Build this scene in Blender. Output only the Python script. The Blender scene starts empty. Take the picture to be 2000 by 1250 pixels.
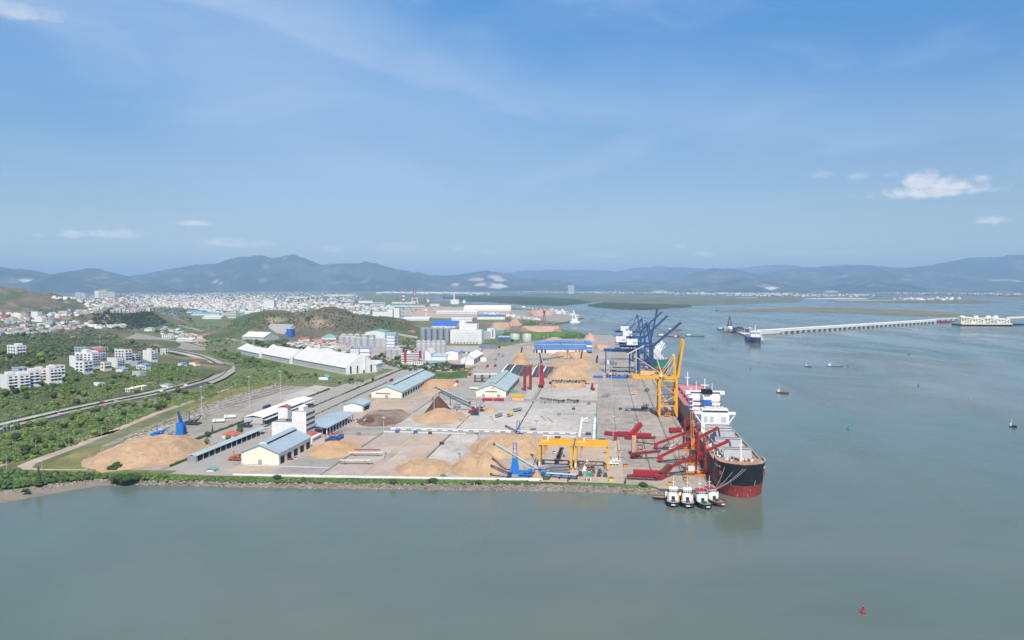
import bpy, math, random
import numpy as np
from mathutils import Vector
from mathutils.geometry import tessellate_polygon
from mathutils import noise as mnoise

R = random.Random(7)
sc = bpy.context.scene
col = sc.collection
RAD = math.radians

# ---------------------------------------------------------------- camera
CAM_H, FPX, HOR = 120.0, 1400.0, 558.0          # metres above the water, focal length and horizon in photo pixels
PITCH = math.atan((625 - HOR) / FPX)
cam = bpy.data.cameras.new('camera')
cam.sensor_width = 36.0
cam.lens = 36.0 * FPX / 2000.0
cam.clip_start = 1.0
cam.clip_end = 200000.0
camo = bpy.data.objects.new('camera', cam)
col.objects.link(camo)
camo.location = (0, 0, CAM_H)
camo.rotation_euler = (math.pi / 2 - PITCH, 0, 0)
sc.camera = camo

# ---------------------------------------------------------------- sky
SUN_EL, SUN_AZ = RAD(54), RAD(173)              # azimuth from north (+Y) clockwise: behind the camera, a little to its right
w = bpy.data.worlds.new('World')
sc.world = w
w.use_nodes = True
nt = w.node_tree
nt.nodes.clear()
def N(t, **kw):
    n = nt.nodes.new(t)
    for k, v in kw.items():
        setattr(n, k, v)
    return n
def L(a, b): nt.links.new(a, b)
def mth(op, a, b=None, c=None, clamp=False):
    n = N('ShaderNodeMath', operation=op)
    n.use_clamp = clamp
    for i, x in enumerate((a, b, c)):
        if x is None: continue
        if isinstance(x, (int, float)): n.inputs[i].default_value = x
        else: L(x, n.inputs[i])
    return n.outputs[0]
def smooth(x, lo, hi):
    n = N('ShaderNodeMapRange', interpolation_type='SMOOTHSTEP')
    L(x, n.inputs[0]); n.inputs[1].default_value = lo; n.inputs[2].default_value = hi
    return n.outputs[0]
sky = N('ShaderNodeTexSky', sky_type='NISHITA')
sky.sun_disc = False
sky.sun_elevation = SUN_EL
sky.sun_rotation = SUN_AZ
sky.altitude = 0
sky.air_density = 1.0
sky.dust_density = 0.0
sky.ozone_density = 2.0
tc = N('ShaderNodeTexCoord')
sep = N('ShaderNodeSeparateXYZ'); L(tc.outputs['Generated'], sep.inputs[0])
az = mth('ARCTAN2', sep.outputs[0], sep.outputs[1])         # radians east of north
el = mth('ARCSINE', sep.outputs[2])
cmb = N('ShaderNodeCombineXYZ'); L(az, cmb.inputs[0]); L(el, cmb.inputs[1])
def sknoise(sx, sy, scale, detail=6, rough=0.55, rot=0.0, off=0.0, dist=0.0):
    mp = N('ShaderNodeMapping'); L(cmb.outputs[0], mp.inputs[0])
    mp.inputs['Rotation'].default_value = (0, 0, rot)
    mp.inputs['Scale'].default_value = (sx, sy, 1)
    mp.inputs['Location'].default_value = (off, off * .7, off)
    n = N('ShaderNodeTexNoise'); L(mp.outputs[0], n.inputs['Vector'])
    n.inputs['Scale'].default_value = scale; n.inputs['Detail'].default_value = detail; n.inputs['Roughness'].default_value = rough
    n.inputs['Distortion'].default_value = dist
    return n.outputs['Fac']
# high thin cirrus: a long band that sinks towards the east, and milky veils in the west
n1 = sknoise(1.6, 6.0, 2.2, 6, .55, rot=.16, off=3.1, dist=.6)
n2 = sknoise(1.0, 2.2, 1.8, 4, .5, rot=.25, off=9.3)
bandc = mth('ADD', mth('MULTIPLY', mth('POWER', mth('ABSOLUTE', mth('SUBTRACT', az, .60)), 1.7), .17), .176)
bd = mth('SUBTRACT', el, bandc)
bdn = mth('ADD', bd, mth('MULTIPLY', mth('SUBTRACT', n1, .5), .12))
band = mth('MULTIPLY', smooth(bdn, -.022, .004), mth('SUBTRACT', 1.0, smooth(bdn, .004, .09)))
band = mth('MULTIPLY', band, mth('ADD', .25, mth('MULTIPLY', n2, .7)))
veil = mth('MULTIPLY', smooth(n2, .36, .72), mth('SUBTRACT', 1.0, smooth(az, -.35, .60)))
wisp = mth('MULTIPLY', smooth(n1, .48, .74), .40)
cir = mth('ADD', mth('MULTIPLY', band, .30), mth('ADD', mth('MULTIPLY', veil, .42), mth('MULTIPLY', wisp, .55)), clamp=True)
tint = N('ShaderNodeMix', data_type='RGBA', blend_type='MULTIPLY'); tint.inputs['Factor'].default_value = 1.0; L(sky.outputs[0], tint.inputs['A']); 
cr = N('ShaderNodeValToRGB'); L(mth('ABSOLUTE', el), cr.inputs[0])      # milky near the horizon, deep blue higher up, the same all round
for k_, (p_, c_) in enumerate([(0.0, (.68, .74, .80)), (.08, (.78, .80, .84)), (.16, (.82, .92, .99)), (.37, (.49, 1.12, 1.53)), (.9, (.48, 1.0, 1.34))]):
    e_ = cr.color_ramp.elements[k_] if k_ < 2 else cr.color_ramp.elements.new(p_)
    e_.position = p_; e_.color = (*c_, 1)
L(cr.outputs[0], tint.inputs['B'])
mixc = N('ShaderNodeMix', data_type='RGBA'); L(cir, mixc.inputs['Factor'])
L(tint.outputs['Result'], mixc.inputs['A']); mixc.inputs['B'].default_value = (4.9, 6.3, 8.2, 1)
# small fair-weather cumulus: (photo x, photo y, half width, half height, strength)
nc = sknoise(1, 1.5, 24, 7, .6, off=1.7, dist=.4)
nb = sknoise(1, 1.6, 70, 4, .6, off=5.7)
cum = None
for (cx, cy, hw, hh, st) in [(1823, 378, 112, 17, 1.0), (1795, 362, 36, 24, .95), (1855, 368, 56, 22, .9), (1930, 433, 34, 13, .5), (1678, 347, 22, 11, .22), (1600, 346, 22, 10, .18), (1728, 345, 18, 9, .2),
        (30, 30, 75, 20, .3), (222, 459, 46, 13, .55), (145, 460, 26, 10, .42), (75, 461, 18, 7, .25), (385, 438, 34, 8, .42), (455, 478, 85, 16, .42), (432, 470, 18, 9, .3), (652, 488, 24, 11, .3), (775, 486, 60, 14, .22), (893, 486, 20, 9, .3),
        (955, 492, 18, 7, .26), (1027, 488, 12, 6, .25), (1180, 500, 60, 9, .26), (1323, 482, 16, 7, .4), (1373, 498, 30, 7, .38), (1548, 498, 60, 9, .16), (1640, 497, 50, 9, .14)]:
    a0 = math.atan((cx - 1000) / FPX); e0 = math.atan((HOR - cy) / FPX * math.cos(a0))
    dx = mth('DIVIDE', mth('SUBTRACT', az, a0), hw / FPX)
    dz0 = mth('SUBTRACT', el, e0)
    dz = mth('DIVIDE', dz0, hh / FPX)
    dz = mth('MAXIMUM', dz, mth('MULTIPLY', dz, -1.7))       # flatter bases
    r = mth('SQRT', mth('ADD', mth('MULTIPLY', dx, dx), mth('MULTIPLY', dz, dz)))
    m_ = mth('SUBTRACT', 1.05, r)
    m_ = mth('ADD', m_, mth('MULTIPLY', mth('SUBTRACT', nc, .5), 1.7))
    m_ = mth('ADD', m_, mth('MULTIPLY', mth('SUBTRACT', nb, .5), 1.0))
    m_ = mth('MULTIPLY', smooth(m_, .0, .8), min(1.0, st * (1.5 if cy < 420 else 2.3)))
    cum = m_ if cum is None else mth('MAXIMUM', cum, m_)
mixd = N('ShaderNodeMix', data_type='RGBA'); L(cum, mixd.inputs['Factor'])
L(mixc.outputs['Result'], mixd.inputs['A'])
shade = N('ShaderNodeMix', data_type='RGBA'); L(smooth(nb, .3, .7), shade.inputs['Factor'])
shade.inputs['A'].default_value = (6.6, 7.2, 7.9, 1); shade.inputs['B'].default_value = (8.6, 8.8, 9.0, 1)
L(shade.outputs['Result'], mixd.inputs['B'])
bg = N('ShaderNodeBackground'); bg.inputs['Strength'].default_value = 0.08
L(mixd.outputs['Result'], bg.inputs['Color'])
wo = N('ShaderNodeOutputWorld'); L(bg.outputs[0], wo.inputs['Surface'])

# ---------------------------------------------------------------- sun, exposure, render settings
sl = bpy.data.lights.new('sun', 'SUN')
sl.energy = 4.4
sl.angle = RAD(0.5)
sl.color = (1.0, 0.925, 0.81)
so = bpy.data.objects.new('sun', sl)
col.objects.link(so)
to_sun = Vector((math.sin(SUN_AZ) * math.cos(SUN_EL), math.cos(SUN_AZ) * math.cos(SUN_EL), math.sin(SUN_EL)))
so.rotation_euler = to_sun.to_track_quat('Z', 'Y').to_euler()
so.location = to_sun * 600
sc.view_settings.view_transform = 'Standard'
sc.view_settings.look = 'None'
sc.view_settings.exposure = 0.44
sc.view_settings.gamma = 1.0
sc.view_settings.use_curve_mapping = False
sc.cycles.use_denoising = True
sc.cycles.use_adaptive_sampling = True
sc.cycles.adaptive_threshold = 0.02
sc.cycles.max_bounces = 5
sc.cycles.diffuse_bounces = 2
sc.cycles.glossy_bounces = 3
sc.cycles.transparent_max_bounces = 4
sc.cycles.volume_bounces = 0
sc.cycles.caustics_reflective = False
sc.cycles.caustics_refractive = False

# ---------------------------------------------------------------- placing: photo pixels to metres, and the quay's own axes
LAND = 3.0
def ray(px, py):
    cx = (px - 1000) / FPX; cy = (625 - py) / FPX
    return (cx, math.cos(PITCH) + cy * math.sin(PITCH), -math.sin(PITCH) + cy * math.cos(PITCH))
def G(px, py, z=LAND):
    d = ray(px, py); t = (z - CAM_H) / d[2]
    return (d[0] * t, d[1] * t)
QO = G(1400, 958); _q = G(1318, 812)
QA = math.atan2(_q[0] - QO[0], _q[1] - QO[1])
QV = (math.sin(QA), math.cos(QA)); QU = (math.cos(QA), -math.sin(QA))
def W(u, v, z=LAND): return (QO[0] + u * QU[0] + v * QV[0], QO[1] + u * QU[1] + v * QV[1], z)
def UV(px, py, z=LAND):
    x, y = G(px, py, z); x -= QO[0]; y -= QO[1]
    return (x * QU[0] + y * QU[1], x * QV[0] + y * QV[1])
def PV(px, py, v):
    """u and z of the point at pixel (px, py) that lies in the cross-quay plane v."""
    d = ray(px, py)
    oy = QO[0] * QV[0] + QO[1] * QV[1] + v
    t = oy / (d[0] * QV[0] + d[1] * QV[1])
    x, y = d[0] * t - QO[0], d[1] * t - QO[1]
    return (x * QU[0] + y * QU[1], CAM_H + d[2] * t)
def AT(px, py, Y):
    d = ray(px, py); t = Y / d[1]
    return (d[0] * t, Y, CAM_H + d[2] * t)
# hills: (photo x, Y, half width px, half depth m, height)
BUMPS = []
def bump(px, Y, hw, hd, h, ex=1.0): BUMPS.append(((px - 1000) / FPX * Y, Y, hw / FPX * Y, hd, h, ex))
bump(560, 1900, 95, 200, 46); bump(690, 1830, 95, 170, 38); bump(505, 1930, 45, 130, 16); bump(790, 1800, 60, 130, 14); bump(640, 1760, 50, 90, 14)
bump(255, 2150, 62, 170, 44); bump(205, 2120, 40, 120, 25)
bump(-60, 2900, 150, 480, 116); bump(90, 2800, 52, 320, 36); bump(150, 2700, 42, 260, 22)
bump(170, 930, 130, 170, 17); bump(20, 850, 160, 150, 15); bump(330, 900, 60, 120, 10); bump(-150, 900, 200, 250, 14)
bump(60, 1220, 150, 220, 14); bump(-160, 1400, 200, 350, 22)
def hill_raw(x, y):
    h = np.zeros_like(np.asarray(x, float))
    for (a, b, sx, sy, hh, ex) in BUMPS:
        r2 = ((x - a) / sx) ** 2 + ((y - b) / sy) ** 2
        h = h + hh * np.clip(1 - r2 / 2.6, 0, None) ** 1.6
    return h
def vnoise(x, y, seed=0):
    xi = np.floor(x).astype(np.int64); yi = np.floor(y).astype(np.int64); xf = x - xi; yf = y - yi
    def hsh(a, b):
        n = (a * 374761393 + b * 668265263 + seed * 974711) & 0xffffffff
        n = ((n ^ (n >> 13)) * 1274126177) & 0xffffffff
        return ((n ^ (n >> 16)) & 0xffff) / 65535.0
    sx = xf * xf * (3 - 2 * xf); sy = yf * yf * (3 - 2 * yf)
    a = hsh(xi, yi); b = hsh(xi + 1, yi); c = hsh(xi, yi + 1); d = hsh(xi + 1, yi + 1)
    return (a * (1 - sx) + b * sx) * (1 - sy) + (c * (1 - sx) + d * sx) * sy
def fbm(x, y, o=4, seed=0):
    s = np.zeros_like(np.asarray(x, float)); a = .5
    for i in range(o):
        s = s + a * vnoise(x, y, seed + i); x = x * 2.03 + 17.1; y = y * 2.03 + 5.7; a *= .5
    return s
def height(x, y):
    x = np.asarray(x, float); y = np.asarray(y, float)
    h = hill_raw(x, y)
    n = fbm(x / 90.0, y / 90.0, 4, 3) - .47
    return LAND + h * (1 + .55 * n) - (h > 0) * .0
def GT(px, py):
    """first point of the ground, hills included, seen at a pixel"""
    d = ray(px, py)
    t1 = (LAND - CAM_H) / d[2] if d[2] < 0 else 20000.0
    ts = np.linspace(300, min(t1, 20000), 700)
    z = CAM_H + d[2] * ts
    hh = height(d[0] * ts, d[1] * ts)
    k = np.nonzero(z <= hh + .02)[0]
    t = ts[k[0]] if len(k) else ts[-1]
    return (d[0] * t, d[1] * t, float(height(d[0] * t, d[1] * t)))

# ---------------------------------------------------------------- materials
MATS = {}
def mat(name, rgb, rough=.75, metal=0.0, var=.14, scale=.25, fine=None, spec=.3, tint=None, bumpy=0.0, wear=None, objrand=0.0, attr=None, slab=0.0):
    """procedural paint/ground: base colour broken up by two noises; tint = second colour mixed in patches; wear = (colour, amount)"""
    if name in MATS: return MATS[name]
    m = bpy.data.materials.new(name); m.use_nodes = True
    t = m.node_tree; t.nodes.clear()
    out = t.nodes.new('ShaderNodeOutputMaterial'); p = t.nodes.new('ShaderNodeBsdfPrincipled')
    t.links.new(p.outputs[0], out.inputs[0])
    p.inputs['Roughness'].default_value = rough; p.inputs['Metallic'].default_value = metal; p.inputs['Specular IOR Level'].default_value = spec if rough < .8 else .1
    geo = t.nodes.new('ShaderNodeNewGeometry')
    def noise(s, det=5, ro=.6, dist=0):
        n = t.nodes.new('ShaderNodeTexNoise'); n.inputs['Scale'].default_value = s; n.inputs['Detail'].default_value = det; n.inputs['Roughness'].default_value = ro; n.inputs['Distortion'].default_value = dist
        t.links.new(geo.outputs['Position'], n.inputs['Vector']); return n.outputs['Fac']
    def mix(fac, a, b, mode='MIX'):
        n = t.nodes.new('ShaderNodeMix'); n.data_type = 'RGBA'; n.blend_type = mode
        for s, x in (('Factor', fac), ('A', a), ('B', b)):
            if isinstance(x, tuple): n.inputs[s].default_value = x if len(x) == 4 else (*x, 1)
            elif isinstance(x, (int, float)): n.inputs[s].default_value = x
            else: t.links.new(x, n.inputs[s])
        return n.outputs['Result']
    def rng(x, lo, hi, a=0., b=1.):
        n = t.nodes.new('ShaderNodeMapRange'); t.links.new(x, n.inputs[0])
        n.inputs[1].default_value = lo; n.inputs[2].default_value = hi; n.inputs[3].default_value = a; n.inputs[4].default_value = b
        return n.outputs[0]
    c = (*rgb, 1)
    nz = noise(scale)
    if attr:
        an = t.nodes.new('ShaderNodeVertexColor'); an.layer_name = attr
        c = an.outputs['Color']
    if tint: c = mix(rng(noise(scale * .37, 6, .62, .4), .42, .6), c, tuple(tint))
    lo = tuple([1 - var] * 3); hi = tuple([1 + var] * 3)
    c = mix(1.0, c, mix(rng(nz, .3, .7), lo, hi), 'MULTIPLY')
    nf = noise(fine or scale * 9, 4)
    c = mix(1.0, c, mix(rng(nf, .3, .7), tuple([1 - var * .8] * 3), tuple([1 + var * .8] * 3)), 'MULTIPLY')
    if slab:
        mp = t.nodes.new('ShaderNodeMapping'); mp.inputs['Rotation'].default_value = (0, 0, QA); t.links.new(geo.outputs['Position'], mp.inputs[0])
        bt = t.nodes.new('ShaderNodeTexBrick'); t.links.new(mp.outputs[0], bt.inputs['Vector']); bt.offset = 0.0
        for k_, v_ in (('Color1', (1.04, 1.04, 1.04, 1)), ('Color2', (.91, .91, .91, 1)), ('Mortar', (.72, .72, .72, 1)), ('Scale', 1.0), ('Mortar Size', .07), ('Brick Width', slab), ('Row Height', slab * 1.3)): bt.inputs[k_].default_value = v_
        c = mix(1.0, c, bt.outputs['Color'], 'MULTIPLY')
    if wear:
        nw = noise(scale * 2.3, 7, .68, .8)
        if name.split('_')[0] in ('ship', 'boot', 'white', 'hatch', 'crane', 'cream'):      # streaks that run down the plates and walls
            mp = t.nodes.new('ShaderNodeMapping'); mp.inputs['Scale'].default_value = (1, 1, .12); t.links.new(geo.outputs['Position'], mp.inputs[0])
            n_ = t.nodes.new('ShaderNodeTexNoise'); n_.inputs['Scale'].default_value = max(scale * 3, .45); n_.inputs['Detail'].default_value = 6; n_.inputs['Roughness'].default_value = .7
            t.links.new(mp.outputs[0], n_.inputs['Vector']); nw = n_.outputs['Fac']
        c = mix(rng(nw, .54, .70, 0, wear[1]), c, tuple(wear[0]))
    if objrand:
        oi = t.nodes.new('ShaderNodeObjectInfo')
        c = mix(1.0, c, mix(oi.outputs['Random'], tuple([1 - objrand] * 3), tuple([1 + objrand] * 3)), 'MULTIPLY')
    t.links.new(c, p.inputs['Base Color'])
    if bumpy:
        b = t.nodes.new('ShaderNodeBump'); b.inputs['Strength'].default_value = bumpy; b.inputs['Distance'].default_value = .4
        t.links.new(nf, b.inputs['Height']); t.links.new(b.outputs[0], p.inputs['Normal'])
    MATS[name] = m
    return m
mat('white_paint', (.78, .78, .76), .5, var=.06, scale=.15, wear=((.5, .47, .42), .35))
mat('white_wall', (.74, .74, .73), .8, var=.07, scale=.12, wear=((.5, .49, .46), .4))
mat('grey_wall', (.47, .48, .49), .8, var=.1, scale=.12)
mat('blue_grey_wall', (.36, .42, .50), .8, var=.1, scale=.12)
mat('cream_wall', (.77, .74, .60), .8, var=.06, scale=.1, wear=((.55, .5, .4), .35))
mat('pale_roof', (.62, .605, .57), .6, var=.08, scale=.08, wear=((.5, .46, .4), .3))
mat('blue_green_roof', (.36, .44, .45), .5, var=.1, scale=.06, wear=((.30, .33, .33), .5))
mat('blue_roof', (.33, .405, .46), .5, var=.1, scale=.06, wear=((.28, .34, .4), .4))
mat('vivid_blue', (.035, .13, .46), .5, var=.12, scale=.08, wear=((.2, .3, .5), .3))
mat('blue_cladding', (.10, .23, .50), .55, var=.08, scale=.06, wear=((.25, .35, .5), .4))
mat('teal_roof', (.16, .36, .36), .55, var=.12, scale=.08)
mat('grey_roof', (.33, .32, .31), .7, var=.12, scale=.07, wear=((.45, .42, .38), .4))
mat('red_tile', (.42, .11, .07), .75, var=.18, scale=.2)
mat('dark_glass', (.045, .055, .07), .15, var=.2, scale=.2, spec=.5)
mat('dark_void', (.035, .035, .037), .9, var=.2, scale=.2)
mat('concrete', (.38, .335, .288), .85, var=.14, scale=.03, fine=.5, tint=(.31, .275, .24), wear=((.22, .21, .2), .5), slab=6.0)
mat('pale_concrete', (.48, .44, .39), .85, var=.1, scale=.025, fine=.6, tint=(.40, .37, .33), wear=((.25, .24, .235), .75), slab=6.0)
mat('pink_concrete', (.445, .375, .32), .85, var=.1, scale=.02, fine=.5, tint=(.42, .34, .28), wear=((.27, .23, .2), .7), slab=6.0)
mat('yard_dirt', (.40, .325, .265), .9, var=.13, scale=.03, fine=.5, tint=(.46, .345, .25), wear=((.24, .2, .17), .7))
mat('wharf_concrete', (.34, .295, .25), .85, var=.2, scale=.02, fine=.3, tint=(.34, .31, .275), wear=((.14, .135, .135), .7), slab=7.0)
mat('rusty_concrete', (.37, .32, .265), .85, var=.16, scale=.04, fine=.5, tint=(.32, .285, .25), wear=((.42, .25, .13), .55), slab=5.0)
mat('asphalt', (.285, .265, .235), .85, var=.13, scale=.04, fine=.6, tint=(.32, .30, .275), wear=((.15, .145, .14), .65))
mat('road_grey', (.325, .305, .272), .85, var=.08, scale=.05, fine=.6)
mat('track_ballast', (.265, .235, .20), .95, var=.25, scale=.15, fine=1.5, tint=(.30, .285, .215))
mat('rail_steel', (.12, .10, .09), .5, metal=.6, var=.1)
mat('dark_joint', (.10, .095, .09), .9, var=.25, scale=.3)
mat('woodchip', (.465, .318, .195), .95, var=.16, scale=.10, fine=1.6, tint=(.43, .285, .17), wear=((.30, .19, .11), .75), bumpy=.8)
mat('orange_chip', (.475, .31, .17), .95, var=.16, scale=.10, fine=1.6, tint=(.44, .28, .155), bumpy=.5)
mat('pink_chip', (.47, .30, .225), .95, var=.13, scale=.06, fine=1.0, tint=(.41, .26, .19), bumpy=.5)
mat('bark', (.11, .058, .035), .95, var=.25, scale=.2, fine=1.6, bumpy=.5)
mat('bark_grey', (.26, .20, .16), .95, var=.2, scale=.1, fine=1.6, tint=(.15, .10, .07), bumpy=.5)
mat('crane_yellow', (.80, .40, .025), .5, var=.08, scale=.3, wear=((.55, .30, .08), .45))
mat('pale_orange', (.72, .45, .22), .55, var=.1, scale=.3)
mat('orange_paint', (.70, .24, .03), .5, var=.1, scale=.3, wear=((.35, .15, .05), .4))
mat('crane_blue', (.03, .07, .20), .5, var=.1, scale=.3, wear=((.08, .1, .17), .4))
mat('bright_blue', (.015, .17, .55), .5, var=.1, scale=.4)
mat('loader_red', (.30, .035, .032), .5, var=.14, scale=.3, wear=((.2, .06, .045), .5))
mat('bright_red', (.38, .025, .04), .5, var=.14, scale=.3, wear=((.27, .05, .05), .5))
mat('ship_black', (.018, .02, .028), .45, var=.2, scale=.1, wear=((.06, .06, .065), .4))
mat('ship_grey', (.14, .135, .14), .55, var=.12, scale=.1, wear=((.23, .2, .18), .5))
mat('boot_red', (.33, .05, .045), .55, var=.12, scale=.15, wear=((.42, .12, .1), .45))
mat('boot_dark_red', (.22, .045, .045), .55, var=.15, scale=.15, wear=((.30, .1, .09), .45))
mat('deck_rust', (.36, .22, .155), .8, var=.15, scale=.3, wear=((.25, .12, .08), .5))
mat('deck_pink', (.46, .17, .18), .7, var=.1, scale=.3, wear=((.36, .1, .1), .4))
mat('hatch_pink', (.55, .23, .25), .65, var=.08, scale=.3)
mat('hatch_grey', (.52, .525, .545), .6, var=.06, scale=.3, wear=((.38, .35, .33), .4))
mat('ship_green', (.03, .30, .22), .5, var=.1, scale=.2)
mat('deck_green', (.10, .26, .13), .7, var=.12, scale=.5)
mat('hull_navy', (.022, .03, .055), .5, var=.15, scale=.5)
mat('rubber', (.02, .02, .021), .85, var=.2, scale=.5)
mat('steel_grey', (.36, .37, .385), .5, metal=.3, var=.1, scale=.3)
mat('silo_steel', (.42, .45, .49), .42, metal=.55, var=.08, scale=.12)
mat('silo_dull', (.47, .475, .48), .6, metal=.15, var=.1, scale=.1)
mat('dark_steel', (.075, .075, .08), .6, metal=.2, var=.15, scale=.4)
mat('belt_green', (.50, .60, .57), .6, var=.08, scale=.2)
mat('mast_grey', (.55, .56, .57), .5, metal=.2, var=.05)
mat('rock', (.30, .275, .245), .95, var=.3, scale=.4, fine=2.0, tint=(.2, .17, .145))
mat('mud', (.235, .195, .155), .8, var=.14, scale=.08, fine=.7, tint=(.2, .16, .13))
mat('bare_earth', (.45, .30, .20), .95, var=.14, scale=.1, fine=.8, tint=(.40, .29, .21))
mat('pale_sand', (.72, .70, .66), .9, var=.06, scale=.01)
mat('grass_olive', (.155, .165, .055), .95, var=.22, scale=.05, fine=.5, tint=(.24, .20, .085))
mat('grass_green', (.085, .15, .032), .95, var=.25, scale=.05, fine=.5, tint=(.055, .10, .028))
mat('scrub', (.075, .11, .033), .95, var=.28, scale=.03, fine=.35, tint=(.13, .125, .055), wear=((.21, .17, .10), .6))
mat('ground_cover', (.125, .16, .058), .95, var=.25, scale=.012, fine=.12, tint=(.15, .155, .08), wear=((.27, .23, .17), .7))
mat('far_ground', (.11, .13, .075), .95, var=.3, scale=.006, fine=.03, tint=(.19, .18, .12), wear=((.30, .28, .23), .5))
mat('mangrove', (.035, .062, .025), .95, var=.25, scale=.006, fine=.05, tint=(.06, .08, .035))
mat('flat_green', (.095, .115, .055), .95, var=.3, scale=.012, fine=.05, tint=(.17, .165, .09), wear=((.24, .22, .15), .6))
mat('flat_brown', (.20, .175, .105), .95, var=.25, scale=.012, fine=.05, tint=(.155, .155, .08))
mat('leaf', (.09, .145, .036), .9, var=.25, scale=.02, fine=1.2, tint=(.13, .18, .045), attr=None, objrand=.3)
mat('leaf_dark', (.045, .08, .03), .9, var=.2, scale=.03, fine=1.2, tint=(.055, .092, .032), objrand=.3)
mat('leaf_mass', (.06, .1, .03), .9, var=.2, scale=.02, fine=.9, attr='tone')
mat('hill_soil', (.1, .1, .05), .95, var=.25, scale=.015, fine=.16, attr='tone')
mat('mountain', (.05, .07, .03), .95, var=.3, scale=.0018, fine=.012, attr='tone')
mat('trunk', (.12, .085, .06), .95, var=.2, scale=1.0)
mat('skin_yellow', (.75, .55, .08), .6, var=.1)
mat('container_rust', (.40, .12, .06), .65, var=.15, scale=.4)
mat('house_mix', (.7, .7, .68), .8, var=.08, scale=.02, attr='tone')

# ---------------------------------------------------------------- mesh builder
class MB:
    def __init__(s): s.v = []; s.f = []
    def add(s, vs, fs):
        o = len(s.v); s.v.extend(tuple(x) for x in vs); s.f.extend(tuple(i + o for i in f) for f in fs); return s
    def box(s, c, d, rz=0.0):
        cx, cy, cz = c; x, y, z = d[0] / 2, d[1] / 2, d[2] / 2; co, si = math.cos(rz), math.sin(rz)
        vs = [(cx + a * x * co - b * y * si, cy + a * x * si + b * y * co, cz + e * z) for e in (-1, 1) for a, b in ((-1, -1), (1, -1), (1, 1), (-1, 1))]
        return s.add(vs, [(3, 2, 1, 0), (4, 5, 6, 7), (0, 1, 5, 4), (1, 2, 6, 5), (2, 3, 7, 6), (3, 0, 4, 7)])
    def base(s, x0, x1, y0, y1, z0, z1): return s.box(((x0 + x1) / 2, (y0 + y1) / 2, (z0 + z1) / 2), (x1 - x0, y1 - y0, z1 - z0))
    def beam(s, p, q, wd, ht=None, wd2=None, ht2=None):
        ht = ht or wd; wd2 = wd2 or wd; ht2 = ht2 or ht
        p = Vector(p); q = Vector(q); d = (q - p).normalized()
        up = Vector((0, 0, 1)) if abs(d.z) < .95 else Vector((0, 1, 0))
        a = d.cross(up).normalized(); b = a.cross(d).normalized()
        vs = []
        for c, ww, hh in ((p, wd, ht), (q, wd2, ht2)):
            for i, j in ((-1, -1), (1, -1), (1, 1), (-1, 1)): vs.append(c + a * (i * ww / 2) + b * (j * hh / 2))
        return s.add(vs, [(3, 2, 1, 0), (4, 5, 6, 7), (0, 1, 5, 4), (1, 2, 6, 5), (2, 3, 7, 6), (3, 0, 4, 7)])
    def tube(s, p, q, r, n=8, r2=None):
        r2 = r if r2 is None else r2
        p = Vector(p); q = Vector(q); d = (q - p).normalized()
        up = Vector((0, 0, 1)) if abs(d.z) < .95 else Vector((0, 1, 0))
        a = d.cross(up).normalized(); b = a.cross(d)
        vs = [c + (a * math.cos(t) + b * math.sin(t)) * rr for c, rr in ((p, r), (q, r2)) for t in [2 * math.pi * k / n for k in range(n)]]
        fs = [(k, (k + 1) % n, n + (k + 1) % n, n + k) for k in range(n)] + [tuple(range(n - 1, -1, -1)), tuple(range(n, 2 * n))]
        return s.add(vs, fs)
    def lathe(s, prof, n=16, c=(0, 0)):
        vs = [(c[0] + r * math.cos(2 * math.pi * k / n), c[1] + r * math.sin(2 * math.pi * k / n), z) for r, z in prof for k in range(n)]
        fs = [(i * n + k, i * n + (k + 1) % n, (i + 1) * n + (k + 1) % n, (i + 1) * n + k) for i in range(len(prof) - 1) for k in range(n)]
        return s.add(vs, fs)
    def prism(s, pts, z0, z1):
        """vertical prism over a 2-D outline (any winding, may be concave)"""
        n = len(pts)
        tri = tessellate_polygon([[Vector((p[0], p[1], 0)) for p in pts]])
        vs = [(p[0], p[1], z0) for p in pts] + [(p[0], p[1], z1) for p in pts]
        fs = [(a + n, b + n, c + n) for a, b, c in tri] + [(k, (k + 1) % n, n + (k + 1) % n, n + k) for k in range(n)]
        return s.add(vs, fs)
    def gable(s, x0, x1, y0, y1, z0, ze, zr, xr=None):
        """walls with gable ends on the y faces"""
        xr = (x0 + x1) / 2 if xr is None else xr
        vs = [(x0, y0, z0), (x1, y0, z0), (x1, y0, ze), (xr, y0, zr), (x0, y0, ze), (x0, y1, z0), (x1, y1, z0), (x1, y1, ze), (xr, y1, zr), (x0, y1, ze)]
        return s.add(vs, [(0, 1, 2, 3, 4), (9, 8, 7, 6, 5), (1, 6, 7, 2), (5, 0, 4, 9), (2, 7, 8, 3), (3, 8, 9, 4)])
    def gable_roof(s, x0, x1, y0, y1, ze, zr, t=.35, xr=None):
        xr = (x0 + x1) / 2 if xr is None else xr
        a = [(x0, ze), (xr, zr), (x1, ze), (x1, ze - t), (xr, zr - t), (x0, ze - t)]
        vs = [(x, y0, z) for x, z in a] + [(x, y1, z) for x, z in a]
        return s.add(vs, [(1, 0, 5, 4), (2, 1, 4, 3), (0, 1, 7, 6), (1, 2, 8, 7), (2, 3, 9, 8), (3, 4, 10, 9), (4, 5, 11, 10), (5, 0, 6, 11), (6, 7, 10, 11), (7, 8, 9, 10)])
    def build(s, name, m, parent=None, smooth=False, kind=None):
        me = bpy.data.meshes.new(name)
        me.from_pydata(s.v, [], s.f)
        me.materials.append(MATS[m] if isinstance(m, str) else m)
        if smooth: me.polygons.foreach_set('use_smooth', [True] * len(me.polygons))
        me.update()
        o = bpy.data.objects.new(name, me); col.objects.link(o)
        if parent is not None: o.parent = parent
        if kind: o['kind'] = kind
        return o
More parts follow.
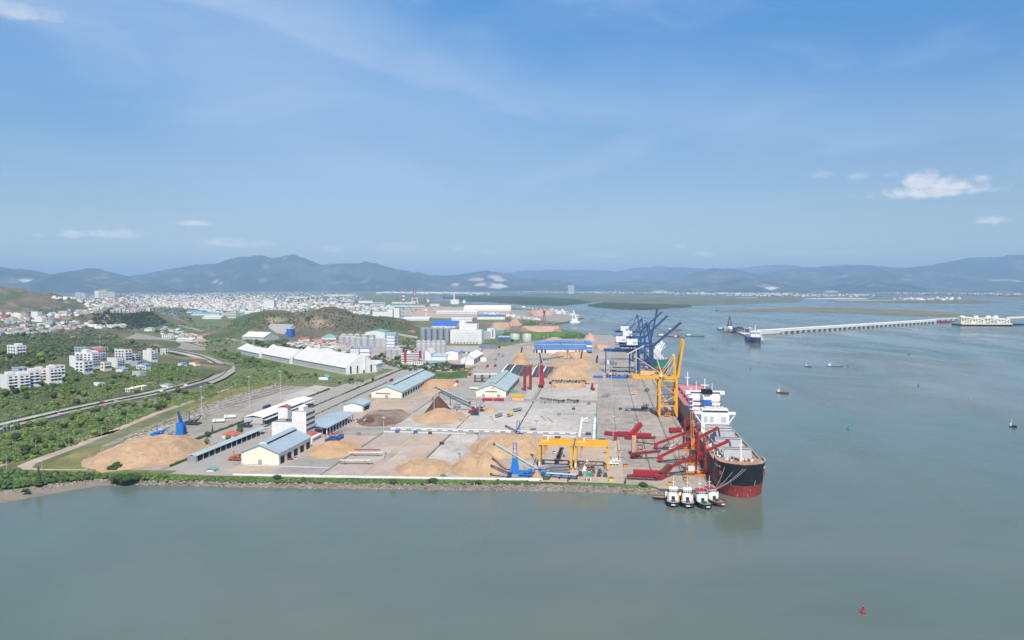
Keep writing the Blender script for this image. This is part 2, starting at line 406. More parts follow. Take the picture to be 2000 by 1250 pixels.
def npmesh(name, V, Fc, m, kind=None, tone=None, smooth=False, parent=None):
    me = bpy.data.meshes.new(name)
    V = np.ascontiguousarray(V, dtype=np.float32); Fc = np.ascontiguousarray(Fc, dtype=np.int32); k = Fc.shape[1]
    me.vertices.add(len(V)); me.vertices.foreach_set('co', V.ravel())
    me.loops.add(Fc.size); me.loops.foreach_set('vertex_index', Fc.ravel())
    me.polygons.add(len(Fc)); me.polygons.foreach_set('loop_start', np.arange(0, Fc.size, k, dtype=np.int32)); me.polygons.foreach_set('loop_total', np.full(len(Fc), k, np.int32))
    me.update(calc_edges=True)
    if smooth: me.polygons.foreach_set('use_smooth', np.ones(len(Fc), bool))
    if tone is not None:
        ca = me.color_attributes.new('tone', 'FLOAT_COLOR', 'POINT')
        ca.data.foreach_set('color', np.ascontiguousarray(np.c_[tone, np.ones(len(V))], dtype=np.float32).ravel())
    me.materials.append(MATS[m])
    o = bpy.data.objects.new(name, me); col.objects.link(o)
    if kind: o['kind'] = kind
    if parent is not None: o.parent = parent
    return o
def tag(o, label=None, cat=None, group=None, kind=None):
    if label: o['label'] = label
    if cat: o['category'] = cat
    if group: o['group'] = group
    if kind: o['kind'] = kind
    return o
def thing(name, label, cat, loc, rz=0.0, group=None):
    o = bpy.data.objects.new(name, None); col.objects.link(o)
    o.empty_display_size = .5
    o.location = loc; o.rotation_euler = (0, 0, rz)
    return tag(o, label, cat, group)
def dup(root, loc, rz=None, label=None, group=None, s=None):
    def cp(o, parent):
        c = o.copy(); col.objects.link(c)
        if parent is not None: c.parent = parent
        for ch in kids.get(o.name, ()): cp(ch, c)
        return c
    kids = KIDS.get(root.name)
    if kids is None:
        kids = {}
        def walk(o):
            kids[o.name] = list(o.children)
            for ch in o.children: walk(ch)
        walk(root); KIDS[root.name] = kids
    r = cp(root, None); r.location = loc
    if rz is not None: r.rotation_euler = (0, 0, rz)
    if s is not None: r.scale = (s, s, s)
    if label: r['label'] = label
    if group: r['group'] = group
    return r
KIDS = {}
def sheet(name, pts, z, m, kind='structure', parent=None):
    """flat ground sheet over a world outline"""
    tri = tessellate_polygon([[Vector((p[0], p[1], 0)) for p in pts]])
    mb = MB(); vs = [(p[0], p[1], z) for p in pts]
    fs = []
    for a, b, c in tri:
        A, B, C = pts[a], pts[b], pts[c]
        cr = (B[0] - A[0]) * (C[1] - A[1]) - (B[1] - A[1]) * (C[0] - A[0])
        fs.append((a, b, c) if cr > 0 else (c, b, a))
    mb.add(vs, fs)
    return mb.build(name, m, parent, kind=kind)
def pxs(pts, z=LAND): return [G(x, y, z) for x, y in pts]
def uvrect(u0, u1, v0, v1): return [W(u0, v0)[:2], W(u1, v0)[:2], W(u1, v1)[:2], W(u0, v1)[:2]]
def resample(pts, step):
    pts = [Vector(p) for p in pts]; out = [pts[0].copy()]
    for a, b in zip(pts, pts[1:]):
        n = max(1, int((b - a).length / step))
        for k in range(1, n + 1): out.append(a.lerp(b, k / n))
    return out
def smoothline(pts, it=3):
    pts = [Vector(p) for p in pts]
    for _ in range(it):
        q = [pts[0]]
        for a, b in zip(pts, pts[1:]): q += [a.lerp(b, .25), a.lerp(b, .75)]
        pts = q + [pts[-1]]
    return pts
def ribbon(name, pts, wd, m, dz=.02, kind='structure', off=0.0, th=0.0, parent=None):
    """strip of width wd along 3-D points; off shifts it sideways"""
    pts = [Vector(p) for p in pts]; mb = MB(); vs = []
    for i, p in enumerate(pts):
        d = (pts[min(i + 1, len(pts) - 1)] - pts[max(i - 1, 0)]); d.z = 0; d.normalize()
        n = Vector((d.y, -d.x, 0))
        for s in (-1, 1): vs.append(p + n * (off + s * wd / 2) + Vector((0, 0, dz)))
    fs = [(2 * i, 2 * i + 1, 2 * i + 3, 2 * i + 2) for i in range(len(pts) - 1)]
    mb.add(vs, fs)
    if th:
        o = len(mb.v); mb.add([(v[0], v[1], v[2] - th) for v in vs], [])
        for i in range(len(pts) - 1):
            mb.f.append((2 * i, 2 * i + 2, o + 2 * i + 2, o + 2 * i)); mb.f.append((2 * i + 3, 2 * i + 1, o + 2 * i + 1, o + 2 * i + 3))
    return mb.build(name, m, parent, kind=kind)
HAZE = 6.8e-5
# ================================================================ WATER
wm = bpy.data.materials.new('harbour_water'); wm.use_nodes = True
t = wm.node_tree; p = t.nodes['Principled BSDF']; geo = t.nodes.new('ShaderNodeNewGeometry')
def wn(scale, det=4, ro=.55, dist=0.0, sx=1, sy=1):
    mp = t.nodes.new('ShaderNodeMapping'); mp.inputs['Scale'].default_value = (sx, sy, 1); t.links.new(geo.outputs['Position'], mp.inputs[0])
    n = t.nodes.new('ShaderNodeTexNoise'); n.inputs['Scale'].default_value = scale; n.inputs['Detail'].default_value = det; n.inputs['Roughness'].default_value = ro; n.inputs['Distortion'].default_value = dist
    t.links.new(mp.outputs[0], n.inputs['Vector']); return n.outputs['Fac']
def wr(x, lo, hi, a=0., b=1.):
    n = t.nodes.new('ShaderNodeMapRange'); t.links.new(x, n.inputs[0])
    for i, q in enumerate((lo, hi, a, b)): n.inputs[i + 1].default_value = q
    return n.outputs[0]
def wmix(f, a, b):
    n = t.nodes.new('ShaderNodeMix'); n.data_type = 'RGBA'
    for s, x in (('Factor', f), ('A', a), ('B', b)):
        if isinstance(x, tuple): n.inputs[s].default_value = (*x, 1)
        else: t.links.new(x, n.inputs[s])
    return n.outputs['Result']
silt = wr(wn(.0028, 6, .6, .8), .40, .62)
c = wmix(silt, (.098, .134, .106), (.148, .155, .128))
c = wmix(wr(wn(.011, 5, .6, 1.2, 1, .45), .46, .72, 0, .9), c, (.112, .155, .125))
t.links.new(c, p.inputs['Base Color'])
p.inputs['IOR'].default_value = 1.333; p.inputs['Specular IOR Level'].default_value = .5
t.links.new(wr(wn(.005, 6, .62, 1.8, 1, .3), .38, .66, .10, .34), p.inputs['Roughness'])
b1 = t.nodes.new('ShaderNodeBump'); b1.inputs['Strength'].default_value = .22; b1.inputs['Distance'].default_value = .25
t.links.new(wn(.33, 5, .6, .2, 1, 1.5), b1.inputs['Height'])
b2 = t.nodes.new('ShaderNodeBump'); b2.inputs['Strength'].default_value = .14; b2.inputs['Distance'].default_value = 1.0
t.links.new(wn(.06, 3, .5, .6, 1, 1.7), b2.inputs['Height']); t.links.new(b1.outputs[0], b2.inputs['Normal'])
t.links.new(b2.outputs[0], p.inputs['Normal'])
MATS['harbour_water'] = wm
mb = MB(); mb.add([(-42000, -1500, 0), (42000, -1500, 0), (42000, 46000, 0), (-42000, 46000, 0)], [(0, 1, 2, 3)])
mb.build('water', 'harbour_water', kind='structure')

# ================================================================ GROUND
EDGE_T = [(-220, 945), (-100, 930), (0, 917), (60, 917), (190, 924), (330, 925), (455, 929), (600, 932), (800, 935), (1000, 938), (1060, 939), (1215, 943), (1293, 953)]   # top of the sea bank
EDGE_R = [(-220, 985), (-100, 972), (0, 960), (70, 949), (130, 943), (190, 936), (250, 938), (330, 940), (455, 941), (600, 943), (800, 945), (1000, 946), (1150, 948), (1297, 957)]  # top of the stones
EDGE_W = [(-220, 1030), (-100, 1004), (0, 988), (60, 976), (130, 963), (180, 952), (250, 946), (330, 949), (400, 950), (600, 955), (800, 957), (1000, 959), (1150, 962), (1297, 968)]  # water line
BAY = [(1231, 657), (1200, 654.5), (1165, 652), (1130, 649), (1105, 644), (1088, 638.5), (1080, 633.5), (1098, 630.5), (1118, 627), (1130, 622.5), (1140, 620.5), (1122, 615), (1095, 608.5), (1040, 604.5), (1000, 600), (985, 597), (940, 595), (905, 592.5), (875, 589), (845, 588.2), (838, 585.5), (860, 582.5), (800, 582.0), (760, 582.6), (735, 581.2), (800, 579.3), (880, 578.0), (960, 576.5)]
coast = pxs(EDGE_T) + [W(-33, 0)[:2], W(-.6, 0)[:2], W(-.6, 1256)[:2]] + pxs(BAY[1:])
gp = [(-2600, 300)] + coast + [G(1010, 569.5), G(1010, 565.5), G(-900, 565.5), (-6000, 5000)]
ground = sheet('ground', gp, LAND - .06, 'ground_cover')
# vertical bank below the ground's seaward edge
mb = MB(); e = [Vector((*q, 0)) for q in coast]
for a, b in zip(e, e[1:]): mb.add([(a.x, a.y, -2), (b.x, b.y, -2), (b.x, b.y, LAND - .06), (a.x, a.y, LAND - .06)], [(0, 1, 2, 3)])
mb.build('terrain_bank', 'mud', kind='structure')
# hills over the ground sheet
th = np.linspace(-.78, .02, 330); rr = 560 * (5200 / 560) ** (np.linspace(0, 1, 330))
A, B = np.meshgrid(th, rr); X = B * np.tan(A); Y = B.copy()
hr = hill_raw(X, Y); Z = height(X, Y)
nz = fbm(X / 30., Y / 30., 3, 11) - .45
Z = np.where(hr > .3, Z + nz * np.clip(hr * .12, 0, 3.2), LAND - .6)
n = len(th); idx = np.arange(len(rr) * n).reshape(len(rr), n)
Fq = np.stack([idx[:-1, :-1], idx[:-1, 1:], idx[1:, 1:], idx[1:, :-1]], -1).reshape(-1, 4)
keep = (hr.ravel()[Fq] > .3).any(1)
Fq = Fq[keep]
g1 = fbm(X / 130., Y / 130., 5, 21); g2 = fbm(X / 38., Y / 38., 4, 31)
green = np.array([.088, .112, .046]); dry = np.array([.15, .128, .078]); bare = np.array([.33, .235, .16]); dark = np.array([.036, .055, .022])
T = green + (dry - green) * np.clip((g1 - .42) / .14, 0, 1)[..., None]
T = T + (bare - T) * (np.clip((g2 - .60) / .06, 0, 1) * np.clip((g1 - .40) / .1, 0, 1) * .8)[..., None]
# photo-true soils: the scrubby middle hill, its two bare cuts, the dark wooded knoll, the earthy slope in the west
PX = 1000 + FPX * X / Y
def blob(cx, cy, rx, ry): return np.clip(1.6 - 1.6 * np.sqrt(((PX - cx) / rx) ** 2 + ((Y - cy) / ry) ** 2) + (g2 - .5) * 2.2, 0, 1)[..., None]
T = T + (np.array([.13, .112, .08]) - T) * (blob(655, 1700, 120, 170) * .7)
T = T + (bare * 1.15 - T) * (blob(540, 1760, 24, 55) * .9)
T = T + (bare - T) * (blob(625, 1690, 26, 40) * .8) + 0
T = T + (bare - T) * (blob(440, 1770, 14, 40) * .7)
T = T + (dark - T) * (blob(258, 2080, 60, 160) * .95)
T = T + (np.array([.27, .19, .125]) - T) * (blob(20, 2480, 90, 130) * .75)
T = T + (bare - T) * (blob(205, 2010, 14, 60) * .8)
T = T + (green * .9 - T) * (blob(200, 900, 200, 160) * .8)
T = T + (bare * 1.1 - T) * (blob(18, 672, 34, 28) * 1.0)
T = T + (np.array([.20, .15, .11]) - T) * (blob(152, 745, 45, 30) * .8)
npmesh('hills', np.stack([X, Y, Z], -1).reshape(-1, 3), Fq, 'hill_soil', 'structure', T.reshape(-1, 3))

# ================================================================ FAR SHORE, FLATS, MOUNTAINS
def flat(name, pts, z, m, wob=14, kind='structure'):
    P = resample([(*G(x, y, z), 0) for x, y in pts + pts[:1]], 60)[:-1]
    q = []
    for v in P:
        d = math.hypot(v.x, v.y); k = 1 + (mnoise.noise(Vector((v.x / 160, v.y / 400, z))) * wob) / d * 8
        q.append((v.x * k, v.y * k))
    return q
def flat_sheet(name, pts, z, m, wob=10): return sheet(name, flat(name, pts, z, m, wob), z, m)
flat_sheet('tidal_flat', [(985, 575), (1120, 574.5), (1560, 576), (1575, 582), (1560, 590.5), (1500, 591.5), (1440, 594), (1350, 597), (1250, 593), (1180, 590), (1100, 589), (1000, 584), (900, 583), (880, 579)], .7, 'flat_green', 4)
flat_sheet('far_shore', [(940, 574.5), (1300, 575), (1700, 577.5), (2050, 579), (2900, 579), (2600, 564.5), (900, 564.5)], 1.0, 'far_ground', 4)
flat_sheet('sandbar', [(1395, 608.5), (1430, 605), (1500, 602.5), (1560, 601), (1640, 601), (1720, 602.5), (1790, 605.5), (1850, 610), (1900, 615), (1930, 618), (1870, 619), (1800, 616.5), (1720, 613.5), (1640, 610.5), (1550, 609), (1470, 609)], .6, 'flat_brown', 5)
flat_sheet('tidal_flat', [(1590, 584), (1700, 582), (1900, 585), (1960, 590), (1900, 593), (1760, 592), (1640, 590)], .7, 'flat_green', 4)
flat_sheet('tidal_flat', [(1610, 577), (1760, 577.4), (2000, 580), (2150, 583), (2100, 587), (1940, 583.5), (1790, 580.5), (1650, 580)], .75, 'flat_brown', 3)
flat_sheet('sand_field', [(735, 570.6), (850, 570.3), (960, 572), (955, 573.2), (900, 573.4), (800, 572.9), (735, 572.2)], LAND + .3, 'pale_sand', 1)
flat_sheet('sand_field', [(1560, 583.2), (1640, 582.6), (1700, 583), (1690, 584.2), (1600, 584.3)], 1.4, 'pale_sand', 1)
flat_sheet('sand_field', [(1620, 586), (1750, 585.4), (1780, 586.5), (1700, 587.6), (1640, 587.6)], 1.4, 'pink_concrete', 1)
flat_sheet('pond', [(300, 612.5), (345, 611), (352, 614), (340, 622), (312, 623), (297, 618)], LAND + .02, 'harbour_water', 1)
# fields, fish ponds and bare strips of the far lowland
rq = np.random.RandomState(77)
for k in range(46):
    cx = rq.uniform(1010, 2020); cy = rq.uniform(573.5, 583 if cx < 1560 else 581) ; hw_ = rq.uniform(14, 60); hh_ = rq.uniform(.22, .75)
    m_ = ('flat_green', 'flat_brown', 'mangrove', 'pale_sand', 'harbour_water', 'flat_brown', 'mangrove')[k % 7]
    nm_ = {'pale_sand': 'sand_field', 'harbour_water': 'pond', 'mangrove': 'field'}.get(m_, 'field')
    if m_ == 'pale_sand': hw_ *= .5; hh_ *= .6
    pts_ = [(cx + hw_ * math.cos(t_) * rq.uniform(.7, 1.1), cy + hh_ * math.sin(t_) * rq.uniform(.7, 1.1)) for t_ in np.linspace(0, 6.283, 9)[:-1]]
    sheet(nm_, [G(*q_, 1.2) for q_ in pts_], 1.3 + .02 * k, m_)
# mangrove belts: raised canopies with ragged edges
def canopy(name, pts, h, m, nseed, label=None):
    q = [Vector((*p, 0)) for p in flat(name, pts, .5, m, 6)]
    xs = [p.x for p in q]; ys = [p.y for p in q]
    nx, ny = 170, 60
    gx = np.linspace(min(xs), max(xs), nx); gy = np.linspace(min(ys), max(ys), ny)
    Xg, Yg = np.meshgrid(gx, gy)
    ins = np.zeros_like(Xg, bool)
    for a, b in zip(q, q[1:] + q[:1]):
        cnd = (a.y > Yg) != (b.y > Yg)
        with np.errstate(divide='ignore', invalid='ignore'):
            xi = (b.x - a.x) * (Yg - a.y) / (b.y - a.y + 1e-9) + a.x
        ins ^= cnd & (Xg < xi)
    r = np.random.RandomState(nseed)
    Zg = np.where(ins, h * (.6 + .8 * r.rand(ny, nx)), -.8)
    ix = np.arange(nx * ny).reshape(ny, nx)
    Fq = np.stack([ix[:-1, :-1], ix[:-1, 1:], ix[1:, 1:], ix[1:, :-1]], -1).reshape(-1, 4)
    Fq = Fq[ins.ravel()[Fq].any(1)]
    return npmesh(name, np.stack([Xg, Yg, Zg], -1).reshape(-1, 3), Fq, m, 'stuff')
o = canopy('mangrove', [(862, 581), (940, 578.5), (1010, 579), (1120, 584), (1155, 591), (1100, 597), (1030, 595.5), (960, 590), (900, 588)], 6, 'mangrove', 1); o['label'] = 'dark mangrove belt across the channel from the shipyard'
o = canopy('mangrove', [(1147, 597), (1180, 592), (1230, 594), (1300, 596), (1348, 597), (1350, 600), (1262, 605), (1210, 604), (1165, 600)], 6, 'mangrove', 2); o['label'] = 'dark mangrove island in the open channel'

def mountain(prof, dist, depth, seed, rough=.3, scar=(), base=0.0, spur=1.0):
    px = np.array([a for a, b in prof], float); py = np.array([b for a, b in prof], float)
    nx = 420; ny = 46
    P = np.linspace(px[0], px[-1], nx)
    # smooth the profile and roughen it
    pr = np.interp(P, px, py)
    k = np.ones(3) / 3; pr = np.convolve(np.pad(pr, 1, 'edge'), k, 'valid')
    pr = pr + (np.abs(fbm(P / 26., P * 0 + seed, 5, seed) - .5) - .1) * 9 + (fbm(P / 7., P * 0 + seed, 3, seed + 2) - .45) * 1.6
    Hr = np.maximum(CAM_H + (HOR - pr) / FPX * dist, 5)
    s = np.linspace(-1.0, 1.15, ny)                    # -1 foot towards us, 0 the ridge, 1 far foot
    Xr = (P - 1000) / FPX * dist
    X = np.repeat(Xr[None], ny, 0) + s[:, None] * 0
    Y = dist + s[:, None] * depth + 0 * X
    sp = (.5 - 2.2 * np.abs(fbm(X / (depth * .36), Y / (depth * 1.1), 5, seed + 5) - .48)) * .8 - .12
    fall = np.clip(1 - np.abs(s), 0, 1)[:, None]
    env = fall ** (.85) * (1 + spur * sp * (1 - fall) * 2.4)
    Z = Hr[None] * np.clip(env, 0, 1.0)
    Z += (fbm(X / 220., Y / 220., 4, seed + 9) - .47) * 90 * rough * fall * (1 - fall * .85) * 2
    Z = np.where(fall > 0, Z, -40) - base
    Z[0] = -20
    ix = np.arange(nx * ny).reshape(ny, nx)
    Fq = np.stack([ix[:-1, :-1], ix[:-1, 1:], ix[1:, 1:], ix[1:, :-1]], -1).reshape(-1, 4)
    g = fbm(X / 700., Y / 700., 5, seed + 30); g2 = fbm(X / 240., Y / 240., 4, seed + 31)
    T = np.array([.02, .036, .017]) + (np.array([.068, .078, .045]) - np.array([.02, .036, .017])) * np.clip((g - .44) / .16, 0, 1)[..., None]
    T = T + (np.array([.26, .235, .18]) - T) * (np.clip((g2 - .64) / .05, 0, 1) * .6)[..., None]
    ppx = 1000 + FPX * X / Y; ppy = HOR - (Z - CAM_H) / Y * FPX
    for (cx, cy, rx, ry, c_) in scar:
        mk = np.clip(2.2 - 2.2 * np.sqrt(((ppx - cx) / rx) ** 2 + ((ppy - cy) / ry) ** 2) + (g2 - .5) * 3, 0, 1) * (s[:, None] < .02)
        T = T + (np.array(c_) - T) * mk[..., None]
    return npmesh('mountains', np.stack([X, Y, Z], -1).reshape(-1, 3), Fq, 'mountain', 'structure', T.reshape(-1, 3), smooth=True)
QR = (.52, .40, .30); QW = (.62, .58, .52)
mountain([(-700, 505), (-400, 520), (-100, 524), (0, 521), (60, 527), (100, 535), (130, 532), (172, 524), (200, 526), (240, 541), (262, 546), (310, 553), (380, 562), (430, 570)], 13000, 1500, 3, scar=[(50, 548, 12, 3, QW), (200, 542, 22, 3, (.2, .17, .12))])
mountain([(60, 560), (180, 548), (240, 541), (300, 533), (350, 523), (385, 516), (415, 515.5), (440, 512), (470, 502), (505, 497), (530, 504), (552, 502), (575, 497), (598, 506), (625, 517), (670, 515), (690, 516), (715, 510), (740, 516), (770, 525), (810, 530), (840, 536), (880, 539), (905, 535), (950, 529), (985, 534), (1030, 545), (1090, 548), (1140, 558), (1180, 566), (1220, 574)], 17000, 2400, 7,
         scar=[(930, 546, 20, 4.5, QR), (965, 541, 18, 5, QR), (975, 547, 14, 4, QR), (940, 556, 16, 4, QR), (968, 559, 24, 5, QW), (890, 556, 8, 4, QR), (520, 521, 10, 6, (.24, .21, .16)), (425, 551, 16, 3, QR)])
mountain([(850, 560), (900, 540), (1000, 532), (1060, 526), (1100, 528), (1150, 527), (1200, 530), (1250, 523), (1290, 520), (1330, 522), (1380, 526), (1440, 523), (1485, 519), (1530, 517), (1570, 522), (1610, 521), (1650, 516), (1700, 519), (1745, 521), (1800, 526), (1900, 530), (2100, 520), (2500, 515)], 26000, 4000, 13)
mountain([(1080, 572), (1150, 557), (1200, 552), (1245, 546), (1290, 548), (1330, 540), (1370, 529), (1398, 523), (1440, 527), (1480, 537), (1520, 529), (1560, 524), (1600, 521), (1650, 519), (1690, 518), (1735, 528), (1800, 520), (1830, 519), (1862, 509), (1890, 504), (1930, 503), (1960, 499), (2000, 497), (2080, 494), (2300, 505), (2700, 500)], 18500, 3200, 19,
         scar=[(1960, 551, 26, 5, QW), (1990, 556, 26, 5, QW), (1770, 548, 18, 3, (.3, .27, .22))])
mountain([(1190, 574), (1260, 560), (1330, 563), (1385, 556), (1420, 549), (1450, 544), (1490, 547), (1525, 556), (1560, 563), (1620, 562), (1660, 552), (1700, 545), (1745, 553), (1790, 562), (1850, 566), (1910, 557), (1960, 548), (2010, 552), (2080, 560), (2200, 548)], 14000, 1500, 27, rough=.2,
         scar=[(1505, 563, 14, 3, QW), (1625, 571, 16, 4, QR), (1290, 570, 16, 3, QR)])

# ================================================================ SEA BANK: grassy verge, stones, mud
def shore_strip(name, top, bot, z0, z1, m, rows, kind, amp, step=4.0, sag=0.0):
    def line(pts, z):
        w_ = [Vector((*G(x, y, max(z, 0) if z < 0 else z), z)) for x, y in pts]
        return smoothline(w_, 2)
    a = line(top, z0); b = line(bot, z1)
    def par(pl, n):
        L_ = [0]
        for p_, q_ in zip(pl, pl[1:]): L_.append(L_[-1] + (q_ - p_).length)
        out = []
        for k in range(n):
            s_ = L_[-1] * k / (n - 1)
            j = max(i for i in range(len(L_)) if L_[i] <= s_ + 1e-6); j = min(j, len(pl) - 2)
            out.append(pl[j].lerp(pl[j + 1], (s_ - L_[j]) / max(L_[j + 1] - L_[j], 1e-6)))
        return out
    n = int(sum((q - p).length for p, q in zip(a, a[1:])) / step)
    A_, B_ = par(a, n), par(b, n)
    vs = []
    for j in range(rows + 1):
        f_ = j / rows
        for k in range(n):
            v = A_[k].lerp(B_[k], f_)
            v.z += (R.random() - .5) * amp * (0 if j in (0,) else 1) + sag * math.sin(math.pi * f_)
            vs.append(v)
    fs = [(j * n + k, (j + 1) * n + k, (j + 1) * n + k + 1, j * n + k + 1) for j in range(rows) for k in range(n - 1)]
    mb = MB(); mb.add(vs, fs)
    return mb.build(name, m, kind=kind), A_, B_
verge, VA, VB = shore_strip('grass_verge', EDGE_T, EDGE_R, LAND, 2.0, 'grass_green', 3, 'structure', .5)
mudo, MA, MB_ = shore_strip('shore', EDGE_R, EDGE_W, 1.9, -.5, 'mud', 4, 'structure', .35, 2.5)
# loose stones of the bank
ROCKV = np.array([(-1, -1, -.6), (1, -1, -.5), (1.1, 1, -.6), (-1, .9, -.6), (-.6, -.7, .6), (.7, -.5, .75), (.6, .6, .5), (-.7, .5, .8)], float)
ROCKF = np.array([(3, 2, 1, 0), (4, 5, 6, 7), (0, 1, 5, 4), (1, 2, 6, 5), (2, 3, 7, 6), (3, 0, 4, 7)])
rs = np.random.RandomState(5)
VV = []; FF = []
cnt = 0
for k in range(len(MA) - 1):
    a, b = MA[k], MB_[k]
    px_ = 1000 + FPX * a.x / a.y
    nst = 13 if px_ > 200 else 9
    for _ in range(nst):
        f_ = rs.rand() ** 1.5 * (.95 if px_ > 200 else .30)
        if px_ < 0: f_ *= .5
        q = a.lerp(b, f_) + Vector((rs.rand() * 2.5 - 1.2, rs.rand() * .8 - .4, 0))
        s_ = .28 + .75 * rs.rand() ** 2.2
        an = rs.rand() * 6.28; co, si = math.cos(an), math.sin(an)
        V_ = ROCKV * (1 + .35 * (rs.rand(8, 3) - .5)) * s_ * np.array([1, .8, .8])
        V_ = np.c_[V_[:, 0] * co - V_[:, 1] * si, V_[:, 0] * si + V_[:, 1] * co, V_[:, 2]] + np.array([q.x, q.y, q.z + .1 * s_])
        VV.append(V_); FF.append(ROCKF + 8 * cnt); cnt += 1
o = npmesh('rocks', np.concatenate(VV), np.concatenate(FF), 'rock', 'stuff'); o['label'] = 'broken pale stones along the sea bank'

# ================================================================ QUAY AND YARD
mb = MB()
outl = [(-33, 0), (0, 0), (0, 1257), (-6, 1257), (-6, 6), (-33, 6)]
mb.prism([W(u, v)[:2] for u, v in outl], -2.5, LAND + .02)
mb.build('quay_wall', 'rusty_concrete', kind='structure')
mb = MB()
mb.prism([W(u, v)[:2] for u, v in [(-33, -.05), (.05, -.05), (.05, 1257), (-1.0, 1257), (-1.0, 1.0), (-33, 1.0)]], LAND + .02, LAND + .28)
mb.build('quay_kerb', 'pale_concrete', kind='structure')
# base pavement of the whole port
yard = pxs([(330, 926.5), (455, 930), (600, 933), (800, 936), (1000, 939), (1060, 940), (1215, 944)]) + [W(-50, 6)[:2], W(-.8, 6)[:2], W(-.8, 1256)[:2]] + pxs([(1165, 653.5), (1130, 655), (1060, 664), (985, 676), (960, 690), (935, 712), (912, 730), (880, 742), (806, 741), (800, 716), (738, 708), (735, 718), (770, 722), (690, 752), (640, 779), (560, 826), (470, 868), (400, 896)])
sheet('port_yard', yard, LAND - .03, 'concrete')
sheet('wharf_apron', uvrect(-69, -16, 20, 700), LAND - .01, 'wharf_concrete')
sheet('quay_edge', [W(-16, 6)[:2], W(-1, 6)[:2], W(-1, 1250)[:2], W(-16, 1250)[:2]], LAND - .005, 'rusty_concrete')
sheet('quay_edge', [W(-33, 1)[:2], W(-16.05, 1)[:2], W(-16.05, 20)[:2], W(-45, 20)[:2]], LAND - .012, 'rusty_concrete')
slabs = [((-300, -239, 2, 20), 'yard_dirt'), ((-237, -213, 8, 132), 'pink_concrete'), ((-212, -185, 6, 132), 'yard_dirt'), ((-182.4, -160, 6, 132), 'pale_concrete'), ((-207, -198, 8, 132), 'pink_concrete'), ((-159, -136, 6, 134), 'pink_concrete'), ((-135, -110, 8, 134), 'concrete'), ((-109, -86, 6, 134), 'yard_dirt'), ((-85, -52, 8, 128), 'yard_dirt'),
         ((-237, -184, 153, 290), 'pale_concrete'), ((-183, -134, 155, 297), 'pale_concrete'), ((-133, -70, 158, 300), 'pale_concrete'), ((-133, -70, 316, 440), 'pale_concrete'), ((-296, -240, 153, 296), 'yard_dirt'), ((-262, -240, 300, 440), 'yard_dirt'), ((-296, -240, 24, 120), 'yard_dirt'), ((-146, -137, 318, 440), 'pale_concrete'),
         ((-200, -72, 446, 560), 'yard_dirt'), ((-200, -72, 566, 720), 'concrete'), ((-215, -60, 740, 960), 'yard_dirt')]
for (u0, u1, v0, v1), m_ in slabs:
    sheet('concrete_slab', uvrect(u0, u1, v0, v1), LAND + .01 + .004 * (m_ == 'pink_concrete') + (.008 if u1 - u0 < 12 else 0), m_)
for (u, v0, v1, wd) in [(-238, 4, 134, .9), (-183.4, 6, 134, 1.1), (-109.5, 6, 134, .8), (-85.5, 8, 130, .8), (-238, 152, 300, .7), (-183.5, 154, 300, .9), (-133.6, 156, 302, 1.3), (-70, 160, 300, .7), (-133.5, 314, 440, 1.0), (-34.5, 20, 500, .6), (-15.8, 8, 900, .7), (-3.2, 6, 900, .5), (-54, 60, 300, .4)]:
    mb = MB(); vs = []
    n = int((v1 - v0) / 4)
    for k in range(n + 1):
        v = v0 + (v1 - v0) * k / n; ww = wd * (.55 + .9 * R.random())
        for s_ in (-1, 1): vs.append(W(u + s_ * ww / 2, v, LAND + .026))
    mb.add(vs, [(2 * i, 2 * i + 1, 2 * i + 3, 2 * i + 2) for i in range(n)]); mb.build('drain_channel', 'dark_joint', kind='structure')
# slab joints across the wharf
for v in (50, 96, 142, 188, 262, 330, 398):
    sheet('slab_joint', uvrect(-69, -16, v, v + .5), LAND + .002, 'dark_joint')
# black tyre and oil marks, worn into the concrete (flat stains)
for k in range(170):
    u, v = R.uniform(-130, -18), R.uniform(150, 440) if k % 3 else R.uniform(20, 140)
    if u < -70 and v < 150: continue
    a = R.uniform(.7, 3.4); b = a * R.uniform(.12, .35); an = R.choice((0, 0, math.pi / 2, .2))
    pts = []
    for j in range(9):
        t_ = j / 9 * 6.283; rr_ = R.uniform(.6, 1.1); pts.append((u + a * rr_ * math.cos(t_) * math.cos(an) - b * rr_ * math.sin(t_) * math.sin(an), v + a * rr_ * math.cos(t_) * math.sin(an) + b * rr_ * math.sin(t_) * math.cos(an)))
    sheet('oil_stain', [W(*q)[:2] for q in pts], LAND + .03, 'dark_joint')
# roads
sheet('road', uvrect(-300, -70, 134.5, 151.5), LAND + .004, 'asphalt')
sheet('road', uvrect(-226, -199, 300.5, 900), LAND + .004, 'road_grey')
sheet('road', uvrect(-262, -70, 300.5, 314), LAND + .006, 'asphalt')
sheet('road', uvrect(-341, -305, 3, 900), LAND - .012, 'road_grey')
sheet('road', uvrect(-370, -345, 2, 420), LAND - .012, 'road_grey')
sheet('road', uvrect(-304, -297, 20, 300), LAND + .002, 'asphalt')
sheet('road', uvrect(-270, -239, 6, 52), LAND + .018, 'asphalt')
sheet('road_marking', uvrect(-238, -70, 133.6, 134.4), LAND + .03, 'white_paint')
for (u0, u1, v) in [(-300, -240, 22.3), (-296, -239, 20.8), (-262, -240, 57.2)]:
    sheet('road_marking', uvrect(u0, u1, v, v + .55), LAND + .032, 'white_paint')
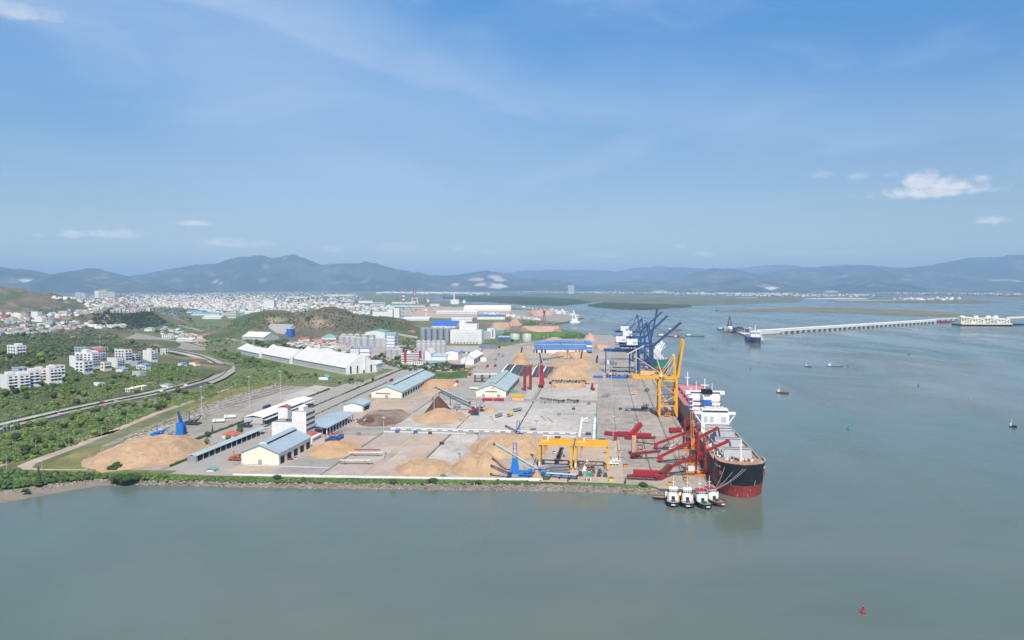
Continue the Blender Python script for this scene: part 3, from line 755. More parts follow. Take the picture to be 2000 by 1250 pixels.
# white concrete road barriers: one by one
for k in range(18):
    u = -234 + 8.6 * k
    o = MB().base(-2.2, 2.2, -.3, .3, 0, .7).build('road_barrier', 'white_paint')
    o.location = W(u, 146.5, LAND + .02); o.rotation_euler = (0, 0, -QA)
    tag(o, 'white concrete barrier in the dashed row along the cross road', 'barrier', 'white barriers along the cross road')
kb = MB().base(-84, 84, -.45, .45, 0, .55).build('kerb', 'white_paint', kind='structure'); kb.location = W(-154, 152.4, LAND); kb.rotation_euler = (0, 0, -QA)
kb = MB().base(-67, 0, -.3, .3, 0, .5).build('kerb', 'white_paint', kind='structure'); kb.location = W(-172, 137, LAND); kb.rotation_euler = (0, 0, -QA)
kb = MB().base(-26, 0, -.3, .3, 0, .5).build('kerb', 'white_paint', kind='structure'); kb.location = W(-85, 137, LAND); kb.rotation_euler = (0, 0, -QA)
# low white boundary wall along the sea bank
wl = thing('boundary_wall', 'long low white wall along the top of the sea bank', 'wall', (*G(700, 933.5), LAND))
pts = resample([Vector((*G(x, y - .8), LAND)) for x, y in EDGE_T[6:11]], 30)
base_ = Vector(wl.location); mb = MB()
for a, b in zip(pts, pts[1:]): mb.beam(a - base_ + Vector((0, 0, .55)), b - base_ + Vector((0, 0, .55)), .35, 1.1)
mb.build('wall', 'white_paint', wl)
# rails of the wharf cranes
for u in (-14.6, 1 - 3.6):
    sheet('crane_rail', uvrect(u - .12, u + .12, 8, 1000), LAND + .03, 'rail_steel')

# ================================================================ RAILWAY
sheet('rail_yard', pxs([(130, 905), (205, 868), (330, 815), (440, 773), (520, 752), (600, 755), (655, 757), (640, 772), (560, 802), (470, 838), (425, 852), (395, 866), (382, 880), (330, 918), (200, 918)]), LAND - .038, 'track_ballast')
sheet('truck_park', pxs([(372, 846), (560, 757), (660, 759), (655, 768), (560, 823), (470, 862), (425, 858), (380, 862)]), LAND - .02, 'concrete')
sheet('truck_park', pxs([(545, 778), (615, 752), (665, 758), (590, 792)]), LAND - .016, 'pale_concrete')
sheet('dirt_track', pxs([(40, 918), (33, 910), (60, 899), (150, 867), (300, 806), (450, 757), (458, 756), (308, 809), (160, 871), (70, 905), (62, 913), (80, 915.5), (170, 916), (170, 918.5)]), LAND - .03, 'yard_dirt')
sheet('grass_field', pxs([(75, 912), (160, 878), (225, 868), (262, 858), (215, 885), (150, 915)]), LAND - .024, 'grass_olive')
sheet('grass_field', pxs([(170, 912), (235, 876), (250, 878), (215, 912)]), LAND - .02, 'grass_olive')
sheet('dirt_track', pxs([(-60, 918), (0, 902), (100, 868), (235, 838), (232, 843), (100, 875), (10, 908), (-60, 930)]), LAND - .03, 'bare_earth')
sheet('grass_field', pxs([(225, 862), (460, 757), (560, 736), (600, 737), (560, 745), (440, 776), (330, 818)]), LAND - .033, 'grass_olive')
TRK = [[(150, 899), (205, 878), (262, 851), (330, 823), (440, 785), (560, 752), (580, 746), (596, 738)], [(262, 854), (330, 827), (445, 788), (565, 755)], [(300, 848), (350, 826), (450, 791), (575, 757)]]
for tr in TRK:
    pl = smoothline([(*G(x, y), LAND) for x, y in tr], 2)
    root = thing('railway_track', 'rail track curving past the blue hopper' if tr is TRK[0] else ('second rail track beside the long curving track' if tr is TRK[1] else 'third rail track nearest the white roofed loading shed'), 'railway', (pl[0].x, pl[0].y, LAND))
    loc = [q - pl[0] for q in pl]
    ribbon('ballast_bed', loc, 3.0, 'track_ballast', .06, None, parent=root)
    ribbon('rail', loc, .28, 'rail_steel', .2, None, off=-.72, th=.2, parent=root)
    ribbon('rail', loc, .28, 'rail_steel', .2, None, off=.72, th=.2, parent=root)
# stone rows beside the tracks: weedy patches
# ================================================================ HIGHWAY
HW = [(-160, 873), (-60, 850), (0, 834), (60, 820), (130, 803), (220, 784), (300, 769), (365, 751), (400, 742), (424, 727), (428, 715), (412, 704.5), (390, 695.5), (360, 688.5), (330, 683.5), (295, 679)]
hp = smoothline([(*G(x, y, 5.0), 5.0) for x, y in HW], 3)
ribbon('road', hp, 26, 'road_grey', -.01, th=2.6)
ribbon('road', hp, 11, 'pale_concrete', .02, off=-6.2)
ribbon('road', hp, 11, 'road_grey', .02, off=6.8)
ribbon('median', hp, 1.6, 'grass_green', .06, off=.3)
ribbon('kerb', hp, .5, 'dark_joint', .9, off=12.6, th=1.2)
ribbon('kerb', hp, .4, 'pale_concrete', .5, off=-12.6, th=.8)
for k_, q_ in enumerate([[(362, 748), (392, 738.5), (396, 720), (392, 703.5), (375, 696), (340, 688), (346, 685.5), (385, 693), (411, 703), (426, 714), (423, 726), (399, 741)], [(399, 745), (426, 729), (430, 715), (414, 703.5), (391, 694), (360, 687.5), (366, 685.5), (402, 694.5), (440, 707), (459, 716), (459, 726), (440, 738), (415, 749)]]):
    sheet('road', [G(*v_, 5.0) for v_ in q_], 5.05 + .02 * k_, 'pale_concrete' if k_ == 0 else 'road_grey')
# the wide dry channel and the second road behind
o = sheet('dry_channel', pxs([(178, 640), (196, 637), (240, 645), (300, 657), (360, 668), (400, 677), (402, 684), (370, 684), (300, 671), (235, 658)]), LAND + .0, 'track_ballast')
r2 = smoothline([(*G(x, y), LAND) for x, y in [(300, 626), (330, 631), (360, 638), (400, 648), (450, 662), (500, 674), (540, 684), (580, 694), (650, 706), (735, 716), (800, 718)]], 2)
ribbon('road', r2, 15, 'road_grey', .05); ribbon('median', r2, 1.2, 'grass_green', .12)
sheet('dirt_field', pxs([(340, 655), (385, 655), (398, 660), (410, 668), (380, 668)]), LAND + .02, 'bare_earth')
sheet('paved_yard', pxs([(385, 668), (412, 672), (400, 676), (378, 672)]), LAND + .03, 'concrete')
sheet('grass_field', pxs([(805, 727), (868, 728), (915, 727), (912, 738), (868, 741), (812, 740)]), LAND + .0, 'grass_green')
sheet('grass_field', pxs([(842, 706), (882, 706), (880, 715), (842, 715)]), LAND + .02, 'teal_roof')
sheet('paved_yard', pxs([(640, 672), (990, 676), (940, 712), (880, 727), (735, 712), (640, 700)]), LAND - .045, 'yard_dirt')
sheet('paved_yard', pxs([(655, 676), (800, 676), (780, 690), (655, 688)]), LAND - .035, 'concrete')
sheet('dirt_field', pxs([(930, 628), (1000, 630), (1080, 632), (1100, 641), (1060, 652), (985, 652), (960, 640), (935, 634)]), LAND - .03, 'bark_grey')
sheet('dirt_field', pxs([(1040, 606), (1095, 609), (1135, 620), (1100, 629), (1050, 626), (985, 622), (1000, 606)]), LAND - .03, 'asphalt')
sheet('paved_yard', pxs([(1130, 652), (1165, 653.5), (1225, 660), (1225, 690), (1130, 690), (1060, 672), (1075, 656)]), LAND + .02, 'concrete')
sheet('paved_yard', pxs([(860, 598), (1000, 602), (995, 618), (880, 622), (720, 616), (760, 602)]), LAND + .0, 'pink_concrete')
# ================================================================ BUILDINGS
PORT = -QA
WINM = {}
def win_mesh(wd, ht):
    k = (round(wd, 1), round(ht, 1))
    if k not in WINM:
        me = MB().box((0, 0, 0), (k[0], .16, k[1])); o = me.build('window', 'dark_glass'); WINM[k] = o.data; bpy.data.objects.remove(o)
    return WINM[k]
def windows(parent, x0, x1, y, z0, z1, cols, rows, fw=.55, fh=.5, side='front'):
    """grid of window boxes a little proud of one wall; side 'front' faces -y, 'right' faces +x (x0,x1 then run along y)"""
    cw, ch = (x1 - x0) / cols, (z1 - z0) / rows
    me = win_mesh(cw * fw, ch * fh)
    for i in range(cols):
        for j in range(rows):
            o = bpy.data.objects.new('window', me); col.objects.link(o); o.parent = parent
            a = x0 + cw * (i + .5); z = z0 + ch * (j + .5)
            if side == 'front': o.location = (a, y, z)
            else: o.location = (y, a, z); o.rotation_euler = (0, 0, math.pi / 2)
def band(parent, x0, x1, y, z0, z1, rows, fh=.42, side='front', name='window_band', m='dark_glass'):
    ch = (z1 - z0) / rows
    for j in range(rows):
        z = z0 + ch * (j + .5)
        if side == 'front': o = MB().box(((x0 + x1) / 2, y, z), (x1 - x0, .16, ch * fh)).build(name, m, parent)
        else: o = MB().box((y, (x0 + x1) / 2, z), (.16, x1 - x0, ch * fh)).build(name, m, parent)
def px_box(px0, px1, pyb, pyt, hill=False):
    mx = (px0 + px1) / 2
    x, y, z = GT(mx, pyb) if hill else (*G(mx, pyb), LAND)
    return x, y, z, (px1 - px0) * y / FPX, (pyb - pyt) * y / FPX * 1.0
def gable_hall(name, label, cat, px0, px1, pyb, pye, dep, wall, roof, rz=0.0, rise=.2, group=None, hill=False, over=.8, monitor=False, doors=0, side_doors=0, wins=None):
    """hall whose gable faces us: front corners at px0/px1, ground line pyb, eaves pye"""
    x, y, z, wd, ht = px_box(px0, px1, pyb, pye, hill)
    t = thing(name, label, cat, (x, y, z), rz, group)
    zr = ht + wd * rise
    MB().gable(-wd / 2, wd / 2, 0, dep, -1, ht, zr).build('wall', wall, t)
    MB().gable_roof(-wd / 2 - over, wd / 2 + over, -over, dep + over, ht - over * rise * 2 + .45, zr + .45, .35).build('roof', roof, t)
    if monitor:
        mw = wd * .19; zb = zr - mw * rise * 2 + .2
        mo = MB().gable(-mw / 2, mw / 2, dep * .09, dep * .985, zb, zb + 2.4, zb + 3.3).build('roof_monitor', wall, t)
        MB().gable_roof(-mw / 2 - .5, mw / 2 + .5, dep * .085, dep * .99, zb + 2.55, zb + 3.75, .25).build('monitor_roof', roof, mo)
        MB().base(mw / 2 - .02, mw / 2 + .12, dep * .1, dep * .98, zb + .75, zb + 2.15).build('louvre', 'dark_void', mo)
    for k in range(doors):
        a = -wd / 2 + wd * (k + .5) / doors
        MB().base(a - wd * .05, a + wd * .05, -.12, .1, 0, ht * .42).build('door', 'steel_grey', t)
    for k in range(side_doors):
        b = dep * (k + .5) / side_doors
        MB().base(wd / 2 - .1, wd / 2 + .14, b - dep / side_doors * .28, b + dep / side_doors * .28, 0, ht * .62).build('side_door', 'dark_void', t)
    if wins: windows(t, -wd / 2 + wd * wins[0], -wd / 2 + wd * wins[1], -.05, ht * wins[2], ht * wins[3], wins[4], wins[5], .75, .6)
    return t
def side_hall(name, label, cat, px0, px1, pyb, pye, dep, wall, roof, rz=0.0, rise=.3, group=None, hill=False, over=.7, doors=0, clere=None):
    """hall whose long eaves side faces us"""
    x, y, z, wd, ht = px_box(px0, px1, pyb, pye, hill)
    t = thing(name, label, cat, (x, y, z), rz, group)
    zr = ht + dep / 2 * rise
    a = MB(); a.gable(-dep, 0, -wd / 2, wd / 2, -1, ht, zr)
    a.v = [(v[1], -v[0], v[2]) for v in a.v]; a.build('wall', wall, t)
    b = MB(); b.gable_roof(-dep - over, over, -wd / 2 - over, wd / 2 + over, ht - over * rise + .4, zr + .4, .35)
    b.v = [(v[1], -v[0], v[2]) for v in b.v]; b.build('roof', roof, t)
    for k in range(doors):
        c = -wd / 2 + wd * (k + .5) / doors
        MB().base(c - wd / doors * .28, c + wd / doors * .28, -.12, .1, 0, ht * .6).build('door', 'dark_void', t)
    return t
def block(name, label, cat, px0, px1, pyb, pyt, dep, wall, rz=0.0, roof=None, group=None, hill=False, front=None, right=None, frontband=0, rightband=0, parapet=True, roofcol='concrete', cap=None):
    x, y, z, wd, ht = px_box(px0, px1, pyb, pyt, hill)
    t = thing(name, label, cat, (x, y, z), rz, group)
    MB().base(-wd / 2, wd / 2, 0, dep, -3 if hill else -1, ht).build('wall', wall, t)
    MB().base(-wd / 2 + .25, wd / 2 - .25, .25, dep - .25, ht, ht + .12).build('roof', roofcol, t) if not roof else None
    if roof == 'gable': MB().gable_roof(-wd / 2 - .5, wd / 2 + .5, -.5, dep + .5, ht + .05, ht + wd * .16, .3).build('roof', roofcol, t)
    if roof == 'hip':
        mb = MB(); o = .6; rdg = min(wd, dep) * .28; zr = ht + min(wd, dep) * .26
        A_ = [(-wd / 2 - o, -o, ht), (wd / 2 + o, -o, ht), (wd / 2 + o, dep + o, ht), (-wd / 2 - o, dep + o, ht)]
        if wd >= dep: r_ = [(-wd / 2 + dep / 2, dep / 2, zr), (wd / 2 - dep / 2, dep / 2, zr)]; fs = [(0, 1, 5, 4), (1, 2, 5), (2, 3, 4, 5), (3, 0, 4)]
        else: r_ = [(0, wd / 2, zr), (0, dep - wd / 2, zr)]; fs = [(0, 1, 4), (1, 2, 5, 4), (2, 3, 5), (3, 0, 4, 5)]
        mb.add(A_ + r_, fs + [(3, 2, 1, 0)]); mb.build('roof', roofcol, t)
    if front: windows(t, -wd / 2 + wd * .06, wd / 2 - wd * .06, -.05, ht * .08, ht * .96, front[0], front[1], *(front[2:] or ()))
    if right: windows(t, dep * .06, dep * .94, wd / 2 + .05, ht * .08, ht * .96, right[0], right[1], *(right[2:] or ()), side='right')
    if frontband: band(t, -wd / 2 + .4, wd / 2 - .4, -.05, ht * .08, ht * .97, frontband)
    if rightband: band(t, .4, dep - .4, wd / 2 + .05, ht * .08, ht * .97, rightband, side='right')
    if cap: MB().base(wd * cap[0] - wd / 2, wd * cap[1] - wd / 2, dep * .2, dep * .7, ht, ht + cap[2]).build('stair_head', wall, t)
    return t

# port warehouses
gable_hall('warehouse', 'cream gabled warehouse nearest the sea bank with blue ridge vent roof', 'warehouse', 469, 547, 907, 884, 52, 'cream_wall', 'blue_roof', PORT, .2, monitor=True, doors=1, side_doors=5)
gable_hall('warehouse', 'long cream warehouse with pale blue roof on the truck road', 'warehouse', 724, 786, 777, 765, 150, 'cream_wall', 'blue_green_roof', PORT, .17, monitor=True, side_doors=14, wins=(.15, .62, .55, .85, 8, 1), doors=1)
gable_hall('warehouse', 'cream warehouse with sage roof beside the red towers', 'warehouse', 929, 989, 775, 763, 122, 'cream_wall', 'blue_green_roof', PORT, .2, monitor=True, side_doors=9, wins=(.3, .7, .7, 1.0, 6, 1), doors=2)
gable_hall('storage_shed', 'small white gabled shed with dark right side by the truck road', 'shed', 670, 709, 804, 791, 24, 'white_wall', 'blue_green_roof', PORT, .14, side_doors=1)
# white roofed rail loading shed
t = thing('loading_shed', 'long white roofed open loading shed beside the railway', 'shed', (*G(495, 830), LAND), PORT)
MB().gable_roof(-9, 9, 0, 105, 6.6, 8.2, .3).build('roof', 'white_paint', t)
MB().base(-8.4, 7.2, .4, 104, 0, 1.2).build('platform', 'concrete', t)
MB().base(-8.4, 8.0, .3, 1.2, 1.2, 6.2).build('end_wall', 'grey_wall', t)
MB().base(-8.2, -7.4, 1, 104, 1.2, 6.2).build('back_wall', 'grey_wall', t)
MB().base(7.6, 11.4, 1, 104, 4.1, 4.4).build('canopy', 'pale_roof', t)
for k in range(14): MB().base(8.2, 8.6, 2 + k * 7.8, 2.5 + k * 7.8, 0, 6.4).build('post', 'steel_grey', t)
# office tower group
t = block('office_tower', 'white office block with a red tiled stair head, taller rear tower', 'office', 570, 599, 860, 803, 17, 'white_wall', PORT, rightband=5, cap=(.35, .7, 3))
s_ = thing('office_wing', 'lower white office wing before the tall office block', 'office', (*G(553, 858), LAND), PORT)
MB().base(-9, 7.5, 0, 15, 0, 13).build('wall', 'white_wall', s_); MB().base(-8.7, 7.2, .3, 14.7, 13, 13.15).build('roof', 'concrete', s_); band(s_, .6, 14.4, 7.55, .8, 12.6, 4, side='right')
for k in range(3): MB().lathe([(0.01, 14.9), (.8, 14.9), (.8, 13.4), (.01, 13.4)], 8, (1 + k * 2.0, 5)).build('water_tank', 'dark_steel', s_)
t2 = thing('stair_tower', 'white stair tower topped with a small red roof', 'tower', (*G(553, 846), LAND), PORT)
MB().base(-4, 4, 0, 7, 0, 20.5).build('wall', 'white_wall', t2); MB().gable_roof(-4.4, 4.4, -.4, 7.4, 20.5, 22.3, .3).build('roof', 'red_tile', t2)
t = thing('annex', 'low white annex with red tiled roof at the office foot', 'building', (*G(594, 866), LAND), PORT)
MB().base(-6, 6, 0, 20, 0, 3.8).build('wall', 'white_wall', t); MB().gable_roof(-6.8, 3.4, 2, 20.6, 3.9, 5.5, .3).build('roof', 'red_tile', t); band(t, 3, 18, 6.05, .8, 3.4, 1, side='right')
t = thing('canopy_hall', 'open hall with pale blue roof on white columns beside the office tower', 'shed', (*G(614, 850), LAND), PORT)
MB().gable_roof(-11, 11, -1, 62, 6.2, 7.8, .35).build('roof', 'blue_roof', t); MB().base(-10, 6, 1, 60, 0, 6.0).build('wall', 'white_wall', t)
MB().base(6, 6.2, 2, 59, .2, 4.6).build('shopfront', 'dark_void', t); MB().base(-9, 6, .7, 1.0, .4, 4.4).build('shopfront', 'dark_void', t)
for k in range(10): MB().base(9.6, 10.3, .4 + k * 6.5, 1.1 + k * 6.5, 0, 6.2).build('column', 'white_paint', t)
gable_hall('carport', 'small white carport at the far end of the open hall', 'shed', 632, 652, 826, 820, 16, 'grey_wall', 'pale_roof', PORT, .1)
t = thing('long_canopy', 'long green roofed canopy beside the hedge lined road', 'canopy', (*G(398, 893), LAND), PORT - .02)
MB().gable_roof(-3.6, 3.6, -14, 82, 4.3, 5.1, .25).build('roof', 'blue_green_roof', t); MB().base(-3.3, -3.0, -14, 82, 0, 4.3).build('back_wall', 'dark_void', t)
MB().base(-3.2, 3.3, -14.1, -13.8, 0, 4.3).build('end_wall', 'steel_grey', t)
for k in range(14): MB().base(2.9, 3.2, -13 + k * 7.2, -12.7 + k * 7.2, 0, 4.3).build('post', 'white_paint', t)
block('house', 'low house with a bright red roof among trees by the long canopy', 'house', 430, 461, 857, 849, 10, 'cream_wall', PORT - .3, roof='hip', roofcol='red_tile')
block('house', 'tiny red roofed hut beside the green canopy', 'hut', 411, 422, 874, 870, 6, 'cream_wall', PORT, roof='hip', roofcol='red_tile')
block('guard_hut', 'pale teal roofed hut at the seaward end of the hedge lined road', 'hut', 402, 418, 921, 917, 5, 'white_wall', PORT, roof='gable', roofcol='teal_roof')
# long white store halls with high gables in the middle distance
def store_hall(label, px0, py0, px1, py1, wd, ht, zr):
    a = Vector((*G(px0, py0), LAND)); b = Vector((*G(px1, py1), LAND)); d = b - a; ln = d.length
    rz = math.atan2(d.y, d.x)
    t = thing('store_hall', label, 'warehouse', a, rz)
    m1 = MB(); m1.gable(0, wd, 0, ln, 0, ht, zr); m1.v = [(v[1], v[0], v[2]) for v in m1.v]; m1.f = [f[::-1] for f in m1.f]; m1.build('wall', 'pale_roof', t)
    m2 = MB(); m2.gable_roof(-.8, wd + .8, 0, ln, ht, zr + .4, .4); m2.v = [(v[1], v[0], v[2]) for v in m2.v]; m2.f = [f[::-1] for f in m2.f]; m2.build('roof', 'pale_roof', t)
    n = int(ln / 7)
    for k in range(n): MB().base(2 + k * 7, 7 + k * 7, -.15, .1, ht * .35, ht * .8).build('vent_panel', 'grey_wall', t)
    for e in (0, ln):
        mm = MB(); mm.gable(-.3, wd + .3, e - .4, e + .4, 0, ht + 1.0, zr + 2.4); mm.v = [(v[1], v[0], v[2]) for v in mm.v]; mm.f = [f[::-1] for f in mm.f]; mm.build('gable_end', 'white_wall', t)
    for k in range(4): MB().base(ln + .4, ln + .6, wd * (.12 + .22 * k), wd * (.17 + .22 * k), 1, ht * 1.2).build('slot_window', 'dark_void', t)
    return t
store_hall('large white store hall with the tallest gable, nearest the truck road', 574, 712, 676, 732, 46, 9, 24)
store_hall('middle white store hall of the row of three', 512, 700, 566, 711, 38, 8, 20)
store_hall('smallest white store hall at the far end of the row', 464, 689, 506, 699, 34, 7, 13)
t = block('loading_tower', 'white slab tower at the gable of the large store hall', 'tower', 697, 714, 729, 699, 14, 'white_wall', PORT)
for k in range(2): MB().base(-5 + 6 * k, -1 + 6 * k, -.2, .1, 0, 4.5).build('door', 'dark_void', t)
gable_hall('annex_hall', 'white hall with slot windows right of the slab tower', 'hall', 714, 735, 727, 712, 30, 'white_wall', 'pale_roof', PORT, .1, doors=3)
block('open_frame', 'grey concrete frame building under a flat slab beside the store hall', 'building', 717, 740, 718, 706, 20, 'grey_wall', PORT, frontband=2, roofcol='pale_roof')
# sheds by the hill
side_hall('warehouse', 'big grey roofed warehouse at the foot of the scrubby hill', 'warehouse', 502, 560, 657, 653, 70, 'grey_wall', 'grey_roof', -.42, .62)
side_hall('warehouse', 'white roofed shed with blue doors before the grey roofed warehouse', 'warehouse', 466, 522, 664, 658, 45, 'grey_wall', 'pale_roof', -.42, .42)
t = block('blue_tower', 'bright blue tower at the end of the grey roofed warehouse', 'tower', 559, 570, 660, 642, 16, 'vivid_blue', -.2, roofcol='pale_roof')
block('store', 'small blue store left of the white roofed shed', 'store', 458, 468, 656, 651, 14, 'vivid_blue', -.3)
# grain and feed works
def silo(x, y, r, h, roofh, m, label, group):
    t = thing('silo', label, 'silo', (x, y, LAND), 0, group)
    MB().lathe([(r, 0), (r, h)], 20).build('wall', m, t, smooth=True)
    MB().lathe([(r + .15, h - .1), (r * .25, h + roofh), (.01, h + roofh)], 20).build('roof', m, t)
    for k in range(1, 6): MB().lathe([(r + .02, h * k / 6 - .15), (r + .16, h * k / 6), (r + .02, h * k / 6 + .15)], 20).build('hoop', m, t)
    return t
S0 = G(826, 669); s0 = None
for row in range(3):
    for k in range(5):
        x = S0[0] + k * 12.6 * QU[0] + row * 14 * QV[0]; y = S0[1] + k * 12.6 * QU[1] + row * 14 * QV[1]
        lab = ['first', 'second', 'third', 'fourth', 'fifth'][k] + ' tall steel silo from the left, ' + ['front', 'middle', 'back'][row] + ' row beside the mill'
        s0 = silo(x, y, 5.9, 28, 2.6, 'silo_steel', lab, 'tall steel silos beside the mill') if s0 is None else dup(s0, (x, y, LAND), None, lab)
s1 = None
for k, (px_, py_) in enumerate([(668, 672), (679, 673), (690, 674), (701, 675), (713, 676), (726, 677), (739, 677), (750, 677), (672, 668), (685, 668), (698, 668), (712, 669), (726, 669)]):
    q = G(px_, py_)
    s1 = silo(q[0], q[1], 7.2, 15.5, 2.0, 'silo_dull', 'squat pale silo in the row below the green roofed building', 'squat pale silos') if s1 is None else dup(s1, (*q, LAND))
s2 = None
for (px_, py_) in [(760, 699), (770, 700), (780, 699), (765, 694), (776, 694)]:
    q = G(px_, py_)
    s2 = silo(q[0], q[1], 5.6, 14, 1.6, 'silo_dull', 'grey silo just left of the red and white office', 'grey silos by the red and white office') if s2 is None else dup(s2, (*q, LAND))
s3 = None
for row in range(2):
    for k in range(6):
        q = G(818 + 9.6 * k, 690 - 6.5 * row)
        s3 = silo(q[0], q[1], 5.0, 16, 1.8, 'silo_dull', 'pale silo of the block behind the red and white office', 'pale silos behind the red and white office') if s3 is None else dup(s3, (*q, LAND))
t = block('mill', 'large white flour mill with stepped top and windowless floors', 'factory', 879, 941, 671, 644, 30, 'white_wall', PORT)
MB().base(-14, 22, 3, 28, 24, 39).build('upper_block', 'white_wall', t); MB().base(-14, -3, 4, 26, 39, 44).build('head_house', 'white_wall', t)
for k in range(5): MB().base(-27, 26, -.25, 0, 3.4 + 4.2 * k, 3.8 + 4.2 * k).build('string_course', 'grey_wall', t)
windows(t, -26, 26, -.06, .3, 3.2, 8, 1, .4, .7)
t = block('mill_tower', 'slim white tower between the tall silos and the mill', 'tower', 870, 880, 668, 638, 12, 'white_wall', PORT)
t = block('mill_tower', 'white tower with a black stripe right of the mill', 'tower', 951, 967, 661, 641, 14, 'white_wall', PORT)
MB().base(3, 5, -.2, 0, 3, 20).build('dark_strip', 'dark_void', t)
for k in range(3):
    q = G(945 + 5 * k, 662); silo(q[0], q[1], 3.6, 16, 1.4, 'silo_dull', 'slim grey silo between the mill and the striped tower', 'slim silos by the mill')
side_hall('blue_roof_hall', 'hall with a vivid blue roof behind the tall silos', 'hall', 842, 890, 640, 636, 70, 'white_wall', 'vivid_blue', PORT - .06, .35)
gable_hall('plant_hall', 'white hall with a mint green roof above the squat silos', 'hall', 713, 752, 660, 648, 40, 'white_wall', 'teal_roof', PORT, .08)
t = block('process_tower', 'white tower with blue bands and blue top beside the squat silos', 'tower', 755, 771, 690, 652, 14, 'white_wall', PORT)
for k in range(5): MB().base(-9.2, 9.2, -.25, 14.2, 4 + 5.5 * k, 5 + 5.5 * k).build('blue_band', 'blue_cladding', t)
MB().base(-9.6, 9.6, -.5, 14.5, 31, 36).build('crown_block', 'blue_roof', t)
t = gable_hall('conveyor_house', 'pale sloping conveyor gallery leading to the tall silos', 'conveyor', 772, 776, 671, 658, 6, 'pale_roof', 'pale_roof', PORT)
a_ = Vector(AT(772, 652, 1500)); b_ = Vector(AT(814, 659, 1440)); MB().beam(a_ - Vector(t.location), b_ - Vector(t.location), 3, 3).build('gallery', 'pale_roof', t); t.rotation_euler = (0, 0, 0)
t = block('striped_store', 'white store with a blue roof edge and ribbed front', 'store', 683, 702, 693, 682, 20, 'white_wall', PORT, roofcol='blue_cladding'); windows(t, -9, 9, -.06, 2, 9, 6, 1, .2, .8)
t = block('striped_store', 'white store with two blue bands right of the ribbed store', 'store', 703, 722, 694, 679, 20, 'white_wall', PORT, roofcol='blue_cladding')
for k in range(2): MB().base(-11, 11, -.25, 0, 4 + 7 * k, 5.4 + 7 * k).build('blue_band', 'blue_cladding', t)
side_hall('shed', 'dark roofed shed left of the ribbed store', 'shed', 622, 682, 688, 683, 26, 'pale_roof', 'grey_roof', PORT, .3)
gable_hall('shed', 'white shed with a blue roof below the dark roofed shed', 'shed', 625, 650, 688, 680, 30, 'white_wall', 'pale_roof', PORT, .1)
t = block('red_white_office', 'white office with two red pillars and dark window bands', 'office', 783, 826, 709, 690, 16, 'white_wall', PORT, frontband=5, cap=(.25, .4, 3))
for a in (-.31, .39): MB().base(33 * a - 1.9, 33 * a + 1.9, -.5, 0, 0, 18.6).build('red_pillar', 'container_rust' if False else 'bright_red', t)
block('entrance_house', 'low yellow entrance building with a blue roof below the red pillared office', 'building', 803, 832, 712, 706, 12, 'cream_wall', PORT, roof='gable', roofcol='blue_roof', front=(6, 1))
gable_hall('white_gable', 'white gabled building beside the pale silos', 'hall', 826, 842, 704, 690, 30, 'white_wall', 'pale_roof', PORT, .5)
side_hall('white_gable', 'low white hall with a pale blue roof between silos and tall white hall', 'hall', 842, 872, 704, 696, 24, 'white_wall', 'blue_roof', PORT, .3)
gable_hall('white_gable', 'tall white ribbed hall with a pale blue roof', 'hall', 870, 895, 703, 687, 40, 'white_wall', 'blue_roof', PORT, .12)
gable_hall('white_gable', 'narrow white hall with open lower floor beside the port road', 'hall', 900, 926, 712, 700, 80, 'white_wall', 'white_paint', PORT, .28, side_doors=6)
side_hall('shed', 'grey roofed shed behind the narrow white hall', 'shed', 902, 938, 690, 686, 26, 'white_wall', 'grey_roof', PORT, .3, doors=4)
block('frame_office', 'dark glazed office block on the port road below the mill', 'office', 935, 968, 683, 673, 18, 'blue_grey_wall', PORT, frontband=4, roofcol='dark_steel')
block('store', 'low white store right of the narrow white hall', 'store', 938, 950, 706, 698, 14, 'white_wall', PORT)
side_hall('store', 'bright blue store right of the striped mill tower', 'store', 973, 1002, 664, 659, 20, 'vivid_blue', 'blue_roof', PORT, .25)
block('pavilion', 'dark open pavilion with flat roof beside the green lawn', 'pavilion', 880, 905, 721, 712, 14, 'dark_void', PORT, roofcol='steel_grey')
block('store', 'teal roofed store behind the mill tower', 'store', 968, 985, 651, 645, 20, 'teal_roof', PORT)
for (a, b, c, d, lb) in [(996, 1015, 665, 653, 'grey storage tank with ribs on the port edge'), (1020, 1038, 668, 653, 'wider grey storage tank with a white mark')]:
    x, y, z, wd, ht = px_box(a, b, c, d); t = thing('storage_tank', lb, 'tank', (x, y + wd / 2, z))
    MB().lathe([(wd / 2, 0), (wd / 2, ht), (.01, ht + 1.6)], 24).build('shell', 'silo_dull', t, smooth=True)
    for k in range(6):
        an = -2.6 + .42 * k; MB().tube((wd / 2 * math.cos(an), wd / 2 * math.sin(an), 0), (wd / 2 * math.cos(an), wd / 2 * math.sin(an), ht), .35, 5).build('rib', 'steel_grey', t)
# the long blue shed
t = thing('blue_shed', 'long blue clad shed with white base behind the woodchip heaps', 'warehouse', (*G(1100, 690), LAND), PORT + .11)
MB().gable(-49, 49, 0, 45, 0, 16, 19.0).build('wall', 'blue_cladding', t)
MB().base(-49.1, 49.1, -.3, 0, 0, 5.5).build('base_wall', 'white_wall', t)
MB().gable_roof(-49.5, 49.5, -.5, 45.5, 16.6, 19.6, .4).build('roof', 'blue_cladding', t)
MB().base(-49.3, 40, -.5, -.05, 15.3, 15.9).build('eaves_trim', 'white_paint', t)
e_ = MB().base(40, 49.6, -1.2, 46, 0, 19).build('end_block', 'blue_cladding', t)
MB().base(40.2, 49.4, -1.5, -1.2, 11, 14).build('white_panel', 'white_paint', e_); MB().base(40.2, 49.4, -1.5, -1.2, .5, 3).build('dark_door', 'dark_void', e_); MB().base(40.2, 49.4, -1.5, -1.2, 6.5, 7).build('white_trim', 'white_paint', e_)
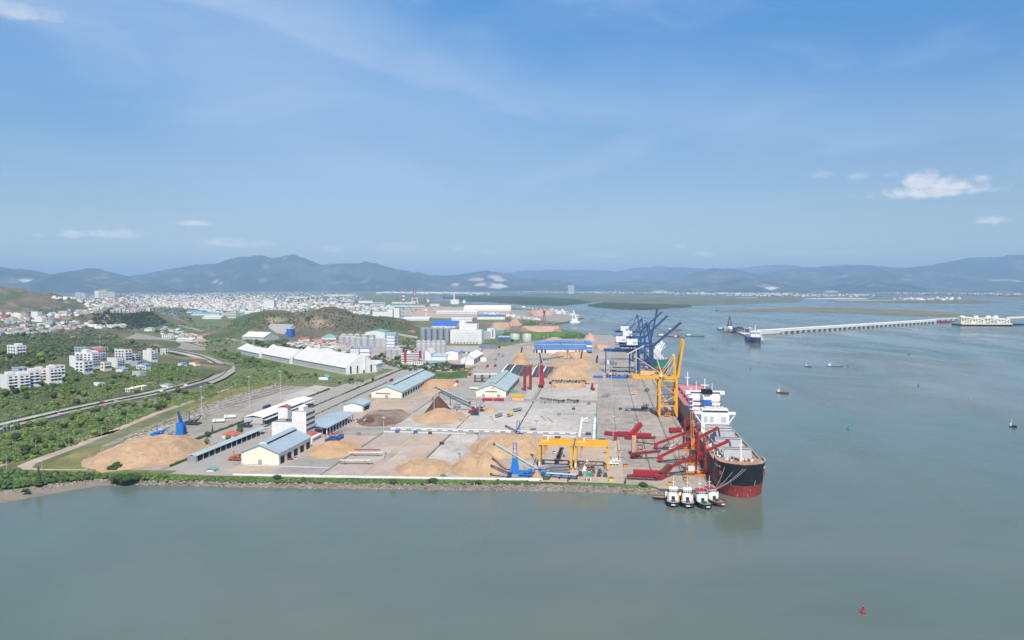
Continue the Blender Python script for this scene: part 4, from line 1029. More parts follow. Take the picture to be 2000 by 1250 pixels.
for a in (-46, -37, -31, 8, 22, 28, 33): MB().base(a - 1.6, a + 1.6, -.5, -.3, 0, 6.5).build('door', 'dark_void' if a < 0 else 'bright_red', t)
# ---- cream and blue halls farther on
side_hall('warehouse', 'vast cream roofed warehouse with a raised middle near the channel', 'warehouse', 905, 997, 607, 604, 180, 'cream_wall', 'cream_wall', -.02, .18)
side_hall('warehouse', 'cream warehouse with a blue roof below the vast cream hall', 'warehouse', 932, 986, 624, 618, 60, 'cream_wall', 'vivid_blue', -.04, .16)
side_hall('warehouse', 'long pale hall left of the blue roofed cream warehouse', 'warehouse', 852, 932, 613, 610, 60, 'pale_roof', 'pale_roof', -.02, .2)
side_hall('warehouse', 'white hall with pale roof above the mill', 'warehouse', 882, 922, 628, 623, 40, 'white_wall', 'pale_roof', 0, .2)
side_hall('warehouse', 'white roofed hall beyond the scrubby hill', 'warehouse', 788, 838, 626, 623, 50, 'white_wall', 'pale_roof', 0, .25)
side_hall('warehouse', 'blue roofed low hall beside the white apartment slabs', 'warehouse', 778, 800, 622, 619, 30, 'white_wall', 'blue_cladding', 0, .3)
block('apartment_block', 'pair of white apartment slabs behind the scrubby hill', 'apartment block', 757, 767, 623, 604, 30, 'white_wall', 0)
block('apartment_block', 'white apartment slab with a dark joint right of the pair', 'apartment block', 769, 780, 623, 602, 30, 'white_wall', 0)
block('apartment_block', 'low white wing left of the apartment slabs', 'building', 728, 757, 618, 609, 30, 'white_wall', 0)
block('apartment_block', 'pale cubic block standing before the shipyard', 'building', 724, 752, 601, 591, 40, 'white_wall', 0, frontband=3)
t = thing('water_tower', 'small white mushroom water tower beyond the scrubby hill', 'water tower', (*G(832, 618), LAND)); MB().tube((0, 0, 0), (0, 0, 20), 2.0, 8).build('stem', 'white_wall', t); MB().lathe([(2, 18), (6.5, 22), (6.5, 24), (.01, 27)], 12).build('tank', 'white_wall', t)
# city landmarks
block('apartment_tower', 'white twin towers standing alone left of the town', 'apartment block', 147, 157, 585, 571, 40, 'white_wall', 0, frontband=6)
block('apartment_tower', 'second white tower beside the lone one', 'apartment block', 158, 167, 585, 573, 40, 'white_wall', 0, frontband=6)
block('apartment_tower', 'cream high block at the left end of the big group', 'apartment block', 185, 193, 582, 568, 50, 'cream_wall', 0)
block('apartment_tower', 'widest cream block in the town skyline', 'apartment block', 194, 208, 582, 566, 50, 'cream_wall', 0, frontband=5)
block('apartment_tower', 'cream block at the right end of the big group', 'apartment block', 209, 224, 583, 570, 50, 'cream_wall', 0, frontband=5)
block('apartment_block', 'white cube office standing clear of the town roofs', 'office', 515, 535, 602, 587, 45, 'white_wall', 0)
block('apartment_tower', 'lone cream tower rising over the far flats', 'tower', 1110, 1121, 573.2, 557.5, 70, 'cream_wall', 0, frontband=8)
block('apartment_block', 'wide white building with arcades among green roofed halls', 'office', 432, 461, 621, 611, 40, 'cream_wall', 0, frontband=3)
for (a, b, c, d, m_, lb) in [(372, 430, 616, 613, 'teal_roof', 'wide hall with a teal roof left of the arcaded building'), (395, 432, 623, 620, 'pale_roof', 'white hall before the teal roofed hall'), (462, 512, 620, 617, 'teal_roof', 'hall with a mint roof right of the arcaded building'), (365, 395, 611, 608.5, 'blue_cladding', 'blue roofed hall in the factory group by the pond'), (478, 525, 613, 610.5, 'pale_roof', 'pale roofed hall behind the mint roofed hall'), (390, 420, 609, 607, 'pale_roof', 'far pale roofed hall behind the teal roofed one'), (440, 478, 607, 605, 'grey_roof', 'grey roofed hall behind the arcaded building'), (257, 290, 608, 605.5, 'pale_roof', 'white roofed hall beyond the dark knoll')]:
    side_hall('factory_hall', lb, 'factory', a, b, c, d, 55, 'white_wall', m_, R.uniform(-.15, .15), .18)
# ---- roofs along the valley road
side_hall('shed', 'long white roofed shed beside the dry channel', 'shed', 340, 380, 667, 663, 16, 'white_wall', 'pale_roof', -.35, .3)
block('house', 'small white house left of the long white shed', 'house', 314, 336, 661, 654, 12, 'white_wall', -.3, front=(4, 2), hill=False)
block('house', 'grey roofed villa beside the dry channel', 'house', 281, 298, 647, 642, 14, 'cream_wall', -.2, roof='hip', roofcol='grey_roof')
for (a, b, c, lb) in [(606, 628, 669, 'red roofed low building before the hill works'), (648, 672, 672, 'red roofed low building left of the squat silos'), (583, 604, 666, 'faded pink roofed row before the hill')]:
    block('house', lb, 'building', a, b, c, c - 4, 14, 'cream_wall', .0, roof='hip', roofcol='red_tile')
block('house', 'green roofed building before the scrubby hill', 'building', 628, 656, 663, 659, 26, 'white_wall', .1, roof='hip', roofcol='teal_roof')
block('house', 'pink villa with a red roof left of the tall silos', 'house', 796, 811, 655, 648, 16, 'cream_wall', .0, roof='hip', roofcol='red_tile')
block('hut', 'teal roofed hut in the green belt before the large store hall', 'hut', 622, 641, 742, 736, 9, 'white_wall', PORT, roof='gable', roofcol='teal_roof')

# ================================================================ HOUSES ON THE GREEN SLOPE
def town_house(px0, px1, pyb, pyt, dep, rz, wall, label, roof=None, roofcol='concrete', wr=None, wf=None, cap=None, bal=True):
    t = block('house', label, 'house', px0, px1, pyb, pyt, dep, wall, -rz, roof=roof, roofcol=roofcol, hill=True, front=wf, right=wr, cap=cap)
    x, y, z, wd, ht = px_box(px0, px1, pyb, pyt, True)
    if wr and bal:
        n = wr[1]
        for j in range(1, n): MB().base(wd / 2, wd / 2 + 1.1, dep * .08, dep * .92, ht * .08 + ht * .88 * j / n - .15, ht * .08 + ht * .88 * j / n + .1).build('balcony', wall, t)
    MB().base(-wd / 2 - .02, wd / 2 + .02, -.02, .22, ht, ht + .9).build('parapet', wall, t)
    return t
town_house(-8, 22, 760, 733, 12, .55, 'white_wall', 'tall white row house cut by the left picture edge, in the lower group', wr=(2, 4), cap=(.3, .7, 3))
town_house(14, 45, 758, 732, 11, .55, 'white_wall', 'white row house with blank flank second in the lower group', wr=(2, 4), cap=(.2, .6, 2.5))
town_house(38, 62, 754, 726, 12, .55, 'white_wall', 'white row house with blue shaded balconies in the middle of the lower group', wr=(2, 4), cap=(.4, .8, 3))
town_house(56, 76, 747, 722, 12, .55, 'cream_wall', 'cream row house behind the middle of the lower group', wr=(2, 4), cap=(.2, .7, 2.5))
town_house(73, 104, 747, 720, 13, .5, 'white_wall', 'broad white end house with a dark ground floor on the right of the lower group', wr=(3, 4), cap=(.35, .65, 3))
town_house(92, 112, 735, 714, 11, .5, 'white_wall', 'white house standing behind the broad end house', wr=(2, 3))
town_house(18, 40, 735, 718, 11, .5, 'blue_grey_wall', 'grey house peeping over the lower white group', wr=(2, 3))
town_house(8, 38, 695, 675, 14, .45, 'white_wall', 'white villa with arches alone on the upper left slope', wr=(3, 3), cap=(.55, .95, 3), wf=(3, 3))
town_house(134, 150, 717, 696, 10, .3, 'white_wall', 'narrow grey white house on the left of the hilltop group', wr=(2, 4))
town_house(144, 166, 728, 706, 13, .25, 'white_wall', 'lowest white house of the hilltop group with a blue door', wr=(2, 3), wf=(2, 3))
town_house(143, 184, 717, 690, 13, .25, 'white_wall', 'largest white house of the hilltop group, five floors', wr=(3, 5), wf=(4, 5), cap=(.3, .6, 4))
town_house(166, 195, 706, 685, 12, .25, 'white_wall', 'white house with a red awning high in the hilltop group', wr=(2, 4), roof='gable', roofcol='red_tile')
town_house(143, 168, 692, 679, 11, .25, 'blue_grey_wall', 'pale blue grey house at the back of the hilltop group', wr=(2, 3), wf=(3, 3))
town_house(174, 200, 691, 679, 12, .25, 'grey_wall', 'plain grey house behind the hilltop group', wr=(2, 2))
town_house(184, 206, 722, 708, 11, .3, 'cream_wall', 'cream low house at the right foot of the hilltop group', wr=(3, 2), wf=(3, 2))
town_house(205, 232, 716, 700, 12, .4, 'white_wall', 'blank white house with dark balconies right of the hilltop group', wr=(3, 4))
town_house(220, 248, 706, 683, 11, .4, 'white_wall', 'tall white house in the trees right of the hilltop group', wr=(2, 4), wf=(3, 4))
town_house(276, 298, 704, 685, 11, .4, 'white_wall', 'white house with a dark roof terrace at the right end of the slope', wr=(2, 4), cap=(.3, .6, 2.5))
town_house(248, 266, 706, 692, 10, .3, 'grey_wall', 'grey unfinished house between two white houses on the slope', wr=(2, 3), wf=(2, 3))
town_house(312, 324, 692, 682, 9, .3, 'white_wall', 'small white house among trees beyond the slope', wr=(2, 2), wf=(2, 2))
town_house(254, 270, 716, 706, 9, .2, 'blue_grey_wall', 'grey blue house below the unfinished one', wr=(2, 2))
town_house(265, 286, 722, 713, 9, .2, 'white_wall', 'low white house with a blue roof on the lower slope', roof='gable', roofcol='blue_cladding', wf=(4, 1))
town_house(256, 276, 735, 726, 9, .3, 'grey_wall', 'grey hut in the trees on the lower slope')
town_house(182, 196, 754, 748, 8, .2, 'white_wall', 'small white bungalow in the green scrub')
town_house(225, 242, 727, 721, 8, .2, 'white_wall', 'white shed roofs in a garden below the hilltop group', roof='gable', roofcol='teal_roof')
for (a, b, c, lb) in [(244, 254, 766, 'leftmost small yellow house in a row above the highway'), (256, 266, 763, 'middle small yellow house in a row above the highway'), (267, 278, 761, 'last small yellow house in a row above the highway')]:
    town_house(a, b, c, c - 6, 7, .2, 'cream_wall', lb, roof='gable', roofcol='cream_wall', wf=(2, 1))
town_house(310, 330, 757, 752, 8, .3, 'white_wall', 'pale roofed sheds beside the highway', roof='gable', roofcol='teal_roof')
town_house(286, 294, 753, 749, 6, .3, 'cream_wall', 'tiny house with an orange roof above the highway', roof='gable', roofcol='red_tile')
town_house(346, 358, 715, 710, 8, .3, 'white_wall', 'hut with a blue roof near the highway bend', roof='gable', roofcol='blue_cladding')
town_house(368, 384, 714, 708, 8, .3, 'cream_wall', 'orange roofed house on the highway bend', roof='gable', roofcol='red_tile')
for (a, b, c, d, m_, lb) in [(20, 42, 624, 612, 'cream_wall', 'cream apartment house at the foot of the earthy hill'), (60, 75, 620, 609, 'white_wall', 'white apartment house right of the cream one'), (117, 132, 616, 608, 'grey_wall', 'grey house by the slope road'), (66, 84, 629, 622, 'white_wall', 'low white house below the apartment houses'), (90, 103, 633, 626, 'blue_grey_wall', 'blue grey house below the slope road'), (0, 14, 624, 615, 'red_tile', 'red roofed house at the left edge')]:
    town_house(a, b, c, d, 18, .2, m_, lb, bal=False)
# ================================================================ HEAPS
def heap(label, px0, px1, pyf, pyt, dep, m, peak=.5, flat=.0, back=.5, name='woodchip_pile', cat='pile', seed=0, rough=.5, group=None, ridge=0.0):
    """heap whose front foot is at pyf and whose top shows at pyt; dep = metres front to back; ridge = share of the width that is crest"""
    y0 = G((px0 + px1) / 2, pyf)[1]; yc = y0 + dep * back; xc = ((px0 + px1) / 2 - 1000) / FPX * yc
    rx = (px1 - px0) / 2 * yc / FPX; ry = dep / 2
    hgt = max(CAM_H - (pyt - HOR) / FPX * yc - LAND, 1.0)
    t_n, r_n = (108, 36) if dep > 40 else (64, 22)
    V = [(0, 0, 0)]; an = np.linspace(0, 2 * math.pi, t_n, endpoint=False)
    rr_ = np.linspace(0, 1.0, r_n + 1)[1:]
    AN, RR = np.meshgrid(an, rr_)
    edge = 1 + .14 * (fbm(np.cos(AN) * 1.6 + seed * 3.1 + 9, np.sin(AN) * 1.6 + 5, 3, seed) - .45) * 2
    xo = (peak - .5) * 2 * rx
    cxs = np.clip(RR * np.cos(AN), -1, 1)
    X = rx * cxs * edge + xo * (1 - RR) ; Yv = ry * RR * np.sin(AN) * edge
    rad = RR if ridge == 0 else np.clip(np.sqrt(np.clip((np.abs(cxs) - ridge) / (1 - ridge), 0, 1) ** 2 + (RR * np.sin(AN)) ** 2), 0, 1)
    prof = np.clip(1 - rad, 0, 1)
    prof = np.minimum(prof / (1 - flat), 1.0) if flat else prof
    prof = np.where(prof > .9, .9 + (prof - .9) * .55, prof) / .955
    prof = np.where(prof < .5, prof * (.72 + .56 * prof), prof)
    nz_ = (fbm((X + seed * 37) / 7., Yv / 7., 4, seed + 2) - .46)
    Z = hgt * prof * (1 + rough * .35 * (fbm((X + seed * 11) / 16., Yv / 16., 3, seed + 8) - .46)) + (nz_ * 2.0 + np.abs(fbm((X - seed * 9) / 3.4, Yv / 9., 3, seed + 5) - .48) * 2.2 - .3) * rough * np.clip(prof * 3, 0, 1)
    Z = np.where(RR >= .999, -.15, Z)
    V = np.concatenate([[[xo, 0, hgt * (1 if ridge == 0 else 1)]], np.stack([X, Yv, Z], -1).reshape(-1, 3)])
    F_ = []
    for k in range(t_n): F_.append((0, 1 + k, 1 + (k + 1) % t_n, 0))
    for i in range(r_n - 1):
        for k in range(t_n):
            a = 1 + i * t_n + k; b = 1 + i * t_n + (k + 1) % t_n
            F_.append((a, a + t_n, b + t_n, b))
    me = bpy.data.meshes.new(name); me.from_pydata([tuple(v) for v in V], [], [f if f[0] != f[3] else f[:3] for f in F_]); me.materials.append(MATS[m])
    o = bpy.data.objects.new(name, me); col.objects.link(o); o.location = (xc, yc, LAND)
    if dep > 30 and name == 'woodchip_pile' and m != 'pink_chip':
        q_ = [(rx * (1.08 + .3 * mnoise.noise(Vector((k_ * .9, seed, 2)))) * math.cos(k_ * .209), ry * (1.05 + .3 * mnoise.noise(Vector((k_ * .8, seed, 7)))) * math.sin(k_ * .209)) for k_ in range(30)]
        sheet('spilled_chips', q_, .045 + .004 * (seed % 9), m, None, o)
    return tag(o, label, cat, group)
heap('huge pale woodchip heap at the far left of the yard by the blue hopper', 190, 376, 919, 861, 98, 'woodchip', .6, .3, .5, seed=1, ridge=.2, rough=1.0)
heap('small woodchip spur leaning on the huge left heap beside the rails', 224, 300, 889, 862, 42, 'woodchip', .4, .3, .5, seed=2)
heap('wide woodchip heap under the long green conveyor with a dark top', 806, 908, 829, 801, 66, 'woodchip', .55, .25, .5, seed=3, rough=.4)
heap('steep dark bark cone piled on the woodchip under the green conveyor', 824, 886, 816, 774, 42, 'bark', .5, .0, .5, 'bark_pile', seed=4, rough=.25)
heap('low brown bark heap with a dark foot on the dirt slab', 702, 796, 832, 808, 84, 'bark_grey', .38, .3, .45, 'bark_pile', seed=5, rough=.7, ridge=.35)
heap('dark brown bark mound at the left end of the low bark heap', 706, 735, 830, 815, 14, 'bark', .5, .2, .5, 'bark_pile', seed=25)
heap('small orange woodchip cone below the blue dump trucks', 606, 696, 896, 865, 54, 'orange_chip', .42, .1, .5, seed=6, rough=.5, ridge=.15)
heap('low woodchip heap by the sea wall left of the cone', 776, 880, 931, 905, 44, 'woodchip', .5, .35, .5, seed=7, ridge=.25, rough=.8)
heap('flat woodchip heap leaning on the sharp cone by the sea wall', 880, 972, 932, 899, 44, 'woodchip', .45, .2, .5, seed=8, ridge=.2, rough=.7)
heap('sharp woodchip cone under the grey stacker boom by the sea wall', 908, 990, 931, 884, 40, 'woodchip', .5, .0, .5, seed=9, rough=.3)
heap('long woodchip ridge behind the blue stacker, left of the yellow gantries', 918, 1066, 898, 855, 66, 'woodchip', .55, .3, .5, seed=10, ridge=.35, rough=1.1)
heap('tiny woodchip heap at the foot of the grey stacker', 1037, 1062, 933, 921, 9, 'woodchip', .5, .0, .5, seed=11)
heap('large smooth woodchip dome in front of the truck row beyond the red towers', 1064, 1160, 744, 714, 70, 'woodchip', .5, .2, .5, seed=12, rough=.4, ridge=.2)
heap('broad woodchip heap behind the smooth dome', 1066, 1168, 723, 703, 84, 'woodchip', .62, .25, .5, seed=13, ridge=.3, rough=.8)
heap('darker woodchip heap left of the broad heap', 1078, 1128, 716, 703, 34, 'orange_chip', .5, .3, .5, seed=14, ridge=.3)
heap('low woodchip strip before the long blue shed', 1075, 1160, 699, 688, 44, 'woodchip', .5, .4, .5, seed=15, ridge=.5)
heap('woodchip heap beneath the dark stackers', 996, 1036, 715, 690, 44, 'orange_chip', .55, .2, .5, seed=16)
heap('flat orange woodchip layer left of the dark stackers', 990, 1025, 722, 711, 24, 'orange_chip', .5, .4, .5, seed=17, ridge=.4)
heap('low woodchip row behind the pale slab', 1072, 1146, 759, 749, 18, 'woodchip', .5, .5, .5, seed=18, ridge=.7)
heap('small woodchip heap beside the black screening plant', 944, 973, 806, 795, 16, 'woodchip', .4, .2, .5, seed=19)
heap('scattered woodchip layer behind the long warehouse', 820, 896, 763, 745, 92, 'orange_chip', .5, .3, .5, seed=20, ridge=.4, rough=1.2)
heap('pink ore heap with a conveyor at the far quay end', 1136, 1168, 667, 649, 44, 'pink_chip', .5, .0, .5, seed=21)
heap('flat pink ore heap right of the long blue shed', 1160, 1192, 683, 673, 30, 'pink_chip', .5, .4, .5, seed=22, ridge=.5)
heap('small pink ore heap peeping over the blue shed', 1066, 1102, 664, 659, 40, 'pink_chip', .5, .3, .5, seed=23)
heap('long pinkish heap behind a green mound at the bay', 1015, 1098, 650, 637, 80, 'pink_chip', .5, .5, .5, seed=24, ridge=.7)
heap('pinkish heap in front of the red slewing crane on the spit', 1026, 1090, 617, 606, 170, 'pink_chip', .5, .4, .5, seed=26, ridge=.5)
heap('brown pointed heap left of the green mound', 985, 1023, 637, 622, 90, 'pink_chip', .6, .1, .5, seed=27)
heap('wide pale brown heap spreading below the pointed one', 955, 1000, 645, 630, 90, 'pink_chip', .5, .4, .5, seed=28, ridge=.5)
heap('brown heap beside the vast cream warehouse', 806, 850, 611, 602, 170, 'pink_chip', .5, .2, .5, seed=29)
heap('grassy green mound above the long pinkish heap', 1012, 1062, 640, 629, 80, 'grass_green', .45, .2, .5, 'earth_mound', 'mound', seed=30)
heap('grassy bank behind the grey storage tanks', 975, 1150, 662, 649, 60, 'grass_green', .45, .5, .5, 'earth_mound', 'mound', seed=31, ridge=.75, rough=1.4)

# ================================================================ LIGHT MASTS AND LAMPS
t = thing('light_mast', 'tall grey floodlight mast in the middle of the wharf apron, nearest the yellow gantries', 'light mast', (*G(1197, 898), LAND), PORT)
MB().tube((0, 0, 0), (0, 0, 29), .32, 8, .16).build('pole', 'mast_grey', t)
MB().lathe([(.5, 0), (.5, .8), (.32, .9)], 8).build('foot', 'concrete', t)
hd = MB().lathe([(.3, 28.6), (1.1, 28.8), (1.1, 29.1), (.2, 29.4)], 10).build('lamp_ring', 'mast_grey', t)
for k in range(6):
    a = k * math.pi / 3; MB().box((1.2 * math.cos(a), 1.2 * math.sin(a), 28.6), (.6, .35, .5), a).build('floodlight', 'steel_grey', hd)
mast = t
for px_, py_, lb in [(1197, 829, 'light mast on the wharf apron level with the raised red tipper'), (1194, 774, 'light mast on the wharf left of the yellow crane'), (1191, 737, 'light mast on the wharf beside the blue topped wagons'), (1190, 706, 'light mast on the wharf right of the woodchip heaps'),
                 (1190, 686, 'far light mast at the right end of the blue shed'), (1048, 906, 'light mast at the left legs of the yellow gantries'), (936, 858, 'light mast beside the white barriers at the cross road'), (963, 822, 'light mast on the pale slab right of the bark cone'), (848, 820, 'light mast in front of the dark bark cone'),
                 (806, 857, 'light mast at the left end of the white barriers'), (750, 899, 'light mast on the slab beside the scattered conveyor parts'), (900, 900, 'light mast alone on the pinkish slab'), (1066, 822, 'left one of two masts on the oil marked slab'), (1079, 825, 'right one of two masts on the oil marked slab'),
                 (1042, 727, 'light mast beside the red towers'), (1117, 727, 'light mast behind the smooth woodchip dome'), (1062, 692, 'left mast in front of the blue shed'), (1070, 688, 'second mast in front of the blue shed'), (1129, 690, 'mast before the red doors of the blue shed'), (1125, 696, 'mast before the white base of the blue shed'),
                 (487, 798, 'light mast by the rails near the white roofed loading shed'), (548, 783, 'light mast at the far end of the loading shed'), (700, 738, 'light mast by the truck road before the store hall'), (1053, 752, 'light mast beside the sage roofed warehouse'), (1100, 755, 'light mast at the back of the pale slab'), (394, 820, 'light mast right of the blue hopper')]:
    dup(mast, (*G(px_, py_), LAND), PORT, lb, s=1.0 if py_ > 800 else 1.05)
mast['group'] = 'tall light masts of the port'
for o in list(bpy.data.objects):
    if o.name.startswith('light_mast'): o['group'] = 'tall light masts of the port'
t = thing('telecom_mast', 'red and white lattice telecom mast above the hilltop houses', 'mast', GT(196, 694))
for k in range(8): MB().tube((0, 0, 3.2 * k), (0, 0, 3.2 * k + 3.2), .5 - .04 * k, 6).build('segment', 'white_paint' if k % 2 else 'bright_red', t)
lamp0 = thing('street_lamp', 'slim street lamp on the green side of the highway', 'street lamp', (0, 0, 0), 0, 'street lamps along the highway')
MB().tube((0, 0, 0), (0, 0, 9), .14, 6, .08).build('pole', 'mast_grey', lamp0); MB().beam((0, 0, 9), (1.8, 0, 9.4), .12).build('arm', 'mast_grey', lamp0); MB().box((2.0, 0, 9.4), (.8, .3, .15)).build('lamp_head', 'steel_grey', lamp0)
hl = resample(hp, 38)
for k in range(2, min(len(hl) - 1, 22)):
    q = hl[k]; d = hl[k + 1] - q; n = Vector((d.y, -d.x, 0)).normalized()
    for s_ in (-1, 1):
        pos = q + n * 13.4 * s_; pos.z = 4.0
        if lamp0.location.length < 1: lamp0.location = pos; lamp0.rotation_euler = (0, 0, math.atan2(n.y, n.x) + (math.pi if s_ > 0 else 0))
        else: dup(lamp0, pos, math.atan2(n.y, n.x) + (math.pi if s_ > 0 else 0))
for k in range(14):
    q = W(-343, 20 + k * 38)
    dup(lamp0, q, PORT, 'slim street lamp in the hedge strip of the truck road', 'street lamps along the truck road')
for k, (x, y) in enumerate([(13, 916), (70, 887), (82, 917), (135, 874), (175, 912), (197, 908), (198, 853), (247, 838), (460, 762), (640, 752), (668, 747), (700, 740)]):
    dup(lamp0, (*G(x, y), LAND), R.uniform(0, 6), 'slim lamp post in the weedy ground by the dirt track', 'lamp posts along the dirt track')

# ================================================================ VEHICLES
def wheel_set(parent, xs, ys, r=.5, wd=.35):
    for x in xs:
        for y in ys: MB().tube((x - wd / 2, y, r), (x + wd / 2, y, r), r, 8).build('wheel', 'rubber', parent)
def truck(label, pos, rz, body, cabm, group=None, ln=8.0, kind='tipper'):
    t = thing('truck', label, 'truck', pos, rz, group)
    MB().base(-1.15, 1.15, -ln / 2, ln / 2, .7, 1.05).build('chassis', 'dark_steel', t)
    c = MB().prism([(-1.2, ln / 2 - .2), (1.2, ln / 2 - .2), (1.2, ln / 2 + 1.9), (-1.2, ln / 2 + 1.9)], .8, 3.1).build('cab', cabm, t)
    MB().base(-1.05, 1.05, ln / 2 + 1.88, ln / 2 + 1.96, 1.9, 2.8).build('windscreen', 'dark_glass', c)
    b = MB(); b.base(-1.25, 1.25, -ln / 2, ln / 2 - .6, 1.05, 1.25); b.base(-1.25, -1.13, -ln / 2, ln / 2 - .6, 1.25, 3.0); b.base(1.13, 1.25, -ln / 2, ln / 2 - .6, 1.25, 3.0); b.base(-1.13, 1.13, ln / 2 - .75, ln / 2 - .6, 1.25, 3.2); b.base(-1.13, 1.13, -ln / 2, -ln / 2 + .12, 1.25, 3.0)
    bo = b.build('cargo_body', body, t)
    for k in range(4): MB().base(-1.32, 1.32, -ln / 2 + .4 + k * (ln - 1.4) / 3, -ln / 2 + .6 + k * (ln - 1.4) / 3, 1.1, 2.9).build('rib', body, bo)
    wheel_set(t, (-1.05, 1.05), (-ln / 2 + 1, -ln / 2 + 2.3, ln / 2 + .8))
    return t
def car(label, pos, rz, m, group=None, van=False):
    t = thing('van' if van else 'car', label, 'van' if van else 'car', pos, rz, group)
    b = MB(); pr = [(-2.1, .35), (2.1, .35), (2.15, .8), (1.2, .95), (-2.1, 1.0)] if not van else [(-2.4, .35), (2.4, .35), (2.5, 1.0), (1.9, 1.2), (-2.4, 1.2)]
    n = len(pr); b.add([(x, y, z) for x in (-.85, .85) for y, z in pr], [tuple(range(n)), tuple(range(2 * n - 1, n - 1, -1))] + [(k, n + k, n + (k + 1) % n, (k + 1) % n) for k in range(n)]); b.build('body', m, t)
    pr = [(-1.7, .95), (1.1, .95), (.4, 1.5), (-1.3, 1.5)] if not van else [(-2.35, 1.15), (1.9, 1.15), (1.2, 2.1), (-2.35, 2.1)]
    c = MB(); n = 4; c.add([(x, y, z) for x in (-.75, .75) for y, z in pr], [tuple(range(n)), tuple(range(2 * n - 1, n - 1, -1))] + [(k, n + k, n + (k + 1) % n, (k + 1) % n) for k in range(n)]); c.build('cabin', m if van else 'dark_glass', t)
    wheel_set(t, (-.8, .8), (-1.35, 1.35), .34, .22)
    return t
def at(px_, py_, z=LAND): return (*G(px_, py_), z)
tr = truck('red dump truck parked on the port road by the green lawn', at(918, 733), PORT + math.pi, 'bright_red', 'bright_red')
for px_, py_, rz, lb in [(764, 745, 0, 'red truck on the truck road above the long warehouse'), (876, 757, 0, 'first red truck in the queue left of the port road'), (882, 752, 0, 'second red truck in the queue left of the port road'), (892, 749, 0, 'last red truck of the queue, beside a white truck'), (1158, 762, .3, 'red truck at the right edge of the pale slab'),
                 (1157, 755, 0, 'red truck behind the one at the pale slab edge'), (1201, 858, 3, 'red lorry next to the mast by the yellow gantries'), (1195, 851, 1.2, 'red lorry pulling up behind the one by the mast'), (952, 717, 0, 'red truck left on the far port road verge'), (967, 716, 0, 'red truck waiting beside the port road trench')]:
    dup(tr, at(px_, py_), PORT + rz, lb)
trw = truck('white truck in the red truck queue', at(890, 755), PORT, 'white_paint', 'white_paint')
for px_, py_, rz, lb in [(430, 825, 1.9, 'white flatbed lorry parked left of the loading shed'), (452, 817, 1.9, 'second white lorry nearer the rails'), (928, 761, 1.6, 'white lorry left of the sage warehouse')]: dup(trw, at(px_, py_), PORT + rz, lb)
trg = truck('grey dump truck standing on the pale slab', at(975, 814), PORT + 2.8, 'steel_grey', 'steel_grey')
for px_, py_, rz, lb in [(1012, 803, 2.6, 'grey dump truck right of the yellow backed one'), (982, 696, 0, 'grey truck on the far port road'), (974, 693, 0, 'dark truck ahead on the far port road'), (968, 703, 0, 'small truck on the port road near the dark office')]: dup(trg, at(px_, py_), PORT + rz, lb)
truck('grey dump truck with a yellow tailgate on the pale slab', at(997, 813), PORT + 2.9, 'skin_yellow', 'steel_grey')
trb = truck('blue dump truck with red frames above the orange cone, left one', at(645, 862), PORT + 3.14, 'bright_blue', 'crane_blue', 'parked blue dump trucks', 11)
for px_, py_, lb in [(655, 862, 'blue dump truck with red frames in the middle of the three'), (664, 858, 'blue dump truck with red frames, right and farthest of the three')]: dup(trb, at(px_, py_), PORT + 3.14, lb)
for px_, py_ in [(643, 860), (653, 860), (662, 856)]:
    q = at(px_, py_)
    t = thing('cargo_gantry', 'red steel frame standing over a blue dump truck', 'frame', q, PORT, 'red frames over the blue dump trucks')
    for x in (-1.5, 1.5):
        for y in (-3.5, 3.5): MB().beam((x, y, 0), (x, y, 5), .22).build('post', 'loader_red', t)
        MB().beam((x, -3.5, 5), (x, 3.5, 5), .22).build('rail', 'loader_red', t); MB().beam((x, -3.5, 3), (x, 3.5, 5), .16).build('brace', 'loader_red', t)
    for y in (-3.5, 3.5): MB().beam((-1.5, y, 5), (1.5, y, 5), .22).build('rail', 'loader_red', t)
c0 = car('white car beside the cream warehouse', at(577, 897), PORT + .5, 'white_paint')
for px_, py_, rz, lb in [(613, 859, 1.5, 'white car parked by the red roofed annex'), (1082, 885, .3, 'white pickup under the left yellow gantry'), (420, 716, 2.5, 'white car on the highway bend'), (112, 809, 1.35, 'white car on the highway above the tree row'), (226, 788, 1.35, 'white car halfway along the highway straight'), (10, 838, 1.35, 'white car on the highway at the left edge'), (118, 813, -1.8, 'white car on the lower carriageway'), (1208, 884, 1, 'white pickup on the wharf right of the gantry')]: dup(c0, at(px_, py_, 5.05 if py_ < 840 and px_ < 450 else LAND), rz if px_ < 450 else PORT + rz, lb)
car('red car beside the cream warehouse', at(566, 898), PORT + 2.0, 'bright_red')
v0 = car('white van on the highway near the bend', at(363, 758, 5.05), 1.2, 'white_paint', van=True)
dup(v0, at(315, 769, 5.05), 1.25, 'white minibus on the highway following the van')
car('red van at the kerb of the highway', at(199, 792, 5.05), 1.3, 'bright_red', van=True)
for k in range(3): car('dark car on the highway bend', at([392, 448, 436][k], [737, 722, 706][k], 5.1 if k == 0 else 3.4), [1, .3, -.6][k], 'hull_navy', 'dark cars on the highway bend')
